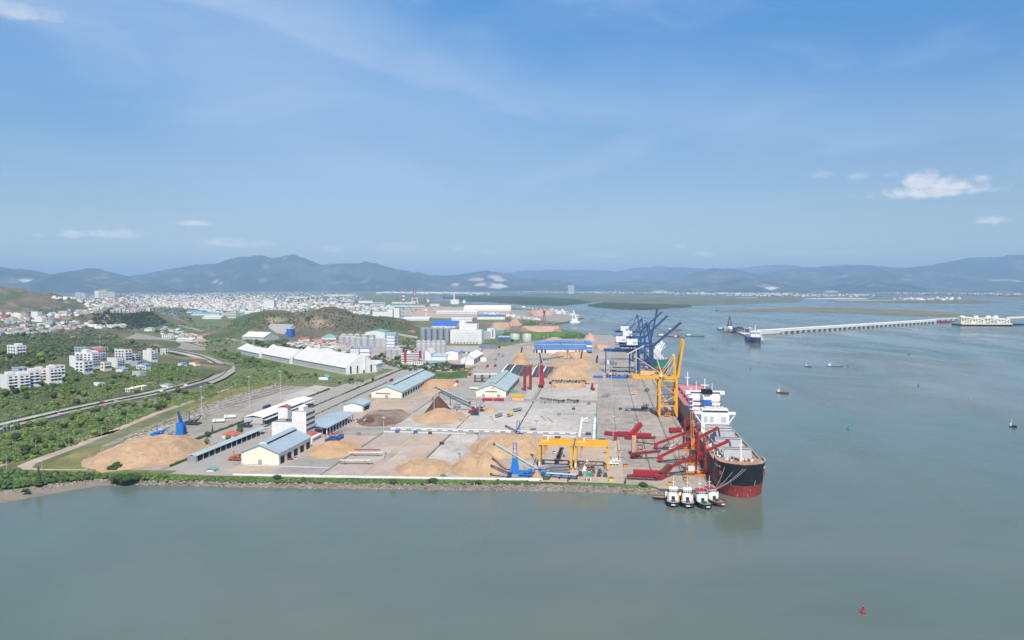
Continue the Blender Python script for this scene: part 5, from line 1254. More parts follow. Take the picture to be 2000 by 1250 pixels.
# excavators and loaders
def excavator(label, pos, rz, m):
    t = thing('excavator', label, 'excavator', pos, rz)
    for x in (-1.3, 1.3): MB().base(x - .3, x + .3, -2, 2, 0, .9).build('track', 'rubber', t)
    MB().base(-1.4, 1.4, -2.2, 1.4, 1.0, 2.3).build('body', m, t); MB().base(-1.35, -.2, .4, 1.9, 2.3, 3.4).build('cabin', 'dark_glass', t)
    MB().beam((.4, 1.3, 2), (.4, 4.4, 5), .5, .6).build('boom', m, t); MB().beam((.4, 4.4, 5), (.4, 6.6, 2.4), .4, .5).build('arm', m, t); MB().base(-.1, .9, 6.2, 7.2, 1.4, 2.6).build('bucket', 'dark_steel', t)
    return t
ex = excavator('yellow excavator at work behind the red towers', at(1042, 716), 1.0, 'crane_yellow')
for px_, py_, rz, lb in [(1053, 716, 2.3, 'yellow excavator right of another behind the towers'), (1062, 718, .3, 'yellow wheel machine beside the two excavators'), (910, 726, 1.6, 'orange excavator on the lawn path'), (1146, 750, .5, 'orange round machine at the end of the truck row')]: dup(ex, at(px_, py_), rz, lb)
excavator('grey excavator on the low bark heap', at(713, 826, 4.0), 1.6, 'blue_grey_wall')
# truck row with white cabs
tc_ = truck('white cab tractor in the row before the smooth dome', at(1075, 750), PORT + .2, 'dark_steel', 'white_paint', 'white cab tractors parked in a row', 5)
for k in range(7): dup(tc_, at(1088 + k * 7.2, 750 + R.uniform(-.6, .6)), PORT + R.uniform(-.3, .4))
# wagons and containers
def container(label, pos, rz, m, ln=12.2, n=1, group=None):
    t = thing('container', label, 'container', pos, rz, group)
    MB().base(-1.22, 1.22, -ln / 2, ln / 2, .15, 2.75).build('shell', m, t)
    for k in range(int(ln)): MB().base(-1.28, 1.28, -ln / 2 + .3 + k, -ln / 2 + .6 + k, .3, 2.6).build('rib', m, t)
    MB().base(-1.1, 1.1, -ln / 2 - .06, -ln / 2, .3, 2.6).build('door', m, t)
    return t
for px_, py_, rz, m_, lb in [(1168, 738, 1.57, 'vivid_blue', 'blue topped wagon before the far containers, left'), (1200, 739, 1.57, 'vivid_blue', 'blue topped wagon left of the yellow crane'), (1214, 739, 1.57, 'vivid_blue', 'blue topped wagon nearest the yellow crane'), (732, 776, 1.57, 'container_rust', 'rust red box left of the long warehouse door'), (774, 775, 1.57, 'container_rust', 'rust red box right of the long warehouse door'),
                     (1010, 776, 1.5, 'crane_yellow', 'yellow box by the sage warehouse'), (1012, 783, 1.5, 'pale_orange', 'orange flat rack below the yellow box'), (1000, 766, 1.4, 'teal_roof', 'teal tarpaulined box beside the sage warehouse'), (963, 783, 1.6, 'bright_red', 'long red trailer before the sage warehouse gable'), (521, 797, 0.0, 'crane_blue', 'blue tank wagon on the loading track')]:
    container(lb, at(px_, py_), PORT + rz, m_, 22 if 'trailer' in lb else 12.2)
cc = [('dark_steel', 'container_rust', 'ship_green', 'hull_navy', 'white_paint', 'vivid_blue')[k] for k in (0, 1, 2, 3, 4, 5)]
for k in range(14):
    container('small container in the stack under the blue cranes', W(-58 + 2.9 * (k % 10) * 1.25, 505 + 16 * (k // 10), LAND), PORT, cc[[0, 3, 0, 1, 3, 2, 0, 3, 1, 0, 5, 4, 1, 2][k]], 12.2, group='containers under the blue cranes')
for k in range(9):
    container('container in the block behind the blue cranes', W(-60 + 4 * (k % 5), 660 + 22 * (k // 5), LAND), PORT, ['container_rust', 'white_paint', 'vivid_blue', 'ship_green', 'container_rust'][k % 5], 12.2, group='containers behind the blue cranes')
# flat conveyor parts on the slab
for k, (px_, py_, ln, m_) in enumerate([(713, 880, 22, 'loader_red'), (713, 886, 24, 'white_paint'), (716, 891, 22, 'dark_steel'), (693, 901, 20, 'white_paint'), (697, 907, 22, 'dark_steel')]):
    t = thing('conveyor_section', ['red conveyor section lying farthest of the laid out parts', 'white conveyor section second among the laid out parts', 'black conveyor section third among the laid out parts', 'white conveyor section fourth among the laid out parts', 'black conveyor section nearest the sea wall'][k], 'conveyor', at(px_, py_), PORT + .1)
    for y in (-.5, .5): MB().beam((-ln / 2, y, .8), (ln / 2, y, .8), .2, .3).build('rail', m_, t)
    for j in range(8): MB().beam((-ln / 2 + j * ln / 7, -.5, .8), (-ln / 2 + j * ln / 7, .5, .8), .15).build('cross_bar', m_, t)
    for j in (-.35, .35): MB().base(ln * j - .2, ln * j + .2, -.6, .6, 0, .7).build('foot', 'dark_steel', t)
for k, (px_, py_) in enumerate([(1041, 839), (1064, 868), (1149, 848), (1089, 855), (1176, 860), (1172, 862)]):
    t = thing('steel_grating', 'dark steel platform stored behind the yellow gantries', 'platform', at(px_, py_), PORT, 'steel platforms stored behind the gantries')
    for j in range(6): MB().base(-2.2, 2.2, -4 + j * 1.5, -3.3 + j * 1.5, .2, .5 + .1 * (k % 3)).build('grate', 'dark_steel' if k else 'bark_grey', t)
    for x in (-2, 2): MB().base(x - .15, x + .15, -4.2, 4.4, 0, .3).build('bearer', 'dark_steel', t)

VV = []; FF = []; rs_ = np.random.RandomState(8)
for k in range(420):
    f_ = rs_.rand(); px_ = 245 + f_ * 300; py_ = 862 - f_ * 108 - rs_.rand() * 12 + 4
    x, y = G(px_, py_); an = -.15 + .3 * rs_.rand() + (1.57 if rs_.rand() < .3 else 0); co, si = math.cos(an), math.sin(an)
    V_ = ROCKV * np.array([1.3, .35, .3]) * (.6 + .7 * rs_.rand()); V_ = np.c_[V_[:, 0] * co - V_[:, 1] * si, V_[:, 0] * si + V_[:, 1] * co, V_[:, 2]] + np.array([x, y, LAND + .1]); VV.append(V_); FF.append(ROCKF + 8 * k)
o = npmesh('sleepers', np.concatenate(VV), np.concatenate(FF), 'pale_concrete', 'stuff'); o['label'] = 'pale concrete sleepers scattered beside the rails'
for k, (px_, py_, m_, lb) in enumerate([(1120, 800, 'dark_steel', 'dark crate on the oil marked slab'), (1092, 812, 'steel_grey', 'grey crate alone on the oil marked slab'), (1150, 790, 'container_rust', 'rusty box at the corner of the oil marked slab'), (1212, 800, 'dark_steel', 'black box on the wharf near the middle mast'), (1243, 832, 'steel_grey', 'grey box on the wharf above the tippers'), (1222, 912, 'orange_paint', 'orange box on the wharf by the low trailer'), (1340, 938, 'orange_paint', 'orange frame at the quay corner behind the tugs'), (1310, 948, 'crane_yellow', 'yellow box at the quay corner behind the tugs'), (863, 868, 'dark_steel', 'dark box on the pinkish slab'), (812, 846, 'bright_blue', 'blue road block on the cross road'), (776, 845, 'bright_blue', 'blue and black road block at the left of the cross road'), (840, 848, 'dark_steel', 'black block on the cross road barriers'), (700, 850, 'steel_grey', 'grey box on the dirt slab by the cross road'), (1008, 857, 'dark_steel', 'dark box on the crest side of the long ridge')]):
    t = thing('crate', lb, 'crate', at(px_, py_), PORT + R.uniform(-.3, .3)); MB().base(-1.5, 1.5, -1, 1, .15, 1.7).build('box', m_, t); MB().base(-1.55, 1.55, -1.05, 1.05, 1.7, 1.85).build('lid', 'dark_steel', t)
    for s_ in (-1, 1): MB().base(1.2 * s_ - .15, 1.2 * s_ + .15, -1, 1, 0, .15).build('skid', 'dark_steel', t)
# ================================================================ CONVEYORS AND STACKERS
def stacker(label, lo, hi, wd, m, name='conveyor', base=None, basem=None, legs=None, legm='dark_steel', cover=None, group=None):
    """inclined belt: lo, hi = world ends; base = share of the length over which a broad tower stands"""
    lo = Vector(lo); hi = Vector(hi); org = Vector((lo.x, lo.y, LAND))
    t = thing(name, label, 'conveyor', org, 0, group)
    a = lo - org; b = hi - org; d = (b - a).normalized(); sd = d.cross(Vector((0, 0, 1))).normalized() * wd / 2; up = sd.normalized().cross(d)
    tr_ = MB()
    for s_ in (-1, 1):
        tr_.beam(a + sd * s_, b + sd * s_, .22); tr_.beam(a + sd * s_ + up * 1.3, b + sd * s_ + up * 1.3, .22)
        n = max(4, int((b - a).length / 2.6))
        for k in range(n):
            p_, q_ = a.lerp(b, k / n), a.lerp(b, (k + 1) / n); o = up * 1.3
            tr_.beam(p_ + sd * s_ + (o if k % 2 else o * 0), q_ + sd * s_ + (o * 0 if k % 2 else o), .14)
    tr_.build('truss', m, t)
    MB().beam(a + up * .9, b + up * .9, wd * .8, .15).build('belt', 'rubber', t)
    if cover: MB().beam(a.lerp(b, .03) + up * 1.45, b.lerp(a, .02) + up * 1.45, wd * 1.1, .3).build('belt_cover', cover, t)
    MB().tube(b - sd * 1.3 + up * .7, b + sd * 1.3 + up * .7, .7, 10).build('head_pulley', 'dark_steel', t)
    h = MB(); hz = 2.4; h.add([(a.x + x * 1.6, a.y + y * 1.6, z_ + 1.0) for z_, f_ in ((.2, .5), (hz, 1)) for x, y in ((-f_, -f_), (f_, -f_), (f_, f_), (-f_, f_))], [(0, 1, 5, 4), (1, 2, 6, 5), (2, 3, 7, 6), (3, 0, 4, 7), (3, 2, 1, 0)]); h.build('feed_hopper', m if not basem else basem, t)
    for f_ in (legs or ()):
        p_ = a.lerp(b, f_)
        for s_ in (-1, 1):
            MB().beam(p_ + sd * s_, Vector((p_.x + sd.x * s_ * 2.2, p_.y + sd.y * s_ * 2.2, .3)), .4).build('leg', legm, t)
            MB().tube(Vector((p_.x + sd.x * s_ * 2.2, p_.y + sd.y * s_ * 2.2, .6)) - d * .4, Vector((p_.x + sd.x * s_ * 2.2, p_.y + sd.y * s_ * 2.2, .6)) + d * .4, .6, 8).build('wheel', 'rubber', t)
    if base is not None:
        p_ = a.lerp(b, base); w1, w2 = wd * 1.5, wd * .8
        bt = MB(); z_ = p_.z - .3
        bt.add([(p_.x + x * w1, p_.y + y * w1, 0) for x, y in ((-1, -.8), (1, -.8), (1, .8), (-1, .8))] + [(p_.x + x * w2, p_.y + y * w2, z_) for x, y in ((-1, -.8), (1, -.8), (1, .8), (-1, .8))], [(0, 1, 5, 4), (1, 2, 6, 5), (2, 3, 7, 6), (3, 0, 4, 7), (4, 5, 6, 7)])
        bt.build('tower_base', basem, t)
        MB().beam((p_.x - w2 * .9, p_.y, z_), (p_.x - w2 * .5, p_.y, z_ + 10), .5).build('mast_leg', basem, t); MB().beam((p_.x + w2 * .9, p_.y, z_), (p_.x + w2 * .5, p_.y, z_ + 10), .5).build('mast_leg', basem, t)
        for k in range(3): MB().beam((p_.x - w2 * .8, p_.y, z_ + 3 * k + 3), (p_.x + w2 * .8, p_.y, z_ + 3 * k + 3), .3).build('rung', basem, t)
    return t
def seg(pl, ph, zlo=1.2):
    lo = Vector((*G(*pl, LAND + zlo), LAND + zlo)); hi = Vector(AT(ph[0], ph[1], lo.y)); return lo, hi
stacker('long grey stacker boom on a bright blue tower by the sea wall', *seg((1051, 921), (964, 869)), 2.0, 'belt_green', 'stacker', base=.52, basem='bright_blue', cover='belt_green')
stacker('black belt stacker on a small blue frame behind the woodchip ridge', *seg((1043, 862), (987, 834)), 2.0, 'dark_steel', 'stacker', base=.55, basem='bright_blue')
stacker('upper of two parallel green covered conveyors over the dark bark cone', *seg((917, 789), (849, 757)), 2.0, 'dark_steel', cover='belt_green', legs=(.55,))
stacker('lower of two parallel conveyors feeding the dark bark cone', *seg((924, 799), (861, 767)), 2.0, 'dark_steel', cover='steel_grey', legs=(.5,), legm='steel_grey')
stacker('short conveyor ending over the small bark spout', *seg((846, 776), (859, 768), 3), 1.2, 'steel_grey', legs=(.1, .9))
stacker('dark blue boom lying low by the sea wall', *seg((996, 929), (959, 912)), 1.5, 'crane_blue', legs=(.1,))
stacker('dark red and black boom raised over the far woodchip', *seg((1117, 700), (1094, 671)), 2.4, 'loader_red', legs=(.15, .4))
stacker('dark steep stacker at the far woodchip row, left', *seg((1015, 708), (1021, 679)), 2.6, 'dark_steel', legs=(.3,))
stacker('dark blue stacker behind the red towers', *seg((1057, 709), (1052, 689)), 2.2, 'crane_blue', legs=(.3,))
stacker('dark stacker head right of the broad woodchip heap', *seg((1135, 703), (1138, 686)), 2.4, 'dark_steel', legs=(.3,))
stacker('short dark stacker right of the far woodchip', *seg((1166, 707), (1168, 695)), 3.0, 'dark_steel', legs=(.3,))
stacker('low dark belt running to the far woodchip', *seg((1062, 703), (1100, 697)), 2.0, 'dark_steel', legs=(.2, .8))
stacker('thin conveyor feeding the pink ore heap', *seg((1130, 662), (1155, 648)), 2.4, 'dark_steel', legs=(.4,))
stacker('black belt conveyor lying on the slab edge, left half', *seg((1100, 785), (1056, 779)), 1.6, 'dark_steel', legs=(.2, .8))
stacker('black belt conveyor lying on the slab edge, right half', *seg((1128, 785), (1108, 782)), 1.6, 'dark_steel', legs=(.3,))
stacker('dark folded belt conveyor under the left yellow gantry', Vector((*G(1087, 904, 4), 4)), Vector((*G(1097, 880, 6), 7)), 2.2, 'dark_steel', legs=(.3, .8))
stacker('blue and green low belt along the sea wall', Vector((*G(1062, 928, 4), 4)), Vector((*G(1127, 933, 4), 4.2)), 2.0, 'bright_blue', cover='belt_green', legs=(.2, .5, .8))
stacker('faint long boom far left of the blue shed', *seg((905, 718), (916, 690), 2), 1.0, 'steel_grey', legs=(.3,))
# black screening plant and loose machines
def rig(label, px_, py_, m, s_=1.0, seed=1, name='screening_plant'):
    r = random.Random(seed)
    t = thing(name, label, 'machine', at(px_, py_), PORT)
    MB().base(-4 * s_, 4 * s_, -2 * s_, 2 * s_, 1.0, 1.6).build('frame', m, t)
    for k in range(4): MB().base((-3.6 + 2.4 * k) * s_, (-3.2 + 2.4 * k) * s_, -1.8 * s_, 1.8 * s_, 0, 1.0).build('foot', m, t)
    for k in range(3): MB().base((-3.4 + 2.3 * k) * s_, (-1.6 + 2.3 * k) * s_, -1.6 * s_, 1.6 * s_, 1.6 + k * .8, 2.5 + k * .9).build('deck', m, t)
    MB().beam((2 * s_, 0, 2), (5.4 * s_, r.uniform(-2, 2), 4.4 * s_), 1.0, .5).build('feed_arm', m, t)
    MB().beam((-1 * s_, 0, 2), (-1 * s_, 0, 6 * s_), .4).build('post', m, t)
    return t
rig('black screening plant at the foot of the green conveyors', 934, 803, 'dark_steel', 1.3, 1)
rig('dark red screening frame left of the black plant', 925, 807, 'loader_red', 1.2, 2); rig('black machine before the screening plant', 928, 811, 'dark_steel', .9, 3); rig('grey machine under the green conveyors', 892, 797, 'steel_grey', .9, 4)
rig('bright blue dismantled feeder by the rails', 310, 851, 'bright_blue', 1.4, 5); rig('grey broken frame beside the blue feeder', 330, 853, 'steel_grey', 1.1, 6); rig('dark hopper wagon with a raised arm right of the blue hopper', 374, 829, 'dark_steel', 1.8, 7)
rig('blue drum frame before the blue stacker tower', 1027, 930, 'bright_blue', 1.1, 8); rig('grey hopper at the foot of the grey stacker', 1059, 922, 'steel_grey', 1.2, 9); rig('grey and black machine between the yellow gantries', 1147, 918, 'bark_grey', 1.2, 10)
rig('red and white unit beside the machine between the gantries', 1139, 914, 'bright_red', .6, 11); rig('white pump unit right of the yellow gantries', 1199, 908, 'white_paint', .8, 12); rig('dark machine at the foot of the far stacker', 1020, 712, 'dark_steel', 1.2, 13); rig('dark machine left of the loading shed', 478, 834, 'dark_steel', 1.4, 14)
rig('brown scrap heap left of the cream warehouse', 460, 899, 'container_rust', 1.1, 15, 'scrap_frame'); rig('orange grab standing on the wharf left of the yellow crane', 1237, 771, 'pale_orange', .8, 16, 'grab'); rig('dark grab on the wharf beside the orange one', 1263, 765, 'dark_steel', .6, 17, 'grab'); rig('pale work frame on the empty wharf', 1182, 774, 'steel_grey', .9, 18, 'work_frame')
rig('dark machine in the shade of the yellow crane', 1259, 798, 'bark', .8, 19, 'work_frame'); rig('orange hopper by the quay edge at the yellow crane', 1303, 814, 'orange_paint', .6, 20, 'work_frame')
rig('white and green unit on the slab left of the white tubes', 1143, 825, 'white_paint', .7, 21, 'work_frame')
t = thing('kiosk', 'small green topped white kiosk on the sea bank', 'kiosk', at(1150, 940), PORT)
for x in (-1.2, 1.2): MB().base(x - .2, x + .2, -.2, .2, -1, 3.4).build('post', 'white_paint', t)
MB().base(-1.5, 1.5, -1, 1, 3.4, 5).build('tank', 'ship_green', t)
t = thing('kiosk', 'tiny red and yellow hut on the sea bank', 'hut', at(1194, 939), PORT); MB().base(-1.3, 1.3, -1, 1, -1, 1.6).build('wall', 'skin_yellow', t); MB().gable_roof(-1.6, 1.6, -1.2, 1.2, 1.6, 2.3, .2).build('roof', 'bright_red', t)
# blue hopper by the rails
t = thing('blue_hopper', 'bright blue hopper tower with a dark bent boom by the rails', 'hopper', at(354, 848), PORT)
h = MB(); h.add([(x * 2.7, y * 2.5, z) for z, f in ((0, 1.15), (9.5, .95)) for x, y in ((-f, -f), (f, -f), (f, f), (-f, f))], [(0, 1, 5, 4), (1, 2, 6, 5), (2, 3, 7, 6), (3, 0, 4, 7), (4, 5, 6, 7)]); h.build('tower_base', 'bright_blue', t)
MB().beam((0, 0, 9.4), (-1.0, 0, 14), 2.2, 2.0, 1.8, 1.6).build('boom', 'crane_blue', t); MB().beam((-1.0, 0, 13.6), (-2.6, .4, 18), 1.6, 1.4, 1.0, .9).build('boom_tip', 'crane_blue', t)
for k in range(3): MB().base(2.4, 3.6, -2 + k * 1.5, -1.2 + k * 1.5, 0, 7 - k).build('strut', 'crane_blue', t)

# ================================================================ YELLOW GANTRIES
def gantry(label, uc, vc):
    t = thing('gantry_crane', label, 'gantry crane', W(uc, vc), PORT)
    hw, hd, ht = 10.2, 5.3, 15.0
    for x in (-hw, hw):
        for y in (-hd, hd): MB().beam((x, y, 1.2), (x * .985, y * .92, ht), 1.2, 1.3, 1.35, 1.3).build('leg', 'crane_yellow', t)
        MB().base(x - .5, x + .5, -hd - 1.4, hd + 1.4, .7, 1.6).build('sill_beam', 'crane_yellow', t); MB().base(x - .45, x + .45, -hd, hd, ht - 1.5, ht - .5).build('tie_beam', 'crane_yellow', t)
        for y in (-hd - .8, -hd + .8, hd - .8, hd + .8): MB().tube((x - .3, y, .55), (x + .3, y, .55), .55, 10).build('wheel', 'rubber', t)
    for y in (-hd * .92, hd * .92):
        g = MB().base(-hw - .25, hw + .25, y - .75, y + .75, ht - .2, ht + 2.1).build('girder', 'crane_yellow', t)
        MB().base(-hw - .25, hw + .25, y - 1.5, y - .78, ht + .1, ht + .22).build('walkway', 'pale_orange', g)
        for k in range(12): MB().base(-hw + k * 1.85, -hw + .1 + k * 1.85, y - 1.5, y - 1.42, ht + .2, ht + 1.3).build('rail_post', 'crane_yellow', g)
    tr_ = MB().base(-hw + .8, -hw + 5, -hd, hd, ht + 2.1, ht + 3.0).build('trolley', 'pale_orange', t)
    MB().base(-hw + 1.2, -hw + 4.4, -3.4, 0, ht + 3, ht + 4.6).build('winch_house', 'orange_paint', tr_); MB().base(-hw + 4.8, -hw + 5.8, -4, -3, ht + 2.4, ht + 4.8).build('cabinet', 'white_paint', tr_)
    MB().base(-hw + 3.0, -hw + 4.8, -hd - .5, -hd + 1.4, ht - 2.6, ht - .3).build('operator_cabin', 'orange_paint', t)
    MB().base(-hw - .55, -hw + .55, -hd - 1.2, -hd - .6, 1.6, 4.0).build('power_box', 'white_paint', t)
    for k in range(5): MB().tube((-hw + 3.2, -2 + k, 6), (-hw + 3.2, -2 + k, ht + 2), .05, 4).build('cable', 'dark_steel', t) if k in (0, 4) else None
    return t
gantry('left of the pair of yellow rubber tyred gantry cranes', -94.8, 43.5); gantry('right of the pair of yellow rubber tyred gantry cranes, over the white pipes', -71.7, 43.0)
# white pipes and spreader beams under and behind the gantries
for (a, b, lb) in [((1130, 862), (1137, 817), 'left long white pipe lying behind the gantries'), ((1159, 866), (1162, 817), 'right long white pipe lying behind the gantries')]:
    p_, q_ = Vector((*G(*a, 4.4), 1.4)), Vector((*G(*b, 4.4), 1.4)); o = Vector((p_.x, p_.y, 0)); t = thing('white_pipe', lb, 'pipe', (p_.x, p_.y, LAND))
    d = q_ - p_
    MB().tube((0, 0, 1.6), d + Vector((0, 0, 1.6)), 1.25, 12).build('tube', 'white_paint', t)
    for f_ in (.1, .4, .7, .95): MB().base(d.x * f_ - 1.6, d.x * f_ + 1.6, d.y * f_ - .4, d.y * f_ + .4, 0, .9).build('cradle', 'dark_steel', t); MB().tube(d * (f_ - .006) + Vector((0, 0, 1.6)), d * (f_ + .006) + Vector((0, 0, 1.6)), 1.5, 12).build('flange', 'steel_grey', t)
t = thing('grey_pipe', 'thin grey green pipe bent along the right white pipe', 'pipe', at(1166, 862)); d = Vector((*G(1166, 811), 0)) - Vector((*G(1166, 862), 0)); MB().tube((0, 0, 1), d + Vector((0, 0, 1)), .5, 8).build('tube', 'teal_roof', t); MB().tube(d + Vector((0, 0, 1)), d + Vector((-2.5, 1, 1)), .5, 8).build('elbow', 'teal_roof', t)
for k in range(9):
    t = thing('white_barrel', 'white drum in the row under the right yellow gantry', 'drum', W(-76.3 + .12 * k, 26 + k * 3.2), PORT, 'white drums under the gantry'); MB().tube((0, -1.2, 1.4), (0, 1.2, 1.4), 1.35, 10).build('shell', 'white_paint', t); MB().base(-1.2, 1.2, -.8, .8, 0, .5).build('cradle', 'dark_steel', t)
for k in range(6):
    t = thing('steel_beam', 'dark spreader beam laid across under the left gantry', 'beam', W(-94 + (k % 2), 24 + k * 3.6), PORT, 'dark beams under the left gantry'); MB().base(-9 + k * .5, 8 - k * .3, -.4, .4, .2, .9).build('web', 'dark_steel', t); MB().base(-9 + k * .5, 8 - k * .3, -.7, .7, .9, 1.05).build('flange', 'steel_grey', t)
for k in range(16):
    u, v = -79 + 3.9 * (k % 5) + R.uniform(-.8, .8), 22 + 7.5 * (k // 5) + R.uniform(-1, 1)
    rig_m = ['dark_steel', 'steel_grey', 'bark_grey', 'dark_steel'][k % 4]
    t = thing('machine_part', 'dark machine part stored under the right yellow gantry', 'machine', W(u, v), PORT + R.uniform(-.2, .2), 'machine parts under the right gantry')
    MB().base(-1.2, 1.2, -1.6, 1.6, 0, 1.2).build('casing', rig_m, t); MB().base(-.8, .9, -1.2, .4, 1.2, 2.2 + R.random()).build('housing', rig_m, t); MB().tube((-1.3, .6, 1.4), (1.3, .6, 1.4), .5, 8).build('drum', 'steel_grey', t)

# ================================================================ YELLOW SHIP-TO-SHORE CRANE
t = thing('quay_crane', 'tall yellow ship to shore crane with its boom raised', 'quay crane', W(-6.8, 240), PORT)
hx, hy = 7.6, 10.0
Yc = 'crane_yellow'
for x in (-hx, hx):
    for y in (-hy, hy):
        lg = MB().beam((x, y, 1.4), (x * .96, y * .9, 34), 1.8, 1.9).build('leg', Yc, t)
    MB().base(x - .7, x + .7, -hy - 3, hy + 3, 1.2, 2.6).build('sill_beam', Yc, t)
    for y in (-hy - 2, -hy, hy, hy + 2): MB().base(x - .6, x + .6, y - .9, y + .9, .1, 1.2).build('bogie', 'orange_paint', t)
    MB().beam((x, -hy, 12), (x, hy, 12), .9, 1.1).build('portal_beam', Yc, t); MB().beam((x * .96, -hy * .92, 33), (x * .96, hy * .92, 33), 1.2, 1.6).build('portal_beam', Yc, t)
    MB().beam((x, -hy, 13), (x * .96, hy * .92, 31), .6).build('brace', Yc, t)
for y in (-hy, hy):
    MB().beam((-hx, y, 10), (hx, y, 10), .8, 1.0).build('cross_beam', Yc, t); MB().beam((-hx, y * .9, 32.4), (hx, y * .9, 32.4), .9, 1.2).build('cross_beam', Yc, t)
    MB().beam((-hx, y, 30), (hx, y, 20), .55).build('brace', Yc, t); MB().beam((hx, y, 20), (-hx, y, 11), .55).build('brace', Yc, t)
for y in (-6.2, 6.2):
    MB().base(-31, hx + 1.6, y - .6, y + .6, 33.6, 36).build('girder', Yc, t)
    MB().beam((8.6, y, 35), (13.4, y, 69), 2.0, 2.8, 1.5, 1.9).build('boom_girder', Yc, t)
    MB().beam((hx * .9, y, 36), (5.6, y, 54), 1.1).build('apex_leg', Yc, t); MB().beam((-hx * .9, y, 36), (5.2, y, 53.5), .6).build('back_stay', 'pale_orange', t)
    MB().beam((-26, y, 36), (-6.0, y, 44), .3).build('tie_rod', 'pale_orange', t); MB().beam((-1.5, y, 36), (5.4, y, 48), .5).build('stay', 'pale_orange', t)
for k in range(8): MB().beam((9.1 + .58 * k, -6.2, 38.5 + 4.1 * k), (9.1 + .58 * k, 6.2, 38.5 + 4.1 * k), .35).build('boom_tie', Yc, t)
MB().beam((5.5, -3.8, 54), (5.5, 3.8, 54), 1.2).build('apex_beam', 'pale_orange', t); MB().base(3.8, 6.6, -2.5, 2.5, 54, 55.2).build('apex_platform', 'pale_orange', t)
mh = MB().base(-24, -10, -3.2, 3.2, 36.2, 39.6).build('machine_house', 'pale_orange', t)
for k in range(6): MB().base(-30 + k * 4, -29.8 + k * 4, -4.8, -4.6, 36, 38.2).build('rail_post', Yc, mh)
MB().base(-30, -8, -4.9, -3.7, 35.9, 36.05).build('walkway', 'pale_orange', t)
MB().base(-31, -28, -3, 3, 32.4, 33.6).build('counterweight', 'orange_paint', t)
MB().base(-7, -5.2, -11, -9, 36, 38.6).build('operator_cabin', 'white_paint', t); MB().base(-5, -3.4, -10.6, -9.4, 34, 36).build('cable_reel', 'bright_red', t)
MB().beam((-5.5, -6, 38), (-10, 2, 53), .7, .7, .5, .5).build('luffing_strut', 'pale_orange', t); MB().beam((-5.5, -7, 38), (-29, 3, 53), .7, .7, .5, .5).build('luffing_strut', 'pale_orange', t)
for k in range(5): MB().tube((-30 + k * 1.2, 0, 33.5), (-31.5 + k * 1.0, -2, 24), .07, 4).build('cable', 'dark_steel', t) if k in (0, 4) else None
st = MB()
for k in range(8): st.beam((-hx + .2, -hy + 1 + (k % 2) * 4, 3 + k * 3.8), (-hx + .2, -hy + 5 - (k % 2) * 4, 6.8 + k * 3.8), .6, .3)
st.build('stairs', 'orange_paint', t)
for k in range(7): MB().base(-hx + .8, hx - .8, -2.2 + k * .1, 2.2, 4 + k * 3.6, 4.2 + k * 3.6).build('grating', 'loader_red', t) if k % 2 == 0 else MB().beam((-4 + k, -2, 4 + k * 3.4), (4 - k * .5, 2, 8 + k * 3), .5).build('hopper_chute', 'bark_grey', t)

# ================================================================ BLUE SHIP-TO-SHORE CRANES
def blue_crane(label, v, tip, hu=-25):
    t = thing('quay_crane', label, 'quay crane', W(-8, v), PORT)
    hx, hy = 9, 9; m = 'crane_blue'
    for x in (-hx, hx):
        for y in (-hy, hy): MB().beam((x, y, .6), (x * .97, y * .9, 38), 1.8, 1.8).build('leg', m, t)
        MB().base(x - .8, x + .8, -hy - 3, hy + 3, .4, 2.2).build('sill_beam', m, t); MB().beam((x, -hy, 14), (x, hy, 14), 1.2, 1.6).build('portal_beam', m, t)
    for y in (-hy, hy):
        MB().beam((-hx, y, 13), (hx, y, 13), 1.2, 1.6).build('cross_beam', m, t); MB().beam((-hx, y, 36), (hx, y, 14), .8).build('brace', m, t)
    for y in (-3.4, 3.4):
        MB().base(-34, hx + 1, y - .8, y + .8, 36, 38.6).build('girder', m, t)
        MB().beam((hx, y, 37.5), tip[:1] + (y,) + tip[1:] if False else (tip[0], y, tip[1]), 1.6, 2.4).build('boom_girder', m, t)
        MB().beam((hx * .9, y, 38), (3.5, y, 66), 1.6).build('apex_leg', m, t); MB().beam((-hx, y, 38), (3.0, y, 65), .9).build('apex_leg', m, t)
        MB().beam((3.4, y, 65.5), (-30, y, 39), .5).build('back_stay', m, t); MB().beam((3.4, y, 65.5), (hx + (tip[0] - hx) * .55, y, 37.5 + (tip[1] - 37.5) * .55), .45).build('fore_stay', m, t)
    for k in range(7):
        f_ = k / 6; MB().beam((hx + (tip[0] - hx) * f_, -3.4, 37.5 + (tip[1] - 37.5) * f_), (hx + (tip[0] - hx) * f_, 3.4, 37.5 + (tip[1] - 37.5) * f_), .7).build('boom_tie', m, t)
    MB().beam((3.4, -3.8, 66), (3.4, 3.8, 66), 2.2).build('apex_beam', m, t)
    MB().base(tip[0] - 1.6, tip[0] + 1.6, -4.2, 4.2, tip[1] - .8, tip[1] + 1).build('boom_head', m, t)
    h = MB().base(hu, hu + 14, -4.6, 4.6, 39, 46.5).build('machine_house', 'white_paint', t); MB().base(hu + 8, hu + 13, -4.75, -4.6, 41, 43.4).build('louvre', 'grey_wall', h)
    MB().base(-40, -8, -6, 6, 38.6, 39).build('platform', m, t)
    return t
blue_crane('nearest dark blue quay crane with boom raised to the right', 540, (44, 68)); blue_crane('second dark blue quay crane with its boom almost upright', 588, (18, 84), -38); blue_crane('third dark blue quay crane with its boom half raised', 710, (42, 70)); blue_crane('farthest dark blue quay crane with a half raised boom', 840, (44, 71))
t = thing('yard_gantry', 'dark blue container gantry left of the nearest blue quay crane', 'gantry crane', W(-44, 560), PORT)
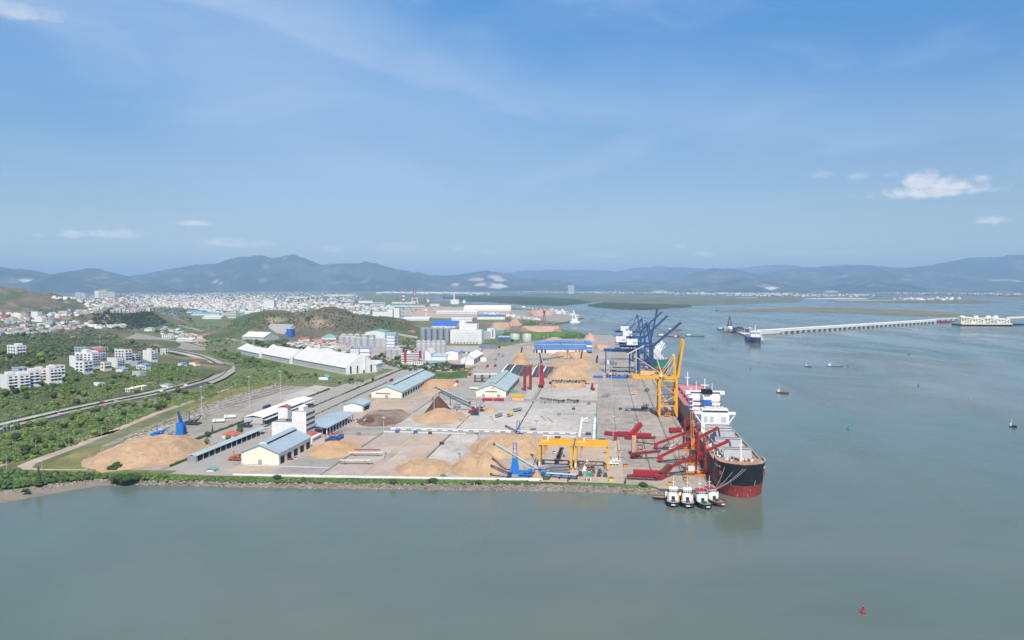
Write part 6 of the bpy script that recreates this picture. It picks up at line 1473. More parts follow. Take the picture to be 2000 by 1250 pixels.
for x in (-16, 16):
    for y in (-7, 7): MB().beam((x, y, 0), (x, y, 29), 1.3).build('leg', 'crane_blue', t)
    MB().base(x - .7, x + .7, -9, 9, .3, 1.7).build('sill_beam', 'crane_blue', t)
for y in (-7, 7): MB().base(-19, 26, y - .8, y + .8, 29, 31.6).build('girder', 'crane_blue', t)
MB().base(-4, 4, -7, 7, 31.6, 33.4).build('trolley', 'crane_blue', t)
t = thing('crane_boom', 'pale boom leaning beneath the nearest blue crane', 'boom', W(-26, 500, LAND), PORT); MB().beam((-8, 0, 30), (14, 6, 41), .9, 1.2).build('lattice', 'pale_roof', t); MB().beam((4, 3, 0), (4, 3, 36), .8).build('mast', 'pale_roof', t); MB().base(2, 6, 1, 5, 0, 3).build('base', 'steel_grey', t)

# ================================================================ RED TOWERS
for (px_, pyb, pyt, wd_, lb) in [(1025, 763, 716, 2.3, 'left red ladder tower standing beside the sage warehouse'), (1036, 761, 715, 2.1, 'middle red ladder tower right of the left one'), (1058, 757, 713, 3.0, 'widest red tower with a flared base on the white strip')]:
    x, y = G(px_, pyb); ht = (pyb - pyt) * y / FPX
    t = thing('red_tower', lb, 'tower', (x, y, LAND), PORT)
    for a in (-1, 1):
        for b in (-1, 1): MB().beam((a * wd_ / 2, b * wd_ / 2, .4), (a * wd_ / 2.1, b * wd_ / 2.1, ht), .8).build('column', 'loader_red', t)
    MB().base(-wd_ / 2, wd_ / 2, -wd_ / 2.6, wd_ / 2.6, 1, ht - 1).build('belt_casing', 'bright_red', t)
    for k in range(7): MB().base(-wd_ / 1.8, wd_ / 1.8, -wd_ / 1.8, -wd_ / 2.2, 2 + k * ht / 7.6, 2.5 + k * ht / 7.6).build('band', 'loader_red', t)
    MB().base(-wd_ / 1.5, wd_ / 1.5, -wd_ / 1.5, wd_ / 1.5, 0, .8).build('foot', 'dark_steel', t); MB().base(-wd_ / 1.6, wd_ / 1.6, -wd_ / 1.6, wd_ / 1.6, ht - .4, ht + .5).build('head', 'loader_red', t)
    if wd_ > 2.8: MB().add([(x_ * wd_ / 2, y_ * wd_ / 2, z_) for z_, f in ((3, 2.0), (18, 1.1)) for x_, y_ in ((-f, -f), (f, -f), (f, f), (-f, f))], [(0, 1, 5, 4), (1, 2, 6, 5), (2, 3, 7, 6), (3, 0, 4, 7), (4, 5, 6, 7)]).build('flared_base', 'bright_red', t)
# black ribbed covers (folded stacker belts) behind the sage warehouse
for k, (px_, py_, wd_) in enumerate([(988, 728, 14), (1004, 729, 14), (1021, 730, 12), (1046, 732, 12), (1066, 733, 12), (1080, 735, 7)]):
    x, y = G(px_, py_ + 5); t = thing('curved_cover', ['first', 'second', 'third', 'fourth', 'fifth', 'last'][k] + ' black curved belt cover from the left behind the red towers', 'cover', (x, y, LAND), PORT)
    a = MB(); n = 9; L_ = 62
    for s_ in (-1, 1):
        pass
    vs = []
    for j in range(n):
        f_ = j / (n - 1); vs += [(-wd_ / 2 + f_ * 2, L_ * f_, .5 + 7 * math.sin(f_ * 1.5)), (wd_ / 2 + f_ * 2, L_ * f_, .5 + 7 * math.sin(f_ * 1.5))]
    vs2 = [(v[0], v[1], v[2] - .5) for v in vs]
    a.add(vs + vs2, [(2 * j, 2 * j + 1, 2 * j + 3, 2 * j + 2) for j in range(n - 1)] + [(2 * n + 2 * j, 2 * n + 2 * j + 2, 2 * n + 2 * j + 3, 2 * n + 2 * j + 1) for j in range(n - 1)]); a.build('sheet', 'dark_steel', t)
    for s_ in ((-1, 0, 1) if wd_ > 8 else (-1, 1)):
        e = MB()
        for j in range(n - 1):
            f_, g_ = j / (n - 1), (j + 1) / (n - 1); e.beam((s_ * wd_ / 2 + f_ * 2, L_ * f_, .8 + 7 * math.sin(f_ * 1.5)), (s_ * wd_ / 2 + g_ * 2, L_ * g_, .8 + 7 * math.sin(g_ * 1.5)), (1.5 if k in (0, 1, 3, 4) else .4) if s_ < 0 else .2, .5)
        e.build('rim', 'white_paint' if s_ < 0 and k != 2 else 'steel_grey', t)
    for j in (.2, .55, .9): MB().beam((-wd_ / 2, L_ * j, 0), (-wd_ / 2, L_ * j, 6.6 * math.sin(j * 1.5)), .4).build('post', 'dark_steel', t)
for k, (px_, lb) in enumerate([(934, 'first concrete frame stand left behind the sage warehouse'), (949, 'second concrete frame stand behind the sage warehouse'), (963, 'last concrete frame stand behind the sage warehouse')]):
    t = thing('frame_stand', lb, 'frame', at(px_, 746), PORT)
    for x in (-4, 4):
        for y in (-2, 2): MB().base(x - .5, x + .5, y - .5, y + .5, 0, 9).build('post', 'bark_grey', t)
    MB().base(-5, 5, -3, 3, 9, 10.6).build('slab', 'pale_roof', t); MB().base(-4.4, 4.4, -2.4, 2.4, 4, 4.6).build('platform', 'bark_grey', t)

# ================================================================ RED SHIP LOADERS
def loader(label, lo_px, tip_px, m='loader_red'):
    lo = Vector((*G(*lo_px, LAND + 3), LAND + 3))
    u0, v0 = (lo.x - QO[0]) * QU[0] + (lo.y - QO[1]) * QU[1], (lo.x - QO[0]) * QV[0] + (lo.y - QO[1]) * QV[1]
    u1, z1 = PV(*tip_px, v0 + 2)
    t = thing('ship_loader', label, 'ship loader', W(u0, v0), PORT)
    a = Vector((0, 0, 3.0)); b = Vector((u1 - u0, 2, z1 - LAND)); d = (b - a).normalized(); sd = Vector((0, .8, 0)); up = Vector((-d.z, 0, d.x)) * 1.15
    bm = MB(); n = int((b - a).length / 2.2)
    for s_ in (-1, 1):
        bm.beam(a + sd * s_, b + sd * s_, .4); bm.beam(a + sd * s_ + up, b + sd * s_ + up, .4)
        for k in range(n):
            p_, q_ = a.lerp(b, k / n), a.lerp(b, (k + 1) / n); bm.beam(p_ + sd * s_ + (up if k % 2 else up * 0), q_ + sd * s_ + (up * 0 if k % 2 else up), .24)
    bm.build('boom_truss', m, t)
    MB().beam(a + up * .55, b + up * .55, 1.5, .3).build('belt', m, t)
    MB().beam(a.lerp(b, .02) - sd * 1.25 + up * .5, b.lerp(a, .02) - sd * 1.25 + up * .5, .12, .5).build('side_plate', 'bright_red', t)
    MB().base(b.x - .9, b.x + 1.0, b.y - 1.0, b.y + 1.0, b.z + .1, b.z + 1.9).build('head_box', 'bright_red', t)
    MB().tube((b.x + 1.2, b.y, b.z + .6), (b.x + 1.9, b.y, b.z - 4.6), .55, 8).build('spout', 'dark_steel', t)
    f_ = (-4.5 - u0) / (u1 - u0); p_ = a.lerp(b, f_)          # portal on the quay edge
    for x in (-3.0, 3.0):
        for y in (-3.6, 3.6): MB().beam((p_.x + x, p_.y + y, .6), (p_.x + x * .55, p_.y + y * .6, p_.z + 11), .6).build('portal_leg', m, t)
        for k in range(6): MB().beam((p_.x + x * .9, p_.y - 3.4, 3 + k * 3), (p_.x + x * .8, p_.y + 3.4, 3 + (k + k % 2) * 3), .3).build('portal_tie', m, t)
        MB().beam((p_.x + x, p_.y - 3.6, 1), (p_.x + x * .8, p_.y + 3.2, 12), .35).build('brace', m, t)
    for y in (-3.6, 3.6):
        for k in range(4): MB().beam((p_.x - 2.6, p_.y + y * .85, 4 + k * 4), (p_.x + 2.6, p_.y + y * .85, (8 if k % 2 else 0) + 4 + k * 3), .3).build('brace', m, t)
        MB().base(p_.x - 4, p_.x + 4, p_.y + y - .5, p_.y + y + .5, .2, 1.1).build('bogie', 'orange_paint', t)
    for y in (-1.4, 1.4): MB().beam((p_.x, p_.y + y, p_.z + 11), b.lerp(a, .1) + up + Vector((0, y * .8, 0)), .16).build('stay', m, t); MB().beam((p_.x, p_.y + y, p_.z + 11), a.lerp(b, .2) + up + Vector((0, y * .8, 0)), .16).build('stay', m, t)
    MB().beam((1, -1.8, .8), (p_.x, p_.y - 1.8, .8), .6, .5).build('link_beam', 'dark_steel', t)
    MB().base(-1.3, 1.3, -1.5, 1.5, .9, 4.4).build('tail_hopper', 'bright_red', t)
    for y in (-1.6, 1.6): MB().tube((0, y - .3, .6), (0, y + .3, .6), .6, 10).build('wheel', 'rubber', t)
    q_ = a.lerp(b, f_ * .55)
    for y in (-1.2, 1.2): MB().beam((q_.x, y, .6), q_ + Vector((0, y * .4, 0)), .3).build('prop', m, t)
    return t
loader('farthest red ship loader boom reaching over the hatches', (1281, 869), (1389, 828)); loader('middle red ship loader boom over the hatches', (1289, 894), (1400, 839)); loader('nearest red ship loader boom reaching toward the bow hatches', (1303, 917), (1421, 864))
def tipper(label, px_, py_, rz, tilt, ln=14, trailer='bright_red', m='loader_red'):
    t = thing('truck_tipper', label, 'truck tipper', at(px_, py_), rz)
    MB().base(-2, 2, -1, ln, .2, .8).build('base_frame', m, t)
    a = Vector((0, 0, 1.0)); d = Vector((0, math.cos(tilt), math.sin(tilt))); nrm = Vector((0, -math.sin(tilt), math.cos(tilt)))
    b = a + d * ln
    MB().beam(a, b, 3.4, .5).build('platform', m, t)
    bo = MB().beam(a + nrm * 1.8 + d * .4, b + nrm * 1.8, 2.7, 2.6).build('trailer_body', trailer, t)
    for k in range(8): MB().beam(a + nrm * 1.8 + d * (1 + k * (ln - 1.4) / 8), a + nrm * 1.8 + d * (1.25 + k * (ln - 1.4) / 8), 2.85, 2.7).build('rib', 'loader_red', bo)
    for x in (-1.5, 1.5): MB().beam((x, ln * .5, .6), a + d * ln * .62 + Vector((x, 0, 0)), .4).build('ram', 'steel_grey', t)
    h = MB().base(-2.4, 2.4, -4.2, -1, .2, 3.0).build('receiving_hopper', m, t)
    return t
tipper('red truck tipper raised steeply, farthest on the wharf', 1231, 857, PORT - .75, .55, 15)
tipper('short upright red tipper with a pale load beside the middle loader', 1238, 893, PORT - .05, .85, 14, 'woodchip')
tipper('red tipper tilted at the corner of the sea bank', 1291, 935, PORT - .55, .25, 12, 'bark')
def trailer(label, px_, py_, rz, ln=16):
    t = thing('trailer', label, 'trailer', at(px_, py_), rz)
    b = MB().base(-1.4, 1.4, -ln / 2, ln / 2, 1.1, 4.0).build('body', 'bright_red', t)
    for k in range(9): MB().base(-1.5, 1.5, -ln / 2 + .3 + k * (ln - .8) / 8, -ln / 2 + .5 + k * (ln - .8) / 8, 1.2, 3.9).build('rib', 'loader_red', b)
    MB().base(-1.1, 1.1, -ln / 2, ln / 2, .7, 1.1).build('chassis', 'dark_steel', t); wheel_set(t, (-1.1, 1.1), (-ln / 2 + 1.2, -ln / 2 + 2.5, -ln / 2 + 3.8), .5)
    return t
trailer('long red trailer lying behind the steep tipper, left end', 1222, 853, PORT + 1.52, 13); trailer('long red trailer lying behind the steep tipper, right end', 1255, 856, PORT + 1.55, 13); trailer('short red open trailer alone on the wharf right of the tippers', 1319, 845, PORT - 1.2, 10); trailer('long red trailer above the sea bank by the corner', 1264, 931, PORT + 1.55, 17)
def feeder(label, a_px, b_px, h1=3, h2=5):
    a = Vector((*G(*a_px), 0)); b = Vector((*G(*b_px), 0)); d = b - a; t = thing('feeder_conveyor', label, 'conveyor', (a.x, a.y, LAND))
    mb = MB(); n = max(3, int(d.length / 2.5)); sd = Vector((-d.y, d.x, 0)).normalized() * 1.1
    p0, p1 = Vector((0, 0, h1)), Vector((d.x, d.y, h2))
    for s_ in (-1, 1):
        mb.beam(p0 + sd * s_, p1 + sd * s_, .35); mb.beam(p0 + sd * s_ + Vector((0, 0, 1.4)), p1 + sd * s_ + Vector((0, 0, 1.4)), .3)
        for k in range(n): mb.beam(p0.lerp(p1, k / n) + sd * s_ + Vector((0, 0, 1.4 * (k % 2))), p0.lerp(p1, (k + 1) / n) + sd * s_ + Vector((0, 0, 1.4 * ((k + 1) % 2))), .2)
    mb.build('truss', 'loader_red', t); MB().beam(p0 + Vector((0, 0, .8)), p1 + Vector((0, 0, .8)), 1.8, .3).build('belt', 'dark_steel', t)
    for f_ in (.08, .5, .92):
        for s_ in (-1, 1): MB().beam(p0.lerp(p1, f_) + sd * s_, Vector((d.x * f_, d.y * f_, .2)) + sd * s_ * 1.3, .3).build('leg', 'loader_red', t)
    return t
feeder('red feeder conveyor from the steep tipper to the farthest loader', (1240, 864), (1280, 870)); feeder('red feeder conveyor with walkway beside the middle loader', (1234, 897), (1290, 897)); feeder('red lattice frame lying by the sea bank corner', (1224, 936), (1287, 939), 1.4, 1.4)
t = thing('red_stair_frame', 'red stair frame beside the short upright tipper', 'frame', at(1250, 893), PORT)
for x in (-1.5, 1.5):
    for y in (-1.5, 1.5): MB().beam((x, y, 0), (x, y, 9), .25).build('post', 'loader_red', t)
for k in range(3): MB().base(-1.7, 1.7, -1.7, 1.7, 2.8 * k + 2.6, 2.8 * k + 2.8).build('deck', 'bright_red', t)
# orange mobile harbour crane between the loaders
t = thing('harbour_crane', 'orange mobile harbour crane with a white base between the loaders', 'crane', W(PV(1353, 912, 36)[0], 36), PORT)
MB().base(-4.5, 4.5, -3, 3, .8, 2.0).build('chassis', 'orange_paint', t)
for x in (-5.5, 5.5):
    for y in (-4, 4): MB().beam((x * .7, y * .6, 1.6), (x, y, .6), .5).build('outrigger', 'orange_paint', t); MB().lathe([(.9, 0), (.9, .4), (.01, .4)], 8, (x, y)).build('pad', 'steel_grey', t)
wheel_set(t, (-3, -1.5, 0, 1.5, 3), (-2.6, 2.6), .7, .5)
MB().base(-3, 3, -2.4, 3.2, 2.2, 5.0).build('engine_house', 'white_paint', t)
MB().beam((0, 0, 5), (0, 0, 22), 2.2, 2.2, 1.8, 1.8).build('tower', 'orange_paint', t); MB().base(-1.8, 1.8, -2.2, .2, 13, 15.4).build('operator_cabin', 'dark_glass', t)
bm = MB(); p_, q_ = Vector((0, -1, 12)), Vector((-1.0, 1.5, 38))
for x in (-1, 1):
    for y in (-1, 1): bm.beam(p_ + Vector((x, y, 0)), q_ + Vector((x * .5, y * .5, 0)), .32)
    for k in range(10): bm.beam(p_.lerp(q_, k / 10) + Vector((x * (1 - k * .05), -1 if k % 2 else 1, 0)), p_.lerp(q_, (k + 1) / 10) + Vector((x * (.95 - k * .05), 1 if k % 2 else -1, 0)), .2)
bm.build('boom', 'orange_paint', t)
rig('dark loader at the quay edge under the red portals', 1300, 878, 'dark_steel', .5, 31, 'work_frame'); rig('small pale cart on the wharf below the link beam', 1311, 879, 'pale_roof', .5, 32, 'work_frame')
# ================================================================ SHIPS
def hull(parent, L_, B, zk, zb, zd, fc, name='hull', mtop='ship_black', mboot='boot_red', stern_w=.8, flare=1.0, fclen=.12, bowfull=.16):
    """ship hull, bow at y=0 pointing to -y, stern at y=L. zk below water, zb boot-top line, zd deck, fc forecastle height"""
    n = 40; secs = []
    def half(s, z):      # half breadth at station s (0 bow .. 1 stern) and level z
        fz = min(max((z - 0) / max(zd, 1), 0), 1.15)
        bl = bowfull * (1 - .28 * fz * flare)
        a = min(s / bl, 1.0); b1 = (1 - (1 - a) ** 2.1) ** .62
        c = min((1 - s) / .16, 1.0); st = stern_w + (1 - stern_w) * math.sin(c * math.pi / 2)
        if z < zb: st *= min(1, .45 + .55 * (c + (z / max(zb, 1)) * .5))
        return B / 2 * b1 * st
    zs = [zk, 0, zb * .5, zb, zb + (zd - zb) * .34, zb + (zd - zb) * .67, zd]
    def rake(z): return -1.0 * max(0, (z - zb * .2)) * .20
    rows = []
    for i in range(n + 1):
        s = (i / n) ** 1.25
        row = []
        for z in zs:
            zz = z
            if z == zd and s < fclen: zz = zd + fc
            h = half(s, z) if i else .18
            y = s * L_ + rake(zz) * max(0, 1 - s / .14)
            row.append((h, y, zz))
        rows.append(row)
    def skin(lo, hi, m, nm):
        mb = MB(); k = hi - lo + 1; vs = []
        for side in (-1, 1):
            for row in rows:
                for h, y, z in row[lo:hi + 1]: vs.append((side * h, y, z))
        N_ = (n + 1) * k; fs = []
        for i in range(n):
            for j in range(k - 1):
                a = i * k + j; fs.append((a, a + 1, a + k + 1, a + k)); a += N_; fs.append((a, a + k, a + k + 1, a + 1))
        for j in range(k - 1):
            fs.append((j, N_ + j, N_ + j + 1, j + 1)); e = n * k + j; fs.append((e, e + 1, N_ + e + 1, N_ + e))
        mb.add(vs, fs); return mb.build(nm, m, parent, smooth=False)
    top = skin(3, 6, mtop, name); skin(0, 3, mboot, 'boot_topping')
    return rows, top
def deck(parent, rows, zd, fc, m, L_, fclen=.12):
    mb = MB(); vs = []; fs = []
    for row in rows:
        h, y, z = row[-1]; vs += [(-h * .985, y, z - .7), (h * .985, y, z - .7)]
    for i in range(len(rows) - 1): fs.append((2 * i, 2 * i + 1, 2 * i + 3, 2 * i + 2))
    mb.add(vs, fs); return mb.build('deck', m, parent)
def railing(parent, rows, m='white_paint', h=1.1):
    mb = MB()
    for s_ in (-1, 1):
        for a, b in zip(rows[2:], rows[3:]): mb.beam((s_ * a[-1][0], a[-1][1], a[-1][2] + h), (s_ * b[-1][0], b[-1][1], b[-1][2] + h), .12); mb.beam((s_ * a[-1][0], a[-1][1], a[-1][2]), (s_ * a[-1][0], a[-1][1], a[-1][2] + h), .1)
    return mb.build('railing', m, parent)
# --- bulk carrier at the near berth
SU, SV = 13.9, -3.0
ship = thing('bulk_carrier', 'black hulled bulk carrier with open grey hatch covers at the near berth', 'ship', W(SU, SV, 0), PORT)
rows, top = hull(ship, 148, 27, -3, 7.0, 17.2, 2.6, flare=1.7, bowfull=.125)
deck(ship, rows, 17.2, 2.6, 'deck_rust', 148); railing(ship, rows, 'white_paint')
D = 16.6
for i, y in enumerate((16, 46, 73)):
    yl = 24 if i < 2 else 14
    cm = MB(); cm.base(-7.6, 7.6, y + 4, y + 4.5, D, D + 2.2); cm.base(-7.6, 7.6, y + yl + 4, y + yl + 4.5, D, D + 2.2); cm.base(-7.6, -7.1, y + 4.5, y + yl + 4, D, D + 2.2); cm.base(7.1, 7.6, y + 4.5, y + yl + 4, D, D + 2.2)
    hc = cm.build('hatch_coaming', 'hatch_grey', ship); MB().base(-7.1, 7.1, y + 4.5, y + yl + 4, D - .1, D + .35).build('hold', 'bark', hc)
for (y, n_) in [(17.5, 2), (23, 1), (46, 2), (51.5, 1), (72, 1), (81, 2), (92, 2)]:
    for k in range(n_):
        hcv = MB().beam((-7.9, y + k * 1.5, D + 4.8), (7.9, y + k * 1.5, D + 4.8), .5, 5.4).build('hatch_cover', 'hatch_grey', ship)
        MB().base(-7.9, 7.9, y + k * 1.5 - .32, y + k * 1.5 - .26, D + 7.1, D + 7.4).build('cover_edge', 'dark_steel', hcv)
MB().base(-2.6, .6, 80.6, 80.7, D + 2.4, D + 6.6).build('yellow_patch', 'skin_yellow', ship)
for k in range(60):
    x = R.choice((-1, -1, 1)) * R.uniform(8.4, 10.6); y = R.uniform(22, 98)
    if k < 48: MB().base(x - .5, x + .5, y - .6, y + .6, D, D + R.uniform(.8, 2.2)).build('deck_fitting', R.choice(('dark_steel', 'white_paint', 'white_paint', 'deck_rust')), ship)
for k in range(16):
    x = -8 + 16 * k / 15 + R.uniform(-.3, .3); y = R.uniform(7.5, 13)
    if abs(x) > 8.2 or abs(x) < .8: continue
    MB().base(x - .45, x + .45, y - .5, y + .5, D + 2.2, D + 2.2 + R.uniform(.8, 1.8)).build('mooring_winch', R.choice(('dark_steel', 'white_paint', 'dark_steel')), ship)
fm = MB().tube((0, 8.2, D + 2), (0, 8.2, D + 15), .75, 8, .45).build('foremast', 'white_paint', ship); MB().base(-1.2, 1.2, 7.8, 8.6, D + 11.6, D + 12.1).build('light_bar', 'white_paint', fm)
# superstructure
s0_, z0_ = 102, D
hs = MB().base(-9.6, 9.6, s0_, s0_ + 14, z0_, z0_ + 13.2).build('deckhouse', 'white_paint', ship)
for (x0, x1) in [(-7.6, -5.4), (-3.6, -1.0), (4.2, 7.4)]: MB().base(x0, x1, s0_ - .15, s0_ + .1, z0_ + 7.4, z0_ + 11.2).build('bridge_recess', 'hatch_grey', hs)
for k in range(7):
    for j in range(2): MB().base(-8.4 + 2.6 * k, -7.4 + 2.6 * k, s0_ - .08, s0_ + .1, z0_ + 2.2 + 2.6 * j, z0_ + 3.2 + 2.6 * j).build('porthole', 'dark_glass', hs) if k in (2, 4) else None
br = MB().base(-9.0, 9.0, s0_ + .4, s0_ + 9, z0_ + 13.2, z0_ + 16.2).build('bridge', 'white_paint', ship)
MB().base(-8.6, 8.6, s0_ + .2, s0_ + .5, z0_ + 14.3, z0_ + 15.4).build('bridge_windows', 'dark_glass', br)
for s_ in (-1, 1):
    wg = MB().base(min(9 * s_, 14.2 * s_), max(9 * s_, 14.2 * s_), s0_ + .4, s0_ + 4, z0_ + 12.6, z0_ + 14.2).build('bridge_wing', 'white_paint', ship); MB().beam((13.6 * s_, s0_ + 1.2, z0_ + 12.6), (9.7 * s_, s0_ + 1.2, z0_ + 6.6), .8).build('wing_strut', 'white_paint', wg)
    for k in range(3): MB().base(min(9.6 * s_, 11.8 * s_), max(9.6 * s_, 11.8 * s_), s0_ + 3, s0_ + 13, z0_ + 2.8 + k * 3, z0_ + 3.0 + k * 3).build('side_deck', 'white_paint', ship)
MB().base(-6.5, 6.5, s0_ + 1.4, s0_ + 8, z0_ + 16.2, z0_ + 17.2).build('wheelhouse_top', 'pale_roof', ship)
rm = MB().tube((0.5, s0_ + 5, z0_ + 17), (0.5, s0_ + 5, z0_ + 25), .35, 6).build('radar_mast', 'white_paint', ship); MB().base(-2.4, 3.4, s0_ + 4.8, s0_ + 5.2, z0_ + 21, z0_ + 21.6).build('radar', 'white_paint', rm)
fn = MB().base(-5.6, .6, s0_ + 19, s0_ + 25, z0_, z0_ + 20).build('funnel', 'vivid_blue', ship); MB().base(-5.7, .7, s0_ + 18.9, s0_ + 25.1, z0_ + 20, z0_ + 22).build('funnel_top', 'white_paint', fn)
for k in range(3): MB().tube((-4 + 1.4 * k, s0_ + 22, z0_ + 22), (-4 + 1.4 * k, s0_ + 22, z0_ + 24), .5, 8).build('exhaust', 'dark_steel', fn)
MB().base(-9, 9, s0_ + 14, s0_ + 26, z0_, z0_ + 6).build('engine_casing', 'white_paint', ship)
# bow marks: anchors, name, draught marks, bulb line
def on_bow(s, z, side):
    for a, b in zip(rows, rows[1:]):
        for j in range(6):
            if a[j][2] <= z <= a[j + 1][2] + 1e-3 and a[j][1] <= s <= b[j][1] + .5:
                f = (z - a[j][2]) / max(a[j + 1][2] - a[j][2], 1e-3); g = (s - a[j][1]) / max(b[j][1] - a[j][1], 1e-3)
                ha = a[j][0] * (1 - f) + a[j + 1][0] * f; hb = b[j][0] * (1 - f) + b[j + 1][0] * f
                return Vector((side * (ha * (1 - g) + hb * g), s, z))
    return None
def letters(word, s0, z0, side, step, ht, nm='ship_name'):
    """word as small stroke bars standing 3 cm proud of the bow plating"""
    SEG = {'T': [(0, 1, 1, 1), (.5, 0, .5, 1)], 'R': [(0, 0, 0, 1), (0, 1, .9, 1), (.9, 1, .9, .5), (0, .5, .9, .5), (.4, .5, .9, 0)], 'A': [(0, 0, .5, 1), (.5, 1, 1, 0), (.2, .4, .8, .4)], 'N': [(0, 0, 0, 1), (0, 1, 1, 0), (1, 0, 1, 1)], 'S': [(1, 1, 0, 1), (0, 1, 0, .5), (0, .5, 1, .5), (1, .5, 1, 0), (1, 0, 0, 0)],
           'O': [(0, 0, 0, 1), (0, 1, 1, 1), (1, 1, 1, 0), (1, 0, 0, 0)], 'E': [(0, 0, 0, 1), (0, 1, 1, 1), (0, .5, .8, .5), (0, 0, 1, 0)], 'I': [(.5, 0, .5, 1)], 'M': [(0, 0, 0, 1), (0, 1, .5, .4), (.5, .4, 1, 1), (1, 1, 1, 0)], 'C': [(1, 1, 0, 1), (0, 1, 0, 0), (0, 0, 1, 0)]}
    mb = MB(); s = s0
    for ch in word:
        for (x0, y0, x1, y1) in SEG.get(ch, []):
            sg = 1
            p_ = on_bow(s + x0 * step * .7, z0 + y0 * ht, side); q_ = on_bow(s + x1 * step * .7, z0 + y1 * ht, side)
            if p_ is not None and q_ is not None and (p_ - q_).length > .05:
                o = Vector((side * .1, -.08, 0)); mb.beam(p_ + o, q_ + o, .22, .16)
        s += step
    if mb.v: mb.build(nm, 'white_paint', ship)
letters('TRANSOCEAN'[::-1] if False else 'TRAMSONE', 3.0, 16.2, -1, 1.25, .95)
letters('TRAMSONE', 3.0, 16.2, 1, 1.25, .95)
for side in (-1, 1):
    q_ = on_bow(4.5 if side < 0 else 5.0, 13.2, side)
    if q_ is not None: an = MB().box((q_.x + side * .4, q_.y - .3, q_.z), (1.4, 1.0, 1.9)).build('anchor', 'boot_red', ship)
    mb = MB()
    for k in range(12):
        q_ = on_bow(.9, 1.0 + k * .8, side)
        if q_ is not None: mb.box((q_.x + side * .06, q_.y - .12, q_.z), (.2, .2, .4))
    if mb.v: mb.build('draught_marks', 'white_paint', ship)
q_ = on_bow(6, 15.5, 1)
# mooring lines from the bow to the quay corner
mt = Vector((*W(-1.0, 1.0)[:2], LAND + .6))
for k, (s_, sd_) in enumerate([(1.6, -1), (-1.2, -1), (-2.5, -1), (-2.6, 1)]):
    q_ = on_bow(s_, 17.0, sd_) or Vector((.6 * sd_, -3.6, 17.6)); wx = W(SU + q_.x + .15 * sd_, SV + q_.y - .25, q_.z); o = Vector(wx)
    t = thing('mooring_line', ['white mooring line nearest the quay running down from the bow', 'second white mooring line from the quay side', 'third white mooring line near the stem', 'outermost white mooring line crossing under the bow'][k], 'mooring line', mt + Vector((k * .25, -k * .15, 0)))
    d = o - Vector(t.location); mb = MB(); pr = [d * (j / 8) + Vector((0, 0, -1.2 * math.sin(math.pi * j / 8))) for j in range(9)]
    for a, b in zip(pr, pr[1:]): mb.tube(a, b, .11, 5)
    mb.build('rope', 'pale_roof', t)
for k in range(5):
    t = thing('bollard', 'squat bollard on the quay edge by the mooring lines' if k == 0 else 'squat bollard on the quay edge beside the black bulk carrier', 'bollard', W(-1.0, 1.0 + 18 * k), 0, None if k == 0 else 'bollards beside the bulk carrier')
    MB().lathe([(.4, .28), (.3, .9), (.55, 1.0), (.55, 1.25), (.01, 1.3)], 8).build('head', 'dark_steel', t); MB().lathe([(.6, .24), (.6, .3), (.01, .3)], 8).build('foot', 'dark_steel', t)
# --- ship with pink decks astern
s2 = thing('bulk_carrier', 'grey hulled bulk carrier with pink red deck and hatches moored astern', 'ship', W(20.5, 330, 0), PORT + math.pi)
rows2, _ = hull(s2, 162, 31, -3, 7, 17.5, 2.2, mtop='ship_grey', mboot='boot_dark_red')
deck(s2, rows2, 17.5, 2.2, 'deck_pink', 162); railing(s2, rows2, 'hatch_pink')
for k in range(5):
    y = 20 + k * 21; MB().base(-9.5, 9.5, y, y + 15, 16.8, 19.4).build('hatch_coaming', 'deck_pink', s2); MB().base(-9.8, 9.8, y - .3, y + 15.3, 19.4, 20.2).build('hatch_cover', 'hatch_pink', s2)
    MB().base(-1.5, 1.5, y + 16.4, y + 18.6, 16.8, 20.4).build('deck_house', 'white_paint', s2)
m_ = MB().tube((0, 9, 18), (0, 9, 33), .9, 8, .5).build('foremast', 'white_paint', s2); MB().base(-2.2, 2.2, 8.7, 9.3, 27, 27.7).build('crosstree', 'white_paint', m_)
hs = MB().base(-11, 11, 128, 142, 17, 29).build('deckhouse', 'white_paint', s2)
MB().base(-11.2, 11.2, 141.8, 142.2, 20, 21).build('window_row', 'dark_glass', hs); MB().base(-11.2, 11.2, 141.8, 142.2, 24, 25).build('window_row', 'dark_glass', hs)
br = MB().base(-16, 16, 129, 134, 29, 31.6).build('bridge', 'white_paint', s2); MB().base(-12, 12, 134, 134.2, 29.8, 31).build('bridge_windows', 'dark_glass', br)
fn = MB().base(-3.8, 3.8, 138, 147, 17, 31).build('funnel', 'white_paint', s2); MB().base(-4, 4, 137.8, 147.2, 31, 34.4).build('funnel_top', 'rubber', fn)
rm = MB().tube((0, 131, 31), (0, 131, 42), .45, 6).build('radar_mast', 'white_paint', s2); MB().base(-3.4, 3.4, 130.7, 131.3, 36, 36.8).build('radar', 'white_paint', rm)
MB().tube((-6, 131, 31), (-6, 131, 38), .3, 6).build('aerial', 'white_paint', s2); MB().tube((7, 131, 31), (7, 131, 40), .3, 6).build('aerial', 'white_paint', s2)
for k in range(4): MB().base(11, 14, 128, 146, 18 + 3.2 * k, 18.3 + 3.2 * k).build('side_deck', 'white_paint', s2)
for k in range(7): MB().base(11.2, 11.4, 129 + 2.4 * k, 129.4 + 2.4 * k, 17, 30).build('stanchion', 'white_paint', s2)
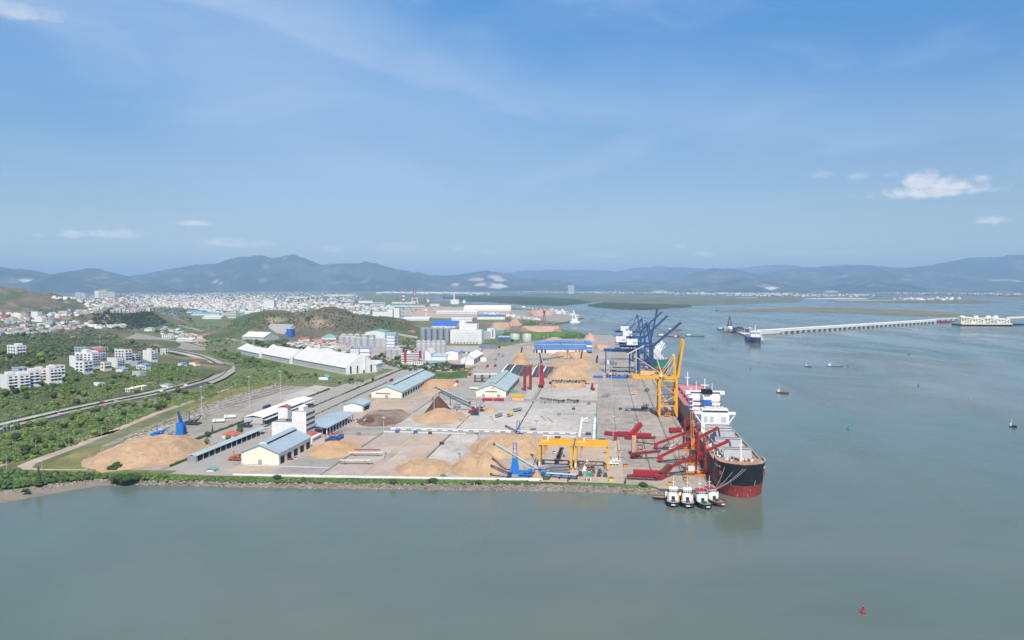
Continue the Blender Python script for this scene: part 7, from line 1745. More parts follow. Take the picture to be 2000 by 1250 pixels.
# --- green bowed ship under the blue cranes
s3 = thing('cargo_ship', 'green bowed cargo ship with white derricks under the blue cranes', 'ship', W(17, 612, 0), PORT)
rows3, _ = hull(s3, 150, 24, -3, 3, 13, 3, mtop='ship_green', mboot='boot_dark_red'); deck(s3, rows3, 13, 3, 'grey_roof', 150); railing(s3, rows3)
for k in range(4):
    MB().base(-8, 8, 22 + 24 * k, 38 + 24 * k, 12.3, 15.2).build('hatch_cover', 'hatch_grey', s3)
    MB().tube((0, 18.5 + 24 * k, 12), (0, 18.5 + 24 * k, 27), 1.1, 8).build('derrick_post', 'white_paint', s3); MB().beam((0, 18.5 + 24 * k, 24), (8, 30 + 24 * k, 37), .9).build('derrick_boom', 'white_paint', s3)
    MB().beam((0, 18.5 + 24 * k, 24), (10, 26 + 24 * k, 33), .5).build('derrick_stay', 'white_paint', s3)
for k in range(10): MB().base(-8 + 1.7 * k, -7 + 1.7 * k, 9, 10, 15, 16.5).build('mooring_winch', 'white_paint' if k % 2 else 'dark_steel', s3)
MB().tube((0, 8, 15), (0, 8, 25), .6, 8).build('foremast', 'white_paint', s3)
MB().base(-10, 10, 124, 138, 12, 28).build('deckhouse', 'white_paint', s3); MB().base(-12, 12, 123, 128, 28, 31).build('bridge', 'white_paint', s3)

# ================================================================ TUGS
def tug(label, px_, py_, rz, hm, dk, rim, roof, ln=23.5, wide=7.4, two_stack=False):
    """py_ = the end towards us at the water line"""
    x, y = G(px_, py_, 0)
    t = thing('tugboat', label, 'tugboat', (x, y, 0), rz)
    n = 16; vs = []; out = []
    for i in range(n + 1):
        s = i / n
        h = wide / 2 * min(1, (1 - (1 - min(s / .22, 1)) ** 2.2) ** .55 * .94 + .06) * (1 if s < .6 else 1 - .55 * ((s - .6) / .4) ** 2.2)
        out.append((h, s * ln))
    oc = [(-h, y_) for h, y_ in out] + [(h, y_) for h, y_ in out[::-1]]
    sh = lambda f: [(a * f, y_) for a, y_ in oc]
    mb = MB(); k = len(oc)
    lv = [(-.8, .86), (.7, .97), (1.9, 1.0), (2.6, 1.02)]
    for z, f in lv: mb.v += [(a * f, (b - ln / 2) * (f * .5 + .5) + ln / 2, z + (.9 * max(0, b / ln - .55) if z > 1 else 0)) for a, b in oc]
    for j in range(len(lv) - 1): mb.f += [(j * k + i, j * k + (i + 1) % k, (j + 1) * k + (i + 1) % k, (j + 1) * k + i) for i in range(k)]
    mb.build('hull', hm, t)
    MB().prism(sh(.95), 1.3, 1.85).build('deck', dk, t)
    fe = MB()
    for (a, b) in zip(oc, oc[1:] + oc[:1]):
        if abs(a[1] - b[1]) + abs(a[0] - b[0]) > .05: fe.beam((a[0] * 1.02, a[1], 2.3 + .9 * max(0, a[1] / ln - .55)), (b[0] * 1.02, b[1], 2.3 + .9 * max(0, b[1] / ln - .55)), .55, .7)
    fe.build('fender', rim, t)
    c1 = MB().base(-2.5, 2.5, ln * .36, ln * .76, 1.8, 4.6).build('deckhouse', 'white_paint', t)
    MB().base(-.9, .9, ln * .36 - .08, ln * .36 + .05, 1.9, 3.9).build('doorway', 'dark_void', c1)
    c2 = MB().prism([(-2.0, ln * .44), (2.0, ln * .44), (2.4, ln * .52), (2.4, ln * .62), (1.6, ln * .66), (-1.6, ln * .66), (-2.4, ln * .62), (-2.4, ln * .52)], 4.6, 7.2).build('wheelhouse', 'white_paint', t)
    for q in range(4): MB().base(-1.75 + .95 * q, -1.1 + .95 * q, ln * .44 - .07, ln * .44 + .05, 5.6, 6.6).build('window', 'dark_glass', c2)
    for s_ in (-1, 1): MB().base(min(2.36 * s_, 2.46 * s_), max(2.36 * s_, 2.46 * s_), ln * .53, ln * .61, 5.6, 6.6).build('window', 'dark_glass', c2)
    MB().base(-2.3, 2.3, ln * .43, ln * .66, 7.2, 7.5).build('wheelhouse_roof', roof, t)
    ms = MB().tube((0, ln * .57, 7.4), (0, ln * .57, 14.2), .2, 6, .12).build('mast', 'white_paint', t); MB().base(-1.0, 1.0, ln * .565, ln * .575, 10.4, 10.7).build('crosstree', 'white_paint', ms)
    for s_ in (-1, 1):
        MB().tube((2.6 * s_, ln * .40, 1.8), (2.6 * s_, ln * .40, 6.0), .6, 8).build('funnel', 'white_paint' if two_stack else 'pale_orange', t)
        MB().tube((2.6 * s_, ln * .40, 6.0), (2.6 * s_, ln * .40, 6.5), .62, 8).build('exhaust', 'rubber', t)
    MB().tube((-1.0, ln * .24, 2.5), (1.0, ln * .24, 2.5), .7, 10).build('towing_winch', 'dark_steel', t)
    for s_ in (-1, 1): MB().base(1.6 * s_ - .3, 1.6 * s_ + .3, ln * .09, ln * .11, 1.8, 2.7).build('bitt', 'steel_grey', t)
    MB().base(-1.0, 1.0, -.30, -.12, 1.35, 2.0).build('name_board', 'white_paint', t)
    for q in range(6):
        for s_ in (-1, 1): MB().tube((s_ * wide / 2 * .99 - .0, ln * (.2 + .08 * q), 1.5), (s_ * (wide / 2 * .99 + .35), ln * (.2 + .08 * q), 1.5), .55, 8).build('tyre', 'rubber', t)
    return t
tug('white tug with a black hull, left of the moored pair', 1315, 992, -.22, 'hull_navy', 'grey_roof', 'rubber', 'white_paint')
tug('white tug with a black hull, right of the moored pair', 1344, 994, -.20, 'hull_navy', 'grey_roof', 'rubber', 'white_paint')
tug('tug with a green working deck and dark hull', 1383, 996, .08, 'hull_navy', 'deck_green', 'rubber', 'bright_red', two_stack=True)
tug('tug with an orange red rim and red wheelhouse top', 1412, 991, .30, 'hull_navy', 'deck_green', 'bright_red', 'bright_red', two_stack=True)
def workboat(label, px_, py_, rz, ln, hm, cabm='white_paint', cargo=None, cab=(.72, .9), wide=.24, h=1.6, name='workboat'):
    x, y = G(px_, py_, 0); t = thing(name, label, 'boat', (x, y, 0), rz)
    B = ln * wide; oc = []
    for i in range(13):
        s = i / 12; hh = B / 2 * (1 - (1 - min(s / .3, 1)) ** 2) ** .6 * (1 if s < .85 else .92); oc.append((max(hh, .05), (s - .5) * ln))
    oc = [(-a, b) for a, b in oc] + [(a, b) for a, b in oc[::-1]]; k = len(oc); mb = MB()
    for z, f in ((-.5, .8), (h, 1.0)): mb.v += [(a * f, b * (.5 + .5 * f), z + (.6 * max(0, -b / ln - .25) * h if z > 0 else 0)) for a, b in oc]
    mb.f += [(i, (i + 1) % k, k + (i + 1) % k, k + i) for i in range(k)]; mb.build('hull', hm, t)
    MB().prism([(a * .94, b * .97) for a, b in oc], h - .5, h - .25).build('deck', 'deck_rust', t)
    if cargo: MB().base(-B * .36, B * .36, -ln * .32, ln * .18, h - .25, h + .9).build('cargo_hold', cargo, t)
    c = MB().base(-B * .34, B * .34, ln * (cab[0] - .5), ln * (cab[1] - .5), h - .3, h + 2.6).build('cabin', cabm, t); MB().base(-B * .36, B * .36, ln * (cab[0] - .5) - .06, ln * (cab[0] - .5) + .05, h + 1.2, h + 2.1).build('window', 'dark_glass', c)
    MB().tube((0, ln * (cab[0] - .45), h + 2.5), (0, ln * (cab[0] - .45), h + 6), .12, 5).build('mast', 'white_paint', t)
    return t
workboat('navy patrol boat with a white cabin left of the tugs', 1305, 976, 1.35, 17, 'hull_navy', cab=(.3, .6)); workboat('low white launch behind the pair of tugs', 1338, 976, 1.5, 15, 'white_paint', cab=(.25, .75), h=1.2)
for k, (px_, py_, rz, ln, m_, cg, lb) in enumerate([(1357, 657, 1.15, 46, 'ship_green', None, 'long dark barge with a white wheelhouse crossing the channel'), (1306, 657, 1.35, 56, 'container_rust', 'pink_chip', 'brown barge loaded with pink ore behind the blue cranes'), (1326, 659, 1.2, 24, 'container_rust', None, 'brown tug beside the loaded barge'), (1318, 645, 1.3, 40, 'container_rust', 'container_rust', 'far brown barge above the loaded one'),
        (1630, 716, 1.15, 22, 'vivid_blue', 'grey_roof', 'blue cargo boat with a white stern house'), (1579, 717, .6, 11, 'crane_blue', None, 'small blue boat left of the blue cargo boat'), (1529, 768, .95, 14, 'bark', 'bark_grey', 'brown wooden boat alone in the harbour'), (1979, 835, .9, 5.5, 'rubber', 'dark_steel', 'small black boat near the right picture edge'), (1398, 607, 1.4, 30, 'hull_navy', None, 'tiny dark boat at the far sand spit'), (1237, 631, .4, 10, 'white_paint', None, 'tiny white boat left of the blue cranes'), (1246, 627, 1.4, 14, 'hull_navy', None, 'tiny dark boat right of the white one')]):
    workboat(lb, px_, py_, rz, ln, m_, cargo=cg, h=2.2 if ln > 25 else 1.2)
def buoy(label, px_, py_, m, s_=1.0, top=True):
    t = thing('buoy', label, 'buoy', (*G(px_, py_, 0), 0)); 
    MB().lathe([(.01, -.5), (.8 * s_, -.3), (.95 * s_, .3 * s_), (.8 * s_, .75 * s_), (.3 * s_, .95 * s_), (.01, 1.0 * s_)], 14).build('float', m, t, smooth=True)
    for k in range(4): a = k * math.pi / 2; MB().beam((.5 * s_ * math.cos(a), .5 * s_ * math.sin(a), .8 * s_), (.18 * s_ * math.cos(a), .18 * s_ * math.sin(a), 2.6 * s_), .12 * s_).build('strut', m, t)
    MB().lathe([(.32 * s_, 1.7 * s_), (.36 * s_, 2.3 * s_), (.01, 2.5 * s_)], 8).build('day_mark', m, t); MB().tube((0, 0, 2.4 * s_), (0, 0, 3.2 * s_), .1 * s_, 6).build('stem', 'pale_roof', t); MB().lathe([(.01, 3.1 * s_), (.22 * s_, 3.2 * s_), (.2 * s_, 3.6 * s_), (.01, 3.7 * s_)], 8).build('lantern', m, t)
    return t
buoy('red navigation buoy alone in the near water', 1686, 1197, 'bright_red'); buoy('green navigation buoy right of the black ship', 1658, 838, 'ship_green', 1.3); buoy('green buoy off the jetty head', 1466, 720, 'ship_green', 1.3); buoy('dark buoy with a pale top in the right hand water', 1794, 754, 'dark_steel', 1.05); buoy('orange buoy farthest right on the water', 1895, 782, 'orange_paint', 1.05); buoy('thin buoy right of the blue cargo boat', 1656, 717, 'dark_steel', 1.2); buoy('small dark buoy in the far channel right', 1775, 693, 'dark_steel', 1.4); buoy('dark buoy behind the bow of the green ship', 1391, 682, 'dark_steel', 1.2)

# ================================================================ JETTY AND COAL TERMINAL
a_ = Vector((*G(1478, 650, 6), 0)); b_ = Vector((*G(1826, 627.5, 6), 0)); d = b_ - a_; rz = math.atan2(d.y, d.x); Lj = d.length
t = thing('jetty', 'long white covered conveyor jetty on many piers', 'jetty', (a_.x, a_.y, 0), rz)
MB().base(0, Lj, -4.4, 4.4, 5.6, 7.0).build('deck', 'pale_roof', t)
MB().gable(-3.8, 3.8, 0, Lj, 0, 5, 6.5)
mg = MB(); mg.gable(-3.6, 3.6, 0, Lj, 7.0, 11.0, 13.2); mg.v = [(v[1], v[0], v[2]) for v in mg.v]; mg.f = [f[::-1] for f in mg.f]; mg.build('gallery', 'pale_roof', t)
MB().base(0, Lj * .10, -5.2, 5.2, 2, 7).build('approach_wall', 'pale_roof', t)
n = 34
for k in range(n):
    x = Lj * (.11 + .88 * k / (n - 1)); MB().base(x - 3.0, x + 3.0, -4, 4, -1, 5.6).build('pier', 'grey_wall', t)
for k in range(3):
    x = Lj * (.15 + .4 * k); MB().base(x - .4, x + .4, -4.6, -4.3, 5, 11).build('panel_joint', 'grey_wall', t)
t = thing('jetty_platform', 'grey working platform with dark machinery at the jetty head', 'platform', (*G(1440, 650, 0), 0), 0)
hd_ = [G(1400, 644, 0), G(1415, 641, 0), G(1445, 646, 0), G(1485, 650, 0), G(1492, 669, 0), G(1478, 668, 0), G(1442, 652, 0)]
o = Vector(t.location); MB().prism([(x - o.x, y - o.y) for x, y in hd_], -1, 4.5).build('deck', 'grey_wall', t)
for k in range(18):
    px_ = R.uniform(1408, 1470); x, y = G(px_, 645.5 + (px_ - 1408) * .06, 4.5); s_ = R.uniform(3, 8); MB().base(x - o.x - s_, x - o.x + s_, y - o.y - s_, y - o.y + s_, 4.5, 4.5 + R.uniform(3, 13)).build('machine_house', R.choice(('dark_steel', 'grey_wall', 'steel_grey', 'bark_grey')), t)
x, y = G(1425, 643, 4); cr = thing('jetty_crane', 'dark pointed crane on the jetty head', 'crane', (x, y, 4.5)); MB().base(-5, 5, -5, 5, 0, 8).build('base', 'white_wall', cr); MB().beam((-5, 0, 8), (0, 0, 36), 3.4, 3.4, 1, 1).build('boom', 'bark', cr); MB().beam((6, 0, 8), (0, 0, 34), 1.6).build('stay', 'bark', cr); MB().base(-6, 6, -4, 4, 8, 12).build('cabin', 'dark_steel', cr)
s4 = thing('cargo_ship', 'blue bowed ship with a white house moored at the jetty head', 'ship', (*G(1477, 671, 0), 0), -.2)
r4, _ = hull(s4, 120, 22, -2, 2, 10, 3, mtop='crane_blue', mboot='boot_dark_red'); deck(s4, r4, 10, 3, 'grey_roof', 120)
MB().base(-9, 9, 20, 34, 9, 22).build('deckhouse', 'white_paint', s4); MB().base(-10, 10, 18, 24, 22, 25).build('bridge', 'white_paint', s4); MB().tube((0, 22, 25), (0, 22, 38), .8, 8).build('mast', 'white_paint', s4)
for k in range(4): MB().base(-8, 8, 46 + 17 * k, 58 + 17 * k, 9.3, 13).build('hatch_cover', 'grey_roof', s4)
MB().tube((0, 7, 12), (0, 7, 22), .8, 8).build('foremast', 'white_paint', s4)
# coal terminal on its platform
x, y = G(1930, 633, 6); k_ = y / FPX
t = thing('coal_terminal', 'pale green loading terminal with round silos on a platform in the water', 'terminal', (x, y, 0), -.05); t.scale = (1, 1, .78)
MB().base(-50 * k_, 46 * k_, 0, 60, 6, 10).build('deck', 'cream_wall', t)
for k in range(14): MB().base((-49 + 7.2 * k) * k_, (-47 + 7.2 * k) * k_, 2, 56, -1, 6).build('pier', 'dark_steel', t)
for (x0, x1, z0, z1) in [(-48, -28, 10, 30), (-26, -6, 10, 26), (-4, 20, 12, 28), (22, 44, 10, 24)]:
    for j in range(5): MB().base((x0 + (x1 - x0) * j / 4 - .8) * k_, (x0 + (x1 - x0) * j / 4 + .8) * k_, 8, 12, z0, z1).build('column', 'cream_wall', t)
    MB().base(x0 * k_, x1 * k_, 8, 40, z1, z1 + 4).build('upper_deck', 'cream_wall', t); MB().base(x0 * k_, x1 * k_, 10, 38, z0 + 5, z0 + 8).build('lower_deck', 'cream_wall', t); MB().beam((x0 * k_, 8, z0), (x1 * k_, 8, z1), 2).build('brace', 'cream_wall', t)
for x0 in (-46, -20, 4, 18): MB().lathe([(7, 24), (7, 35), (4, 38.5), (.01, 39)], 14, (x0 * k_ + 8, 24)).build('silo', 'white_paint', t)
p_ = Vector(AT(1960, 617, y + 100)); q_ = Vector(AT(2080, 610, y + 100)); o = Vector((x, y, 0)); MB().beam(p_ - o, q_ - o, 8, 6).build('gallery', 'cream_wall', t)
for k, (px_, ln, m_, lb) in enumerate([(1840, 90, 'loader_red', 'rusty barge at the end of the covered jetty'), (1965, 140, 'crane_blue', 'blue and red barge right of the loading terminal'), (1912, 70, 'container_rust', 'rusty barge before the loading terminal')]): workboat(lb, px_, [630, 635, 636][k], 1.55, ln, m_, cargo='bark', wide=.2, h=4, name='barge')
a_ = Vector((*G(1826, 627.5, 5), 0)); b_ = Vector((*G(1880, 624.5, 5), 0)); d = b_ - a_; t = thing('link_bridge', 'low pale bridge linking jetty and loading terminal', 'bridge', (a_.x, a_.y, 0), math.atan2(d.y, d.x)); MB().base(0, d.length, -3, 3, 9, 14).build('gallery', 'pale_roof', t)
for k in range(5): MB().base(d.length * k / 5, d.length * k / 5 + 4, -3, 3, -1, 9).build('pier', 'grey_wall', t)

# ================================================================ SHIPYARD AND SPIT
def chimney(label, px_, pyb, pyt, w_, bands=True):
    x, y = G(px_, pyb); ht = (pyb - pyt) * y / FPX; t = thing('chimney', label, 'chimney', (x, y, LAND)); n = 8 if bands else 1
    for k in range(n): MB().tube((0, 0, ht * k / n), (0, 0, ht * (k + 1) / n), w_ * (1 - .2 * k / n), 10, w_ * (1 - .2 * (k + 1) / n)).build('band', ('bright_red' if k % 2 else 'white_paint') if bands else 'white_paint', t)
    MB().lathe([(w_ * 1.2, 0), (w_ * 1.2, 6), (w_, 7)], 10).build('foot', 'grey_wall', t)
    return t
chimney('red and white banded chimney above the shipyard', 788, 594, 566, 9); chimney('plain white chimney above the white ship house', 887, 592, 573, 5, False)
x, y = G(810, 594); t = thing('sheer_legs', 'tall white and red A shaped crane right of the banded chimney', 'crane', (x, y, LAND)); hh = 26 * y / FPX
for s_ in (-1, 1): MB().beam((22 * s_, 0, 0), (4 * s_, 0, hh), 5, 5, 3, 3).build('leg', 'white_paint', t); MB().beam((22 * s_ * .5, 0, hh * .5), (4 * s_, 0, hh), 6, 6, 4, 4).build('upper_leg', 'bright_red', t)
for k in range(3): MB().beam((-18 + 5 * k, 0, hh * .2 + hh * .25 * k), (18 - 5 * k, 0, hh * .2 + hh * .25 * k), 2.5).build('tie', 'white_paint', t)
for (px_, lb) in [(712, 'left pink arched truss of the shipyard roof'), (740, 'right and larger pink arched truss of the shipyard roof')]:
    x, y = G(px_, 588); r_ = (16 if px_ > 720 else 11) * y / FPX / 1.6; t = thing('arch_truss', lb, 'truss', (x, y, LAND))
    for j in range(10): a0, a1 = math.pi * j / 10, math.pi * (j + 1) / 10; MB().beam((-r_ * math.cos(a0) * 1.2, 0, 8 + r_ * math.sin(a0)), (-r_ * math.cos(a1) * 1.2, 0, 8 + r_ * math.sin(a1)), 3.5).build('chord', 'pink_chip', t)
    for s_ in (-1, 1): MB().beam((r_ * 1.2 * s_, 0, 0), (r_ * 1.2 * s_, 0, 9), 4).build('foot', 'grey_wall', t)
for k, (px_, pyb, pyt, lb) in enumerate([(830, 592, 576, 'thin red slewing crane right of the A shaped crane'), (838, 591, 578, 'second thin red slewing crane'), (868, 589, 572, 'red jib crane left of the white ship house'), (776, 588, 575, 'red jib crane left of the banded chimney'), (1063, 627, 596, 'red slewing crane on the spit among the pinkish heaps'), (996, 629, 612, 'red folded grab crane beside the pointed brown heap'), (700, 590, 575, 'small red crane at the left shipyard end'), (894, 589, 575, 'short red jib right of the white ship house')]):
    x, y = G(px_, pyb); ht = (pyb - pyt) * y / FPX; t = thing('jib_crane', lb, 'crane', (x, y, LAND)); w_ = ht * .045
    for a in (-1, 1): MB().beam((a * w_ * 2, 0, 0), (0, 0, ht * .55), w_).build('leg', 'loader_red', t)
    MB().base(-w_ * 2, w_ * 2, -w_ * 2, w_ * 2, ht * .5, ht * .62).build('cabin', 'loader_red', t); MB().beam((0, 0, ht * .58), (ht * (.25 if k % 2 else -.3), 0, ht), w_ * 1.1, w_ * 1.1, w_ * .5, w_ * .5).build('jib', 'loader_red', t); MB().beam((0, 0, ht * .62), (ht * .2 * (-1 if k % 2 else 1), 0, ht * .78), w_ * .7).build('back_jib', 'loader_red', t)
x, y = G(1122, 630, 0); t = thing('crane_barge', 'white crane barge with a tall leaning jib off the spit', 'crane barge', (x, y, 0), .1)
MB().base(-16, 16, -8, 8, -1, 4).build('hull', 'white_paint', t); MB().base(-10, 6, -5, 5, 4, 13).build('deckhouse', 'white_paint', t); MB().beam((8, 0, 4), (-4, 0, 42), 5, 5, 2, 2).build('jib', 'white_paint', t); MB().beam((-8, 0, 12), (-3, 0, 40), 1.4).build('stay', 'white_paint', t); MB().base(4, 11, -4, 4, 4, 16).build('winch_house', 'pale_roof', t)
block('ship_house', 'white ship superstructure in the shipyard under the plain chimney', 'building', 880, 896, 594, 585, 40, 'white_paint', 0); block('ship_house', 'small white ship house right of the larger one', 'building', 904, 909, 592, 586, 20, 'white_paint', 0); block('ship_house', 'small white block left of the A shaped crane', 'building', 834, 839, 590, 584, 20, 'white_paint', 0)
for (a, b, c, d, m_, lb) in [(700, 728, 592, 587, 'vivid_blue', 'dark blue shipyard hall'), (740, 830, 599, 596.5, 'teal_roof', 'long teal roofed hall below the shipyard chimney'), (840, 858, 598, 595, 'pale_roof', 'white hall end right of the long teal hall'), (765, 812, 593, 591, 'pale_roof', 'flat pale hall at the foot of the chimney'), (620, 660, 591, 588.5, 'blue_cladding', 'long blue roofed hall left of the shipyard'), (660, 692, 589, 587, 'grey_roof', 'dark hull shaped hall left of the arched trusses'), (640, 690, 578, 576, 'pale_roof', 'far white hall above the shipyard'), (560, 600, 582, 580, 'pale_roof', 'far pale hall at the right end of the town')]:
    side_hall('shipyard_hall', lb, 'hall', a, b, c, d, 60, 'white_wall', m_, 0, .12)
# ================================================================ PLANTS
ICO_V = []; ICO_F = []
def ico(sub=1):
    import bmesh
    b = bmesh.new(); bmesh.ops.create_icosphere(b, subdivisions=sub, radius=1.0); b.verts.ensure_lookup_table()
    V_ = np.array([v.co[:] for v in b.verts]); F_ = np.array([[v.index for v in f.verts] for f in b.faces]); b.free(); return V_, F_
IV, IF = ico(2)
IV2, IF2 = ico(3)
rs = np.random.RandomState(11)
def crown_variant(seed, big=False):
    r = np.random.RandomState(seed); V_, F_ = (IV2, IF2) if big else (IV, IF)
    d = .70 + .42 * fbm(V_[:, 0] * 2.1 + seed * 7 + 20, V_[:, 1] * 2.1 + V_[:, 2] * 2.6 + 30, 3, seed)
    V2 = V_ * d[:, None] * (1 + .16 * (r.rand(len(V_), 1) - .5)) * np.array([1, 1, .82])
    # loose leaf clumps standing off the crown
    n = 150 if big else 46; pts = r.normal(size=(n, 3)); pts /= np.linalg.norm(pts, axis=1)[:, None]; pts *= (.78 + .28 * r.rand(n, 1)) * np.array([1, 1, .85])
    s = (.10 if big else .2) * (1 + .7 * r.rand(n)); a = r.normal(size=(n, 3)); b = r.normal(size=(n, 3)); a /= np.linalg.norm(a, axis=1)[:, None]; b /= np.linalg.norm(b, axis=1)[:, None]
    Q = np.stack([pts + a * s[:, None], pts + b * s[:, None], pts - (a + b) * s[:, None] * .6], 1).reshape(-1, 3)
    return np.concatenate([V2, Q]), np.concatenate([F_, np.arange(3 * n).reshape(n, 3) + len(V2)])
LOW = [crown_variant(k + 1) for k in range(6)]
def poly_sampler(pts):
    P_ = [Vector((x, y, 0)) for x, y in pts]; tri = tessellate_polygon([P_]); ar = []
    for a, b, c in tri: ar.append(abs((P_[b].x - P_[a].x) * (P_[c].y - P_[a].y) - (P_[b].y - P_[a].y) * (P_[c].x - P_[a].x)) / 2)
    tot = sum(ar); ar = [a / tot for a in ar]
    def f():
        k = rs.choice(len(tri), p=ar); a, b, c = [P_[i] for i in tri[k]]; u, v = rs.rand(), rs.rand()
        if u + v > 1: u, v = 1 - u, 1 - v
        q = a + (b - a) * u + (c - a) * v; return q.x, q.y
    return f
REG = {  # photo outline, bushes, size range m, tone rgb
 'belt': ([(-40, 890), (0, 852), (120, 822), (300, 783), (420, 755), (472, 730), (520, 716), (600, 730), (690, 742), (735, 742), (700, 752), (560, 745), (470, 757), (300, 806), (150, 868), (60, 896), (0, 908)], 2300, (1.6, 4.2), (.062, .105, .026)),
 'belt_near': ([(-40, 900), (0, 868), (120, 838), (250, 812), (330, 790), (300, 806), (150, 868), (60, 896), (0, 908)], 700, (1.6, 4.4), (.05, .09, .024)),
 'slope': ([(-30, 838), (-30, 765), (20, 762), (110, 748), (140, 722), (200, 735), (290, 712), (376, 704), (388, 712), (388, 734), (350, 752), (280, 768), (140, 796), (40, 820)], 2300, (1.4, 4.6), (.055, .098, .024)),
 'woods': ([(-30, 720), (-30, 668), (60, 650), (180, 655), (290, 672), (330, 690), (300, 700), (190, 684), (110, 700), (40, 722)], 1300, (3, 6.5), (.042, .066, .024)),
 'woods2': ([(0, 668), (0, 640), (120, 632), (180, 640), (240, 658), (120, 668)], 420, (3, 7), (.045, .064, .026)),
 'lower_bend': ([(464, 714), (440, 703), (402, 690), (440, 684), (470, 695), (520, 705), (560, 715), (480, 722)], 420, (2, 5), (.05, .085, .026)),
 'knoll': ([(182, 640), (182, 622), (210, 606), (255, 603), (300, 612), (330, 630), (300, 640), (240, 645)], 800, (4, 9), (.026, .045, .02)),
 'village': ([(-20, 640), (0, 612), (120, 600), (200, 600), (180, 630), (120, 636)], 330, (3, 7), (.045, .065, .028)),
 'hillfoot': ([(480, 668), (560, 664), (640, 672), (690, 690), (620, 700), (560, 690), (500, 676)], 330, (3, 7), (.032, .055, .022)),
 'hilltop': ([(420, 640), (520, 612), (640, 604), (740, 612), (800, 628), (800, 645), (700, 650), (560, 640), (470, 652)], 900, (1.8, 4.6), (.045, .06, .026)),
 'works': ([(690, 700), (780, 690), (785, 716), (870, 708), (905, 722), (860, 728), (805, 725), (735, 710)], 330, (2.5, 5.5), (.032, .058, .022)),
 'works2': ([(775, 660), (815, 664), (814, 690), (785, 690)], 90, (3, 6), (.04, .058, .03)),
 'tanks': ([(975, 668), (1040, 666), (1150, 656), (1040, 650), (980, 655)], 220, (2, 5), (.05, .085, .028)),
 'channel': ([(300, 650), (340, 640), (400, 655), (470, 672), (410, 682), (330, 660)], 260, (2, 5), (.055, .085, .03)),
 'pondside': ([(290, 630), (300, 605), (360, 606), (380, 630), (340, 640)], 160, (4, 8), (.04, .06, .028)),
 'verge': (EDGE_T[3:11] + [(1060, 944), (800, 943), (600, 941), (330, 938), (190, 934), (60, 945), (0, 955)][0:], 900, (.9, 2.1), (.06, .11, .026)),
 'shore_left': ([(-60, 960), (-60, 930), (0, 918), (60, 922), (200, 926), (330, 928), (330, 937), (200, 934), (120, 940), (60, 948)], 420, (1.6, 4.0), (.045, .085, .024)),
 'town': ([(90, 585), (250, 572), (500, 566), (690, 572), (720, 590), (560, 604), (420, 612), (260, 610), (130, 600)], 1500, (6, 13), (.045, .062, .03)),
 'town_gap': ([(330, 583), (480, 580), (500, 586), (360, 590)], 420, (6, 12), (.036, .05, .028)),
 'far': ([(1000, 572), (1500, 573), (1900, 577), (2040, 580), (1900, 574), (1200, 570)], 500, (9, 22), (.05, .066, .038)),
 'valley': ([(760, 590), (900, 600), (740, 618), (640, 600)], 150, (4, 9), (.05, .07, .033)),
 'railside': ([(240, 860), (330, 820), (460, 764), (560, 743), (592, 739), (540, 757), (440, 782), (300, 838)], 420, (.7, 1.6), (.085, .10, .035)),
 'vale': ([(180, 640), (300, 630), (420, 636), (520, 672), (470, 672), (400, 662), (300, 652)], 420, (2, 5), (.05, .078, .028)),
 'spit': ([(985, 620), (1090, 634), (1080, 640), (1000, 632)], 60, (3, 7), (.045, .066, .03)),
}
VV = []; FF = []; TT = []; off = 0
samplers = {k: poly_sampler(v[0]) for k, v in REG.items()}
def ground_at(x, y):
    if y < 640 or y > 900: pass
    return GT(x, y)
def add_bush(x, y, z, s, tone, squash=1.0):
    global off
    V_, F_ = LOW[rs.randint(len(LOW))]; an = rs.rand() * 6.28; co, si = math.cos(an), math.sin(an)
    P_ = V_ * s * np.array([1, 1, squash]); P_ = np.c_[P_[:, 0] * co - P_[:, 1] * si, P_[:, 0] * si + P_[:, 1] * co, P_[:, 2]] + np.array([x, y, z + s * .35 * squash])
    VV.append(P_); FF.append(F_ + off); off += len(P_)
    TT.append(np.repeat(np.array([tone]), len(P_), 0))
def flat_region(k): return k in ('belt', 'belt_near', 'verge', 'shore_left', 'works', 'works2', 'tanks', 'channel', 'town', 'town_gap', 'far', 'valley', 'spit', 'railside', 'vale', 'lower_bend', 'pondside')
for name, (pts_, n, (s0_, s1_), tone) in REG.items():
    for _ in range(n):
        px_, py_ = samplers[name]()
        x, y, z = (*G(px_, py_), LAND) if flat_region(name) else GT(px_, py_)
        if name == 'far': z = 1.0
        if name == 'verge': z = 2.4
        dens = float(fbm(np.array([x / 40.]), np.array([y / 40.]), 3, 44)[0])
        s = (s0_ + (s1_ - s0_) * rs.rand() ** 2.4) * (.7 + .5 * dens) * .56
        if dens < .40 and name in ('belt', 'slope', 'belt_near') : s *= .6
        j = .65 + .7 * rs.rand(); w_ = rs.rand()
        j *= 1.75 if py_ > 640 else 1.2
        tn = (tone[0] * j * (1.1 + .7 * max(0, w_ - .6)), tone[1] * j * .98, tone[2] * j * (1.25 - .25 * w_))
        add_bush(x, y, z, s, tn, .8 + .3 * rs.rand())
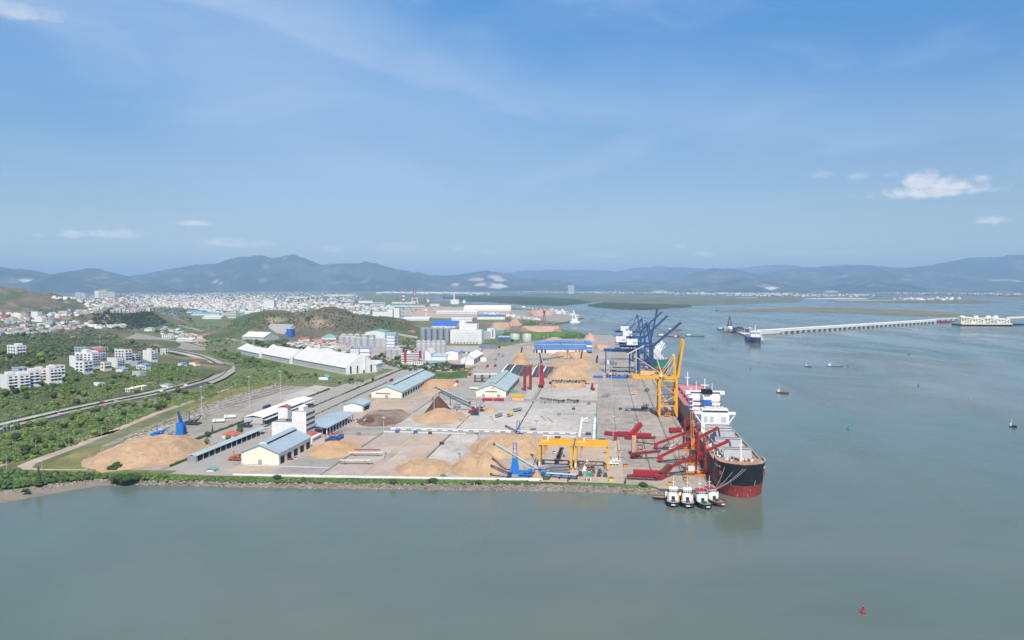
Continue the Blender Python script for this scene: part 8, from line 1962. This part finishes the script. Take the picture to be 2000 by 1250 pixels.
# hedge strips of the truck road and the median
for (u, v0_, v1_, st_, s_) in [(-342.5, 12, 60, 1.4, 1.0), (-342.5, 60, 330, 2.2, .8), (-323, 150, 420, 2.2, .7), (-304.6, 60, 112, 2.6, 2.0), (-342, 330, 560, 2.5, 1.1), (-373, 0, 70, 1.6, 2.3), (-376, 0, 60, 2.0, 2.4), (-371, 70, 360, 2.6, 1.3)]:
    v = v0_
    while v < v1_:
        q = W(u + rs.rand() - .5, v); add_bush(q[0], q[1], q[2], s_ * (.7 + .6 * rs.rand()), (.045 * (.8 + .5 * rs.rand()), .082 * (.8 + .4 * rs.rand()), .024)); v += st_ * (.6 + .8 * rs.rand())
for k in range(1, len(hl) - 1):
    for j in range(7):
        q = hl[k].lerp(hl[k + 1], j / 7); d_ = (hl[k + 1] - hl[k]); nn = Vector((d_.y, -d_.x, 0)).normalized()
        add_bush(q.x + nn.x * .3, q.y + nn.y * .3, q.z + .1, .8 + .5 * rs.rand(), (.035, .06, .02))
        if rs.rand() < .6: add_bush(q.x - nn.x * 17 * 1, q.y - nn.y * 17, 3.2, 1.5 + rs.rand(), (.04, .075, .022))
# single trees: a crown and a trunk each
CROWN = []
for k in range(5):
    V_, F_ = crown_variant(40 + k, True); me = npmesh('crown', V_, F_, 'leaf_dark' if k in (1, 3) else 'leaf').data; o = [q for q in bpy.data.objects if q.data == me][0]; CROWN.append(me); bpy.data.objects.remove(o)
CON = MB()
for j in range(7): CON.lathe([(1.0 - j * .13, -.9 + j * .42), (.25, -.35 + j * .42), (.02, .2 + j * .42)], 9)
con = CON.build('crown', 'leaf_dark'); CONE = con.data; bpy.data.objects.remove(con)
tk = MB().tube((0, 0, -.6), (0, 0, 1), .13, 6, .07).build('trunk', 'trunk'); TRUNK = tk.data; bpy.data.objects.remove(tk)
def add_bush2(x, y, z, s):
    LATE.append((x + (rs.rand() - .5) * s * 2.4, y + (rs.rand() - .3) * s, z, s * (.35 + .25 * rs.rand())))
LATE = []
def tree(x, y, z, s, label, group, kind=None, low=False):
    t = thing('tree', label, 'tree', (x, y, z), rs.rand() * 6.28, group)
    k = rs.randint(5) if kind is None else kind
    c = bpy.data.objects.new('crown', CONE if k == 'c' else CROWN[k]); col.objects.link(c); c.parent = t
    tr_ = bpy.data.objects.new('trunk', TRUNK); col.objects.link(tr_); tr_.parent = t
    h = s * (.7 + .3 * rs.rand())
    if k == 'c': c.location = (0, 0, s * 1.0); c.scale = (s * .55, s * .55, s * .72); tr_.scale = (s, s, s * .6)
    else: c.location = (0, 0, h + s * .35); c.scale = (s, s * (.85 + .3 * rs.rand()), s * (.9 + .25 * rs.rand())); tr_.scale = (s * 1.1, s * 1.1, h + s * .2)
    if low:      # shore shrubs: wide, low, several lobes
        c.scale = (s * 1.15, s * .9, s * .72); c.location = (0, 0, s * .45); tr_.scale = (s, s, s * .5)
        for q_ in range(2): add_bush2(x, y, z, s)
    return t
TREES = [
 ('belt', 62, (1.8, 3.5), 'bushy tree in the green belt between highway and railway'), ('slope', 62, (1.8, 3.6), 'bushy tree on the green slope below the white houses'), ('woods', 44, (3, 5), 'dark tree of the wood behind the white houses'),
 ('works', 20, (2.6, 4.2), 'dark tree in the grove before the red and white office'), ('hillfoot', 18, (3, 5), 'dark tree at the foot of the scrubby hill'), ('lower_bend', 14, (2.4, 4), 'tree inside the highway bend'), ('hilltop', 12, (2.2, 3.4), 'lone shrub like tree on the scrubby hill'), ('channel', 8, (2.4, 4), 'tree along the dry channel')]
tot = 0
def spot(x): return ' near the left edge' if x < 90 else (' below the row houses' if x < 180 else (' below the hilltop group' if x < 280 else (' by the highway bend' if x < 420 else ' below the store halls')))
for nm, n, (a, b), lb in TREES:
    for _ in range(n):
        px_, py_ = samplers[nm](); x, y, z = (*G(px_, py_), LAND) if flat_region(nm) else GT(px_, py_); s_ = a + (b - a) * rs.rand() ** 1.6; kd = int(rs.randint(5)); tree(x, y, z - .2, s_, ('large ', 'middling ', 'small ')[0 if s_ > a + .55 * (b - a) else (1 if s_ > a + .2 * (b - a) else 2)] + ('dark ' if kd in (1, 3) and 'dark' not in lb else '') + lb.replace('bushy ', 'wide ' if kd in (0, 1) else 'bushy ') + (spot(px_) if nm in ('belt', 'slope', 'woods') else ''), 'trees: ' + lb.split(' in ')[-1].split(' of ')[-1].split(' on ')[-1], kd); tot += 1
for k, (px_, py_) in enumerate([(12, 842), (57, 834), (74, 832), (86, 829), (143, 815), (155, 812), (180, 806), (190, 804), (206, 800), (222, 797), (241, 794), (252, 791), (313, 777), (321, 775), (348, 768), (330, 774), (33, 839), (285, 783)]):
    tree(*G(px_, py_), LAND, 2.2 + rs.rand(), 'round clipped tree in the row along the near side of the highway', 'row of round trees along the highway', 0)
for px_, py_, s_, kd, lb in [(76, 947, 4.2, 'c', 'pointed dark tree on the shore left of the stones'), (46, 938, 2.8, 2, 'grey green tree beside the pointed shore tree'), (2, 948, 3.6, 1, 'dark tree at the shore cut by the left edge'), (50, 958, 1.9, 1, 'small bush before the shore rubble'), (118, 937, 3.6, 3, 'broad dark bush at the left end of the stone bank'), (130, 934, 3.2, 1, 'dark bush right of the broad one on the shore'),
        (172, 932, 3.0, 3, 'dark bush on the shore under the big woodchip heap'), (236, 937, 4.0, 1, 'largest dark shrub hanging over the stone bank'), (250, 938, 4.0, 3, 'second dark shrub of the hanging pair'), (262, 936, 3.4, 1, 'right end shrub of the hanging dark group'), (283, 930, 3.2, 4, 'green tree left of the hedge lined road end'), (542, 934, 2.8, 1, 'dark tree on the verge under the cream warehouse'),
        (591, 936, 1.9, 3, 'small bush on the verge right of the dark tree'), (846, 940, 2.8, 1, 'dark spreading bush on the verge under the front heap'), (866, 930, 2.0, 2, 'slim tree rising above the wall by the front heap'), (768, 941, 2.4, 3, 'low dark bush on the verge left of the front heap'), (935, 942, 1.8, 1, 'dark bush on the verge under the sharp cone'), (1066, 936, 2.6, 1, 'tree at the left foot of the yellow gantries'), (1221, 944, 1.7, 'c', 'small dark conifer on the sea bank near the corner'),
        (1257, 948, 2.6, 3, 'low dark bush on the sea bank by the corner'), (406, 854, 2.6, 1, 'tree beside the red roofed house'), (415, 846, 2.4, 'c', 'pointed tree behind the red roofed house'), (469, 848, 3.2, 3, 'tall dark tree right of the red roofed house'), (446, 862, 2.2, 0, 'round tree before the red roofed house'), (404, 868, 2.2, 2, 'tree left of the tiny red hut'), (1000, 668, 3.4, 3, 'dark round tree between the two grey tanks'), (975, 682, 3.0, 1, 'dark tree left of the long blue shed')]:
    tree(*G(px_, py_), 2.2 if py_ > 925 else LAND, s_, lb, None, kd, py_ > 925 and kd != 'c')
for (x, y, z, s) in LATE: add_bush(x, y, z, s, (.06, .105, .03), .8)
o = npmesh('undergrowth', np.concatenate(VV), np.concatenate(FF), 'leaf_mass', 'stuff', np.concatenate(TT)); o['label'] = 'green scrub, hedges and undergrowth covering slopes and verges'
for k in range(16):
    q = W(-304.5, 62 + k * 3.3); t = thing('palm_tree', 'small palm in the row beside the office and its hall', 'palm tree', q, rs.rand() * 6, 'palms beside the office')
    if k == 0:
        mb = MB()
        for j in range(9):
            a = j * .7; mb.add([(0, 0, 4), (1.1 * math.cos(a - .25), 1.1 * math.sin(a - .25), 4.5), (2.4 * math.cos(a), 2.4 * math.sin(a), 3.3), (1.1 * math.cos(a + .25), 1.1 * math.sin(a + .25), 4.5)], [(0, 1, 2, 3)])
        PF = mb.build('crown', 'leaf_dark', t).data; PT = MB().tube((0, 0, 0), (0, 0, 4.1), .2, 6, .14).build('trunk', 'trunk', t).data
    else:
        for nm, me in (('crown', PF), ('trunk', PT)): o = bpy.data.objects.new(nm, me); col.objects.link(o); o.parent = t
for k in range(12):
    q = G(1080 + k * 5.6, 745); t = thing('shrub', 'small shrub in the row behind the white cab tractors', 'shrub', (*q, LAND), rs.rand() * 6, 'shrubs behind the white cab tractors'); c = bpy.data.objects.new('crown', CROWN[k % 5]); col.objects.link(c); c.parent = t; c.scale = (1.7, 1.7, 1.5); c.location = (0, 0, 1.0); o = bpy.data.objects.new('trunk', TRUNK); col.objects.link(o); o.parent = t

# ================================================================ THE TOWN
TOWN = [([(95, 585), (150, 580), (250, 573), (350, 571), (500, 570), (600, 570.5), (690, 573), (715, 585), (640, 592), (560, 602), (470, 606), (400, 603), (330, 600), (280, 596), (215, 592), (175, 586)], 1900, (8, 18), (5, 13)),
        ([(260, 578), (440, 574), (540, 578), (560, 596), (460, 607), (330, 602), (270, 592)], 900, (8, 20), (6, 16)),
        ([(350, 600), (470, 604), (560, 604), (640, 608), (540, 612), (420, 612)], 160, (8, 18), (5, 11)),
        ([(540, 596), (640, 592), (760, 598), (770, 606), (640, 604), (560, 604)], 240, (9, 16), (6, 14)),
        ([(-10, 632), (0, 612), (60, 616), (180, 606), (200, 603), (190, 612), (120, 622), (40, 634)], 150, (9, 16), (5, 12)),
        ([(0, 640), (120, 630), (180, 628), (180, 640), (100, 650), (0, 656)], 90, (8, 15), (4, 9)), ([(330, 632), (350, 646), (400, 660), (380, 668), (310, 652)], 40, (7, 14), (3, 7)), ([(150, 588), (260, 586), (330, 600), (240, 604), (170, 600)], 130, (8, 17), (5, 12)),
        ([(215, 611), (300, 604), (300, 608), (250, 612)], 60, (9, 18), (7, 14)), ([(178, 638), (250, 636), (250, 640), (190, 642)], 40, (7, 14), (4, 8)), ([(560, 668), (625, 668), (690, 676), (620, 682), (560, 674)], 60, (8, 14), (4, 9)),
        ([(1000, 571), (1300, 573.5), (1500, 575), (1560, 576), (1540, 573), (1300, 570), (1000, 567.5)], 420, (14, 30), (8, 18)),
        ([(1300, 575), (1440, 578), (1700, 580), (1720, 577), (1560, 573), (1320, 571)], 230, (14, 30), (7, 16)), ([(1700, 573), (2030, 577), (2030, 574), (1760, 571)], 130, (14, 30), (7, 16)), ([(1740, 584), (1880, 583), (1860, 586), (1780, 586.5)], 60, (16, 34), (10, 22)),
        ([(735, 574), (960, 577), (940, 572), (740, 569)], 90, (14, 40), (9, 20)), ([(660, 612), (730, 600), (770, 612), (720, 616)], 50, (8, 16), (5, 12)), ([(1015, 600), (1100, 608), (1130, 618), (1080, 612)], 50, (8, 18), (5, 12)), ([(940, 612), (1000, 616), (1060, 626), (985, 618)], 40, (10, 22), (4, 10))]
PAL = [((.62, .61, .59), 4), ((.60, .55, .46), 3), ((.54, .42, .36), 2), ((.36, .36, .38), 3), ((.45, .30, .25), 1), ((.55, .62, .68), 1), ((.66, .58, .45), 1)]
pal = [c_ for c_, n in PAL for _ in range(n)]
tv, tf, tt, o8 = [], [], [], 0
BOXV = np.array([(x, y, z) for z in (0, 1) for x, y in ((-.5, -.5), (.5, -.5), (.5, .5), (-.5, .5))], float); BOXF = np.array([(4, 5, 6, 7), (0, 1, 5, 4), (1, 2, 6, 5), (2, 3, 7, 6), (3, 0, 4, 7)])
cand = []
for pts_, n, (w0, w1), (h0, h1) in TOWN:
    f_ = poly_sampler(pts_)
    for _ in range(n):
        px_, py_ = f_(); x, y, z = GT(px_, py_) if px_ < 330 and py_ > 576 else (*G(px_, py_), LAND)
        if px_ > 1000 and py_ < 590: z = 1.0
        w_, d_, h_ = w0 + (w1 - w0) * rs.rand() ** 1.7, w0 + (w1 - w0) * rs.rand() ** 1.7, h0 + (h1 - h0) * rs.rand() ** 1.9
        cand.append((w_ * h_ / y ** 2, x, y, z, w_, d_, h_, rs.rand() * .9 - .45, pal[rs.randint(len(pal))], px_ > 1000))
cand.sort(key=lambda c_: -c_[0])
HM = {}
wallnames = {}
for k, c_ in enumerate(pal):
    if c_ not in wallnames:
        nm = ['town_white', 'town_cream', 'town_pink', 'town_grey', 'town_red', 'town_blue', 'town_ochre'][len(wallnames)]; wallnames[c_] = nm; mat(nm, c_, .85, var=.06, scale=.02)
        me = bpy.data.meshes.new('wall'); me.from_pydata([tuple(v) for v in BOXV[:, :]], [], [tuple(f) for f in BOXF]); me.materials.append(MATS[nm]); rm_ = bpy.data.meshes.new('roof'); rm_.from_pydata([(-.46, -.46, 1.0), (.1, -.46, 1.0), (.1, .3, 1.0), (-.46, .3, 1.0), (-.46, -.46, 1.18), (.1, -.46, 1.18), (.1, .3, 1.18), (-.46, .3, 1.18)], [], [tuple(f) for f in BOXF]); rm_.materials.append(MATS[R.choice(['grey_roof', 'red_tile', 'pale_roof', 'teal_roof'])]); HM[c_] = (me, rm_)
LB = {'town_white': 'white plastered house', 'town_cream': 'cream house', 'town_pink': 'pinkish house', 'town_grey': 'grey house', 'town_red': 'red brown house', 'town_blue': 'pale blue house', 'town_ochre': 'ochre house'}
for k, (_, x, y, z, w_, d_, h_, a, c_, far) in enumerate(cand):
    if k < 290:
        nm = wallnames[c_]
        where = 'on the shore across the bay' if far else ('in the town before the blue mountains' if y > 2600 else 'among trees in the near valley')
        t = thing('town_house', LB[nm] + ' ' + where, 'house', (x, y, z - 1), a, LB[nm] + 's ' + where); t.scale = (w_, d_, h_)
        for nm2, me in (('wall', HM[c_][0]), ('roof', HM[c_][1])): o = bpy.data.objects.new(nm2, me); col.objects.link(o); o.parent = t
    else:
        co, si = math.cos(a), math.sin(a); V_ = BOXV * np.array([w_, d_, h_]); V_ = np.c_[V_[:, 0] * co - V_[:, 1] * si, V_[:, 0] * si + V_[:, 1] * co, V_[:, 2]] + np.array([x, y, z - 1]); tv.append(V_); tf.append(BOXF + o8); o8 += 8; tt.append(np.repeat(np.array([c_]) * (.85 + .3 * rs.rand()), 8, 0))
o = npmesh('distant_town', np.concatenate(tv), np.concatenate(tf), 'house_mix', 'stuff', np.concatenate(tt)); o['label'] = 'small houses of the far town and villages'

# ================================================================ AIR
hz = bpy.data.materials.new('haze_air'); hz.use_nodes = True; t_ = hz.node_tree; t_.nodes.clear()
vo = t_.nodes.new('ShaderNodeVolumePrincipled'); vo.inputs['Color'].default_value = (.45, .70, 1.0, 1); vo.inputs['Density'].default_value = HAZE; vo.inputs['Anisotropy'].default_value = -0.12
ou = t_.nodes.new('ShaderNodeOutputMaterial'); t_.links.new(vo.outputs[0], ou.inputs['Volume']); MATS['haze_air'] = hz
o = MB().base(-43000, 43000, -2500, 47000, -4.0, 960).build('haze', 'haze_air', kind='stuff'); o['label'] = 'thin blue haze over the whole harbour'
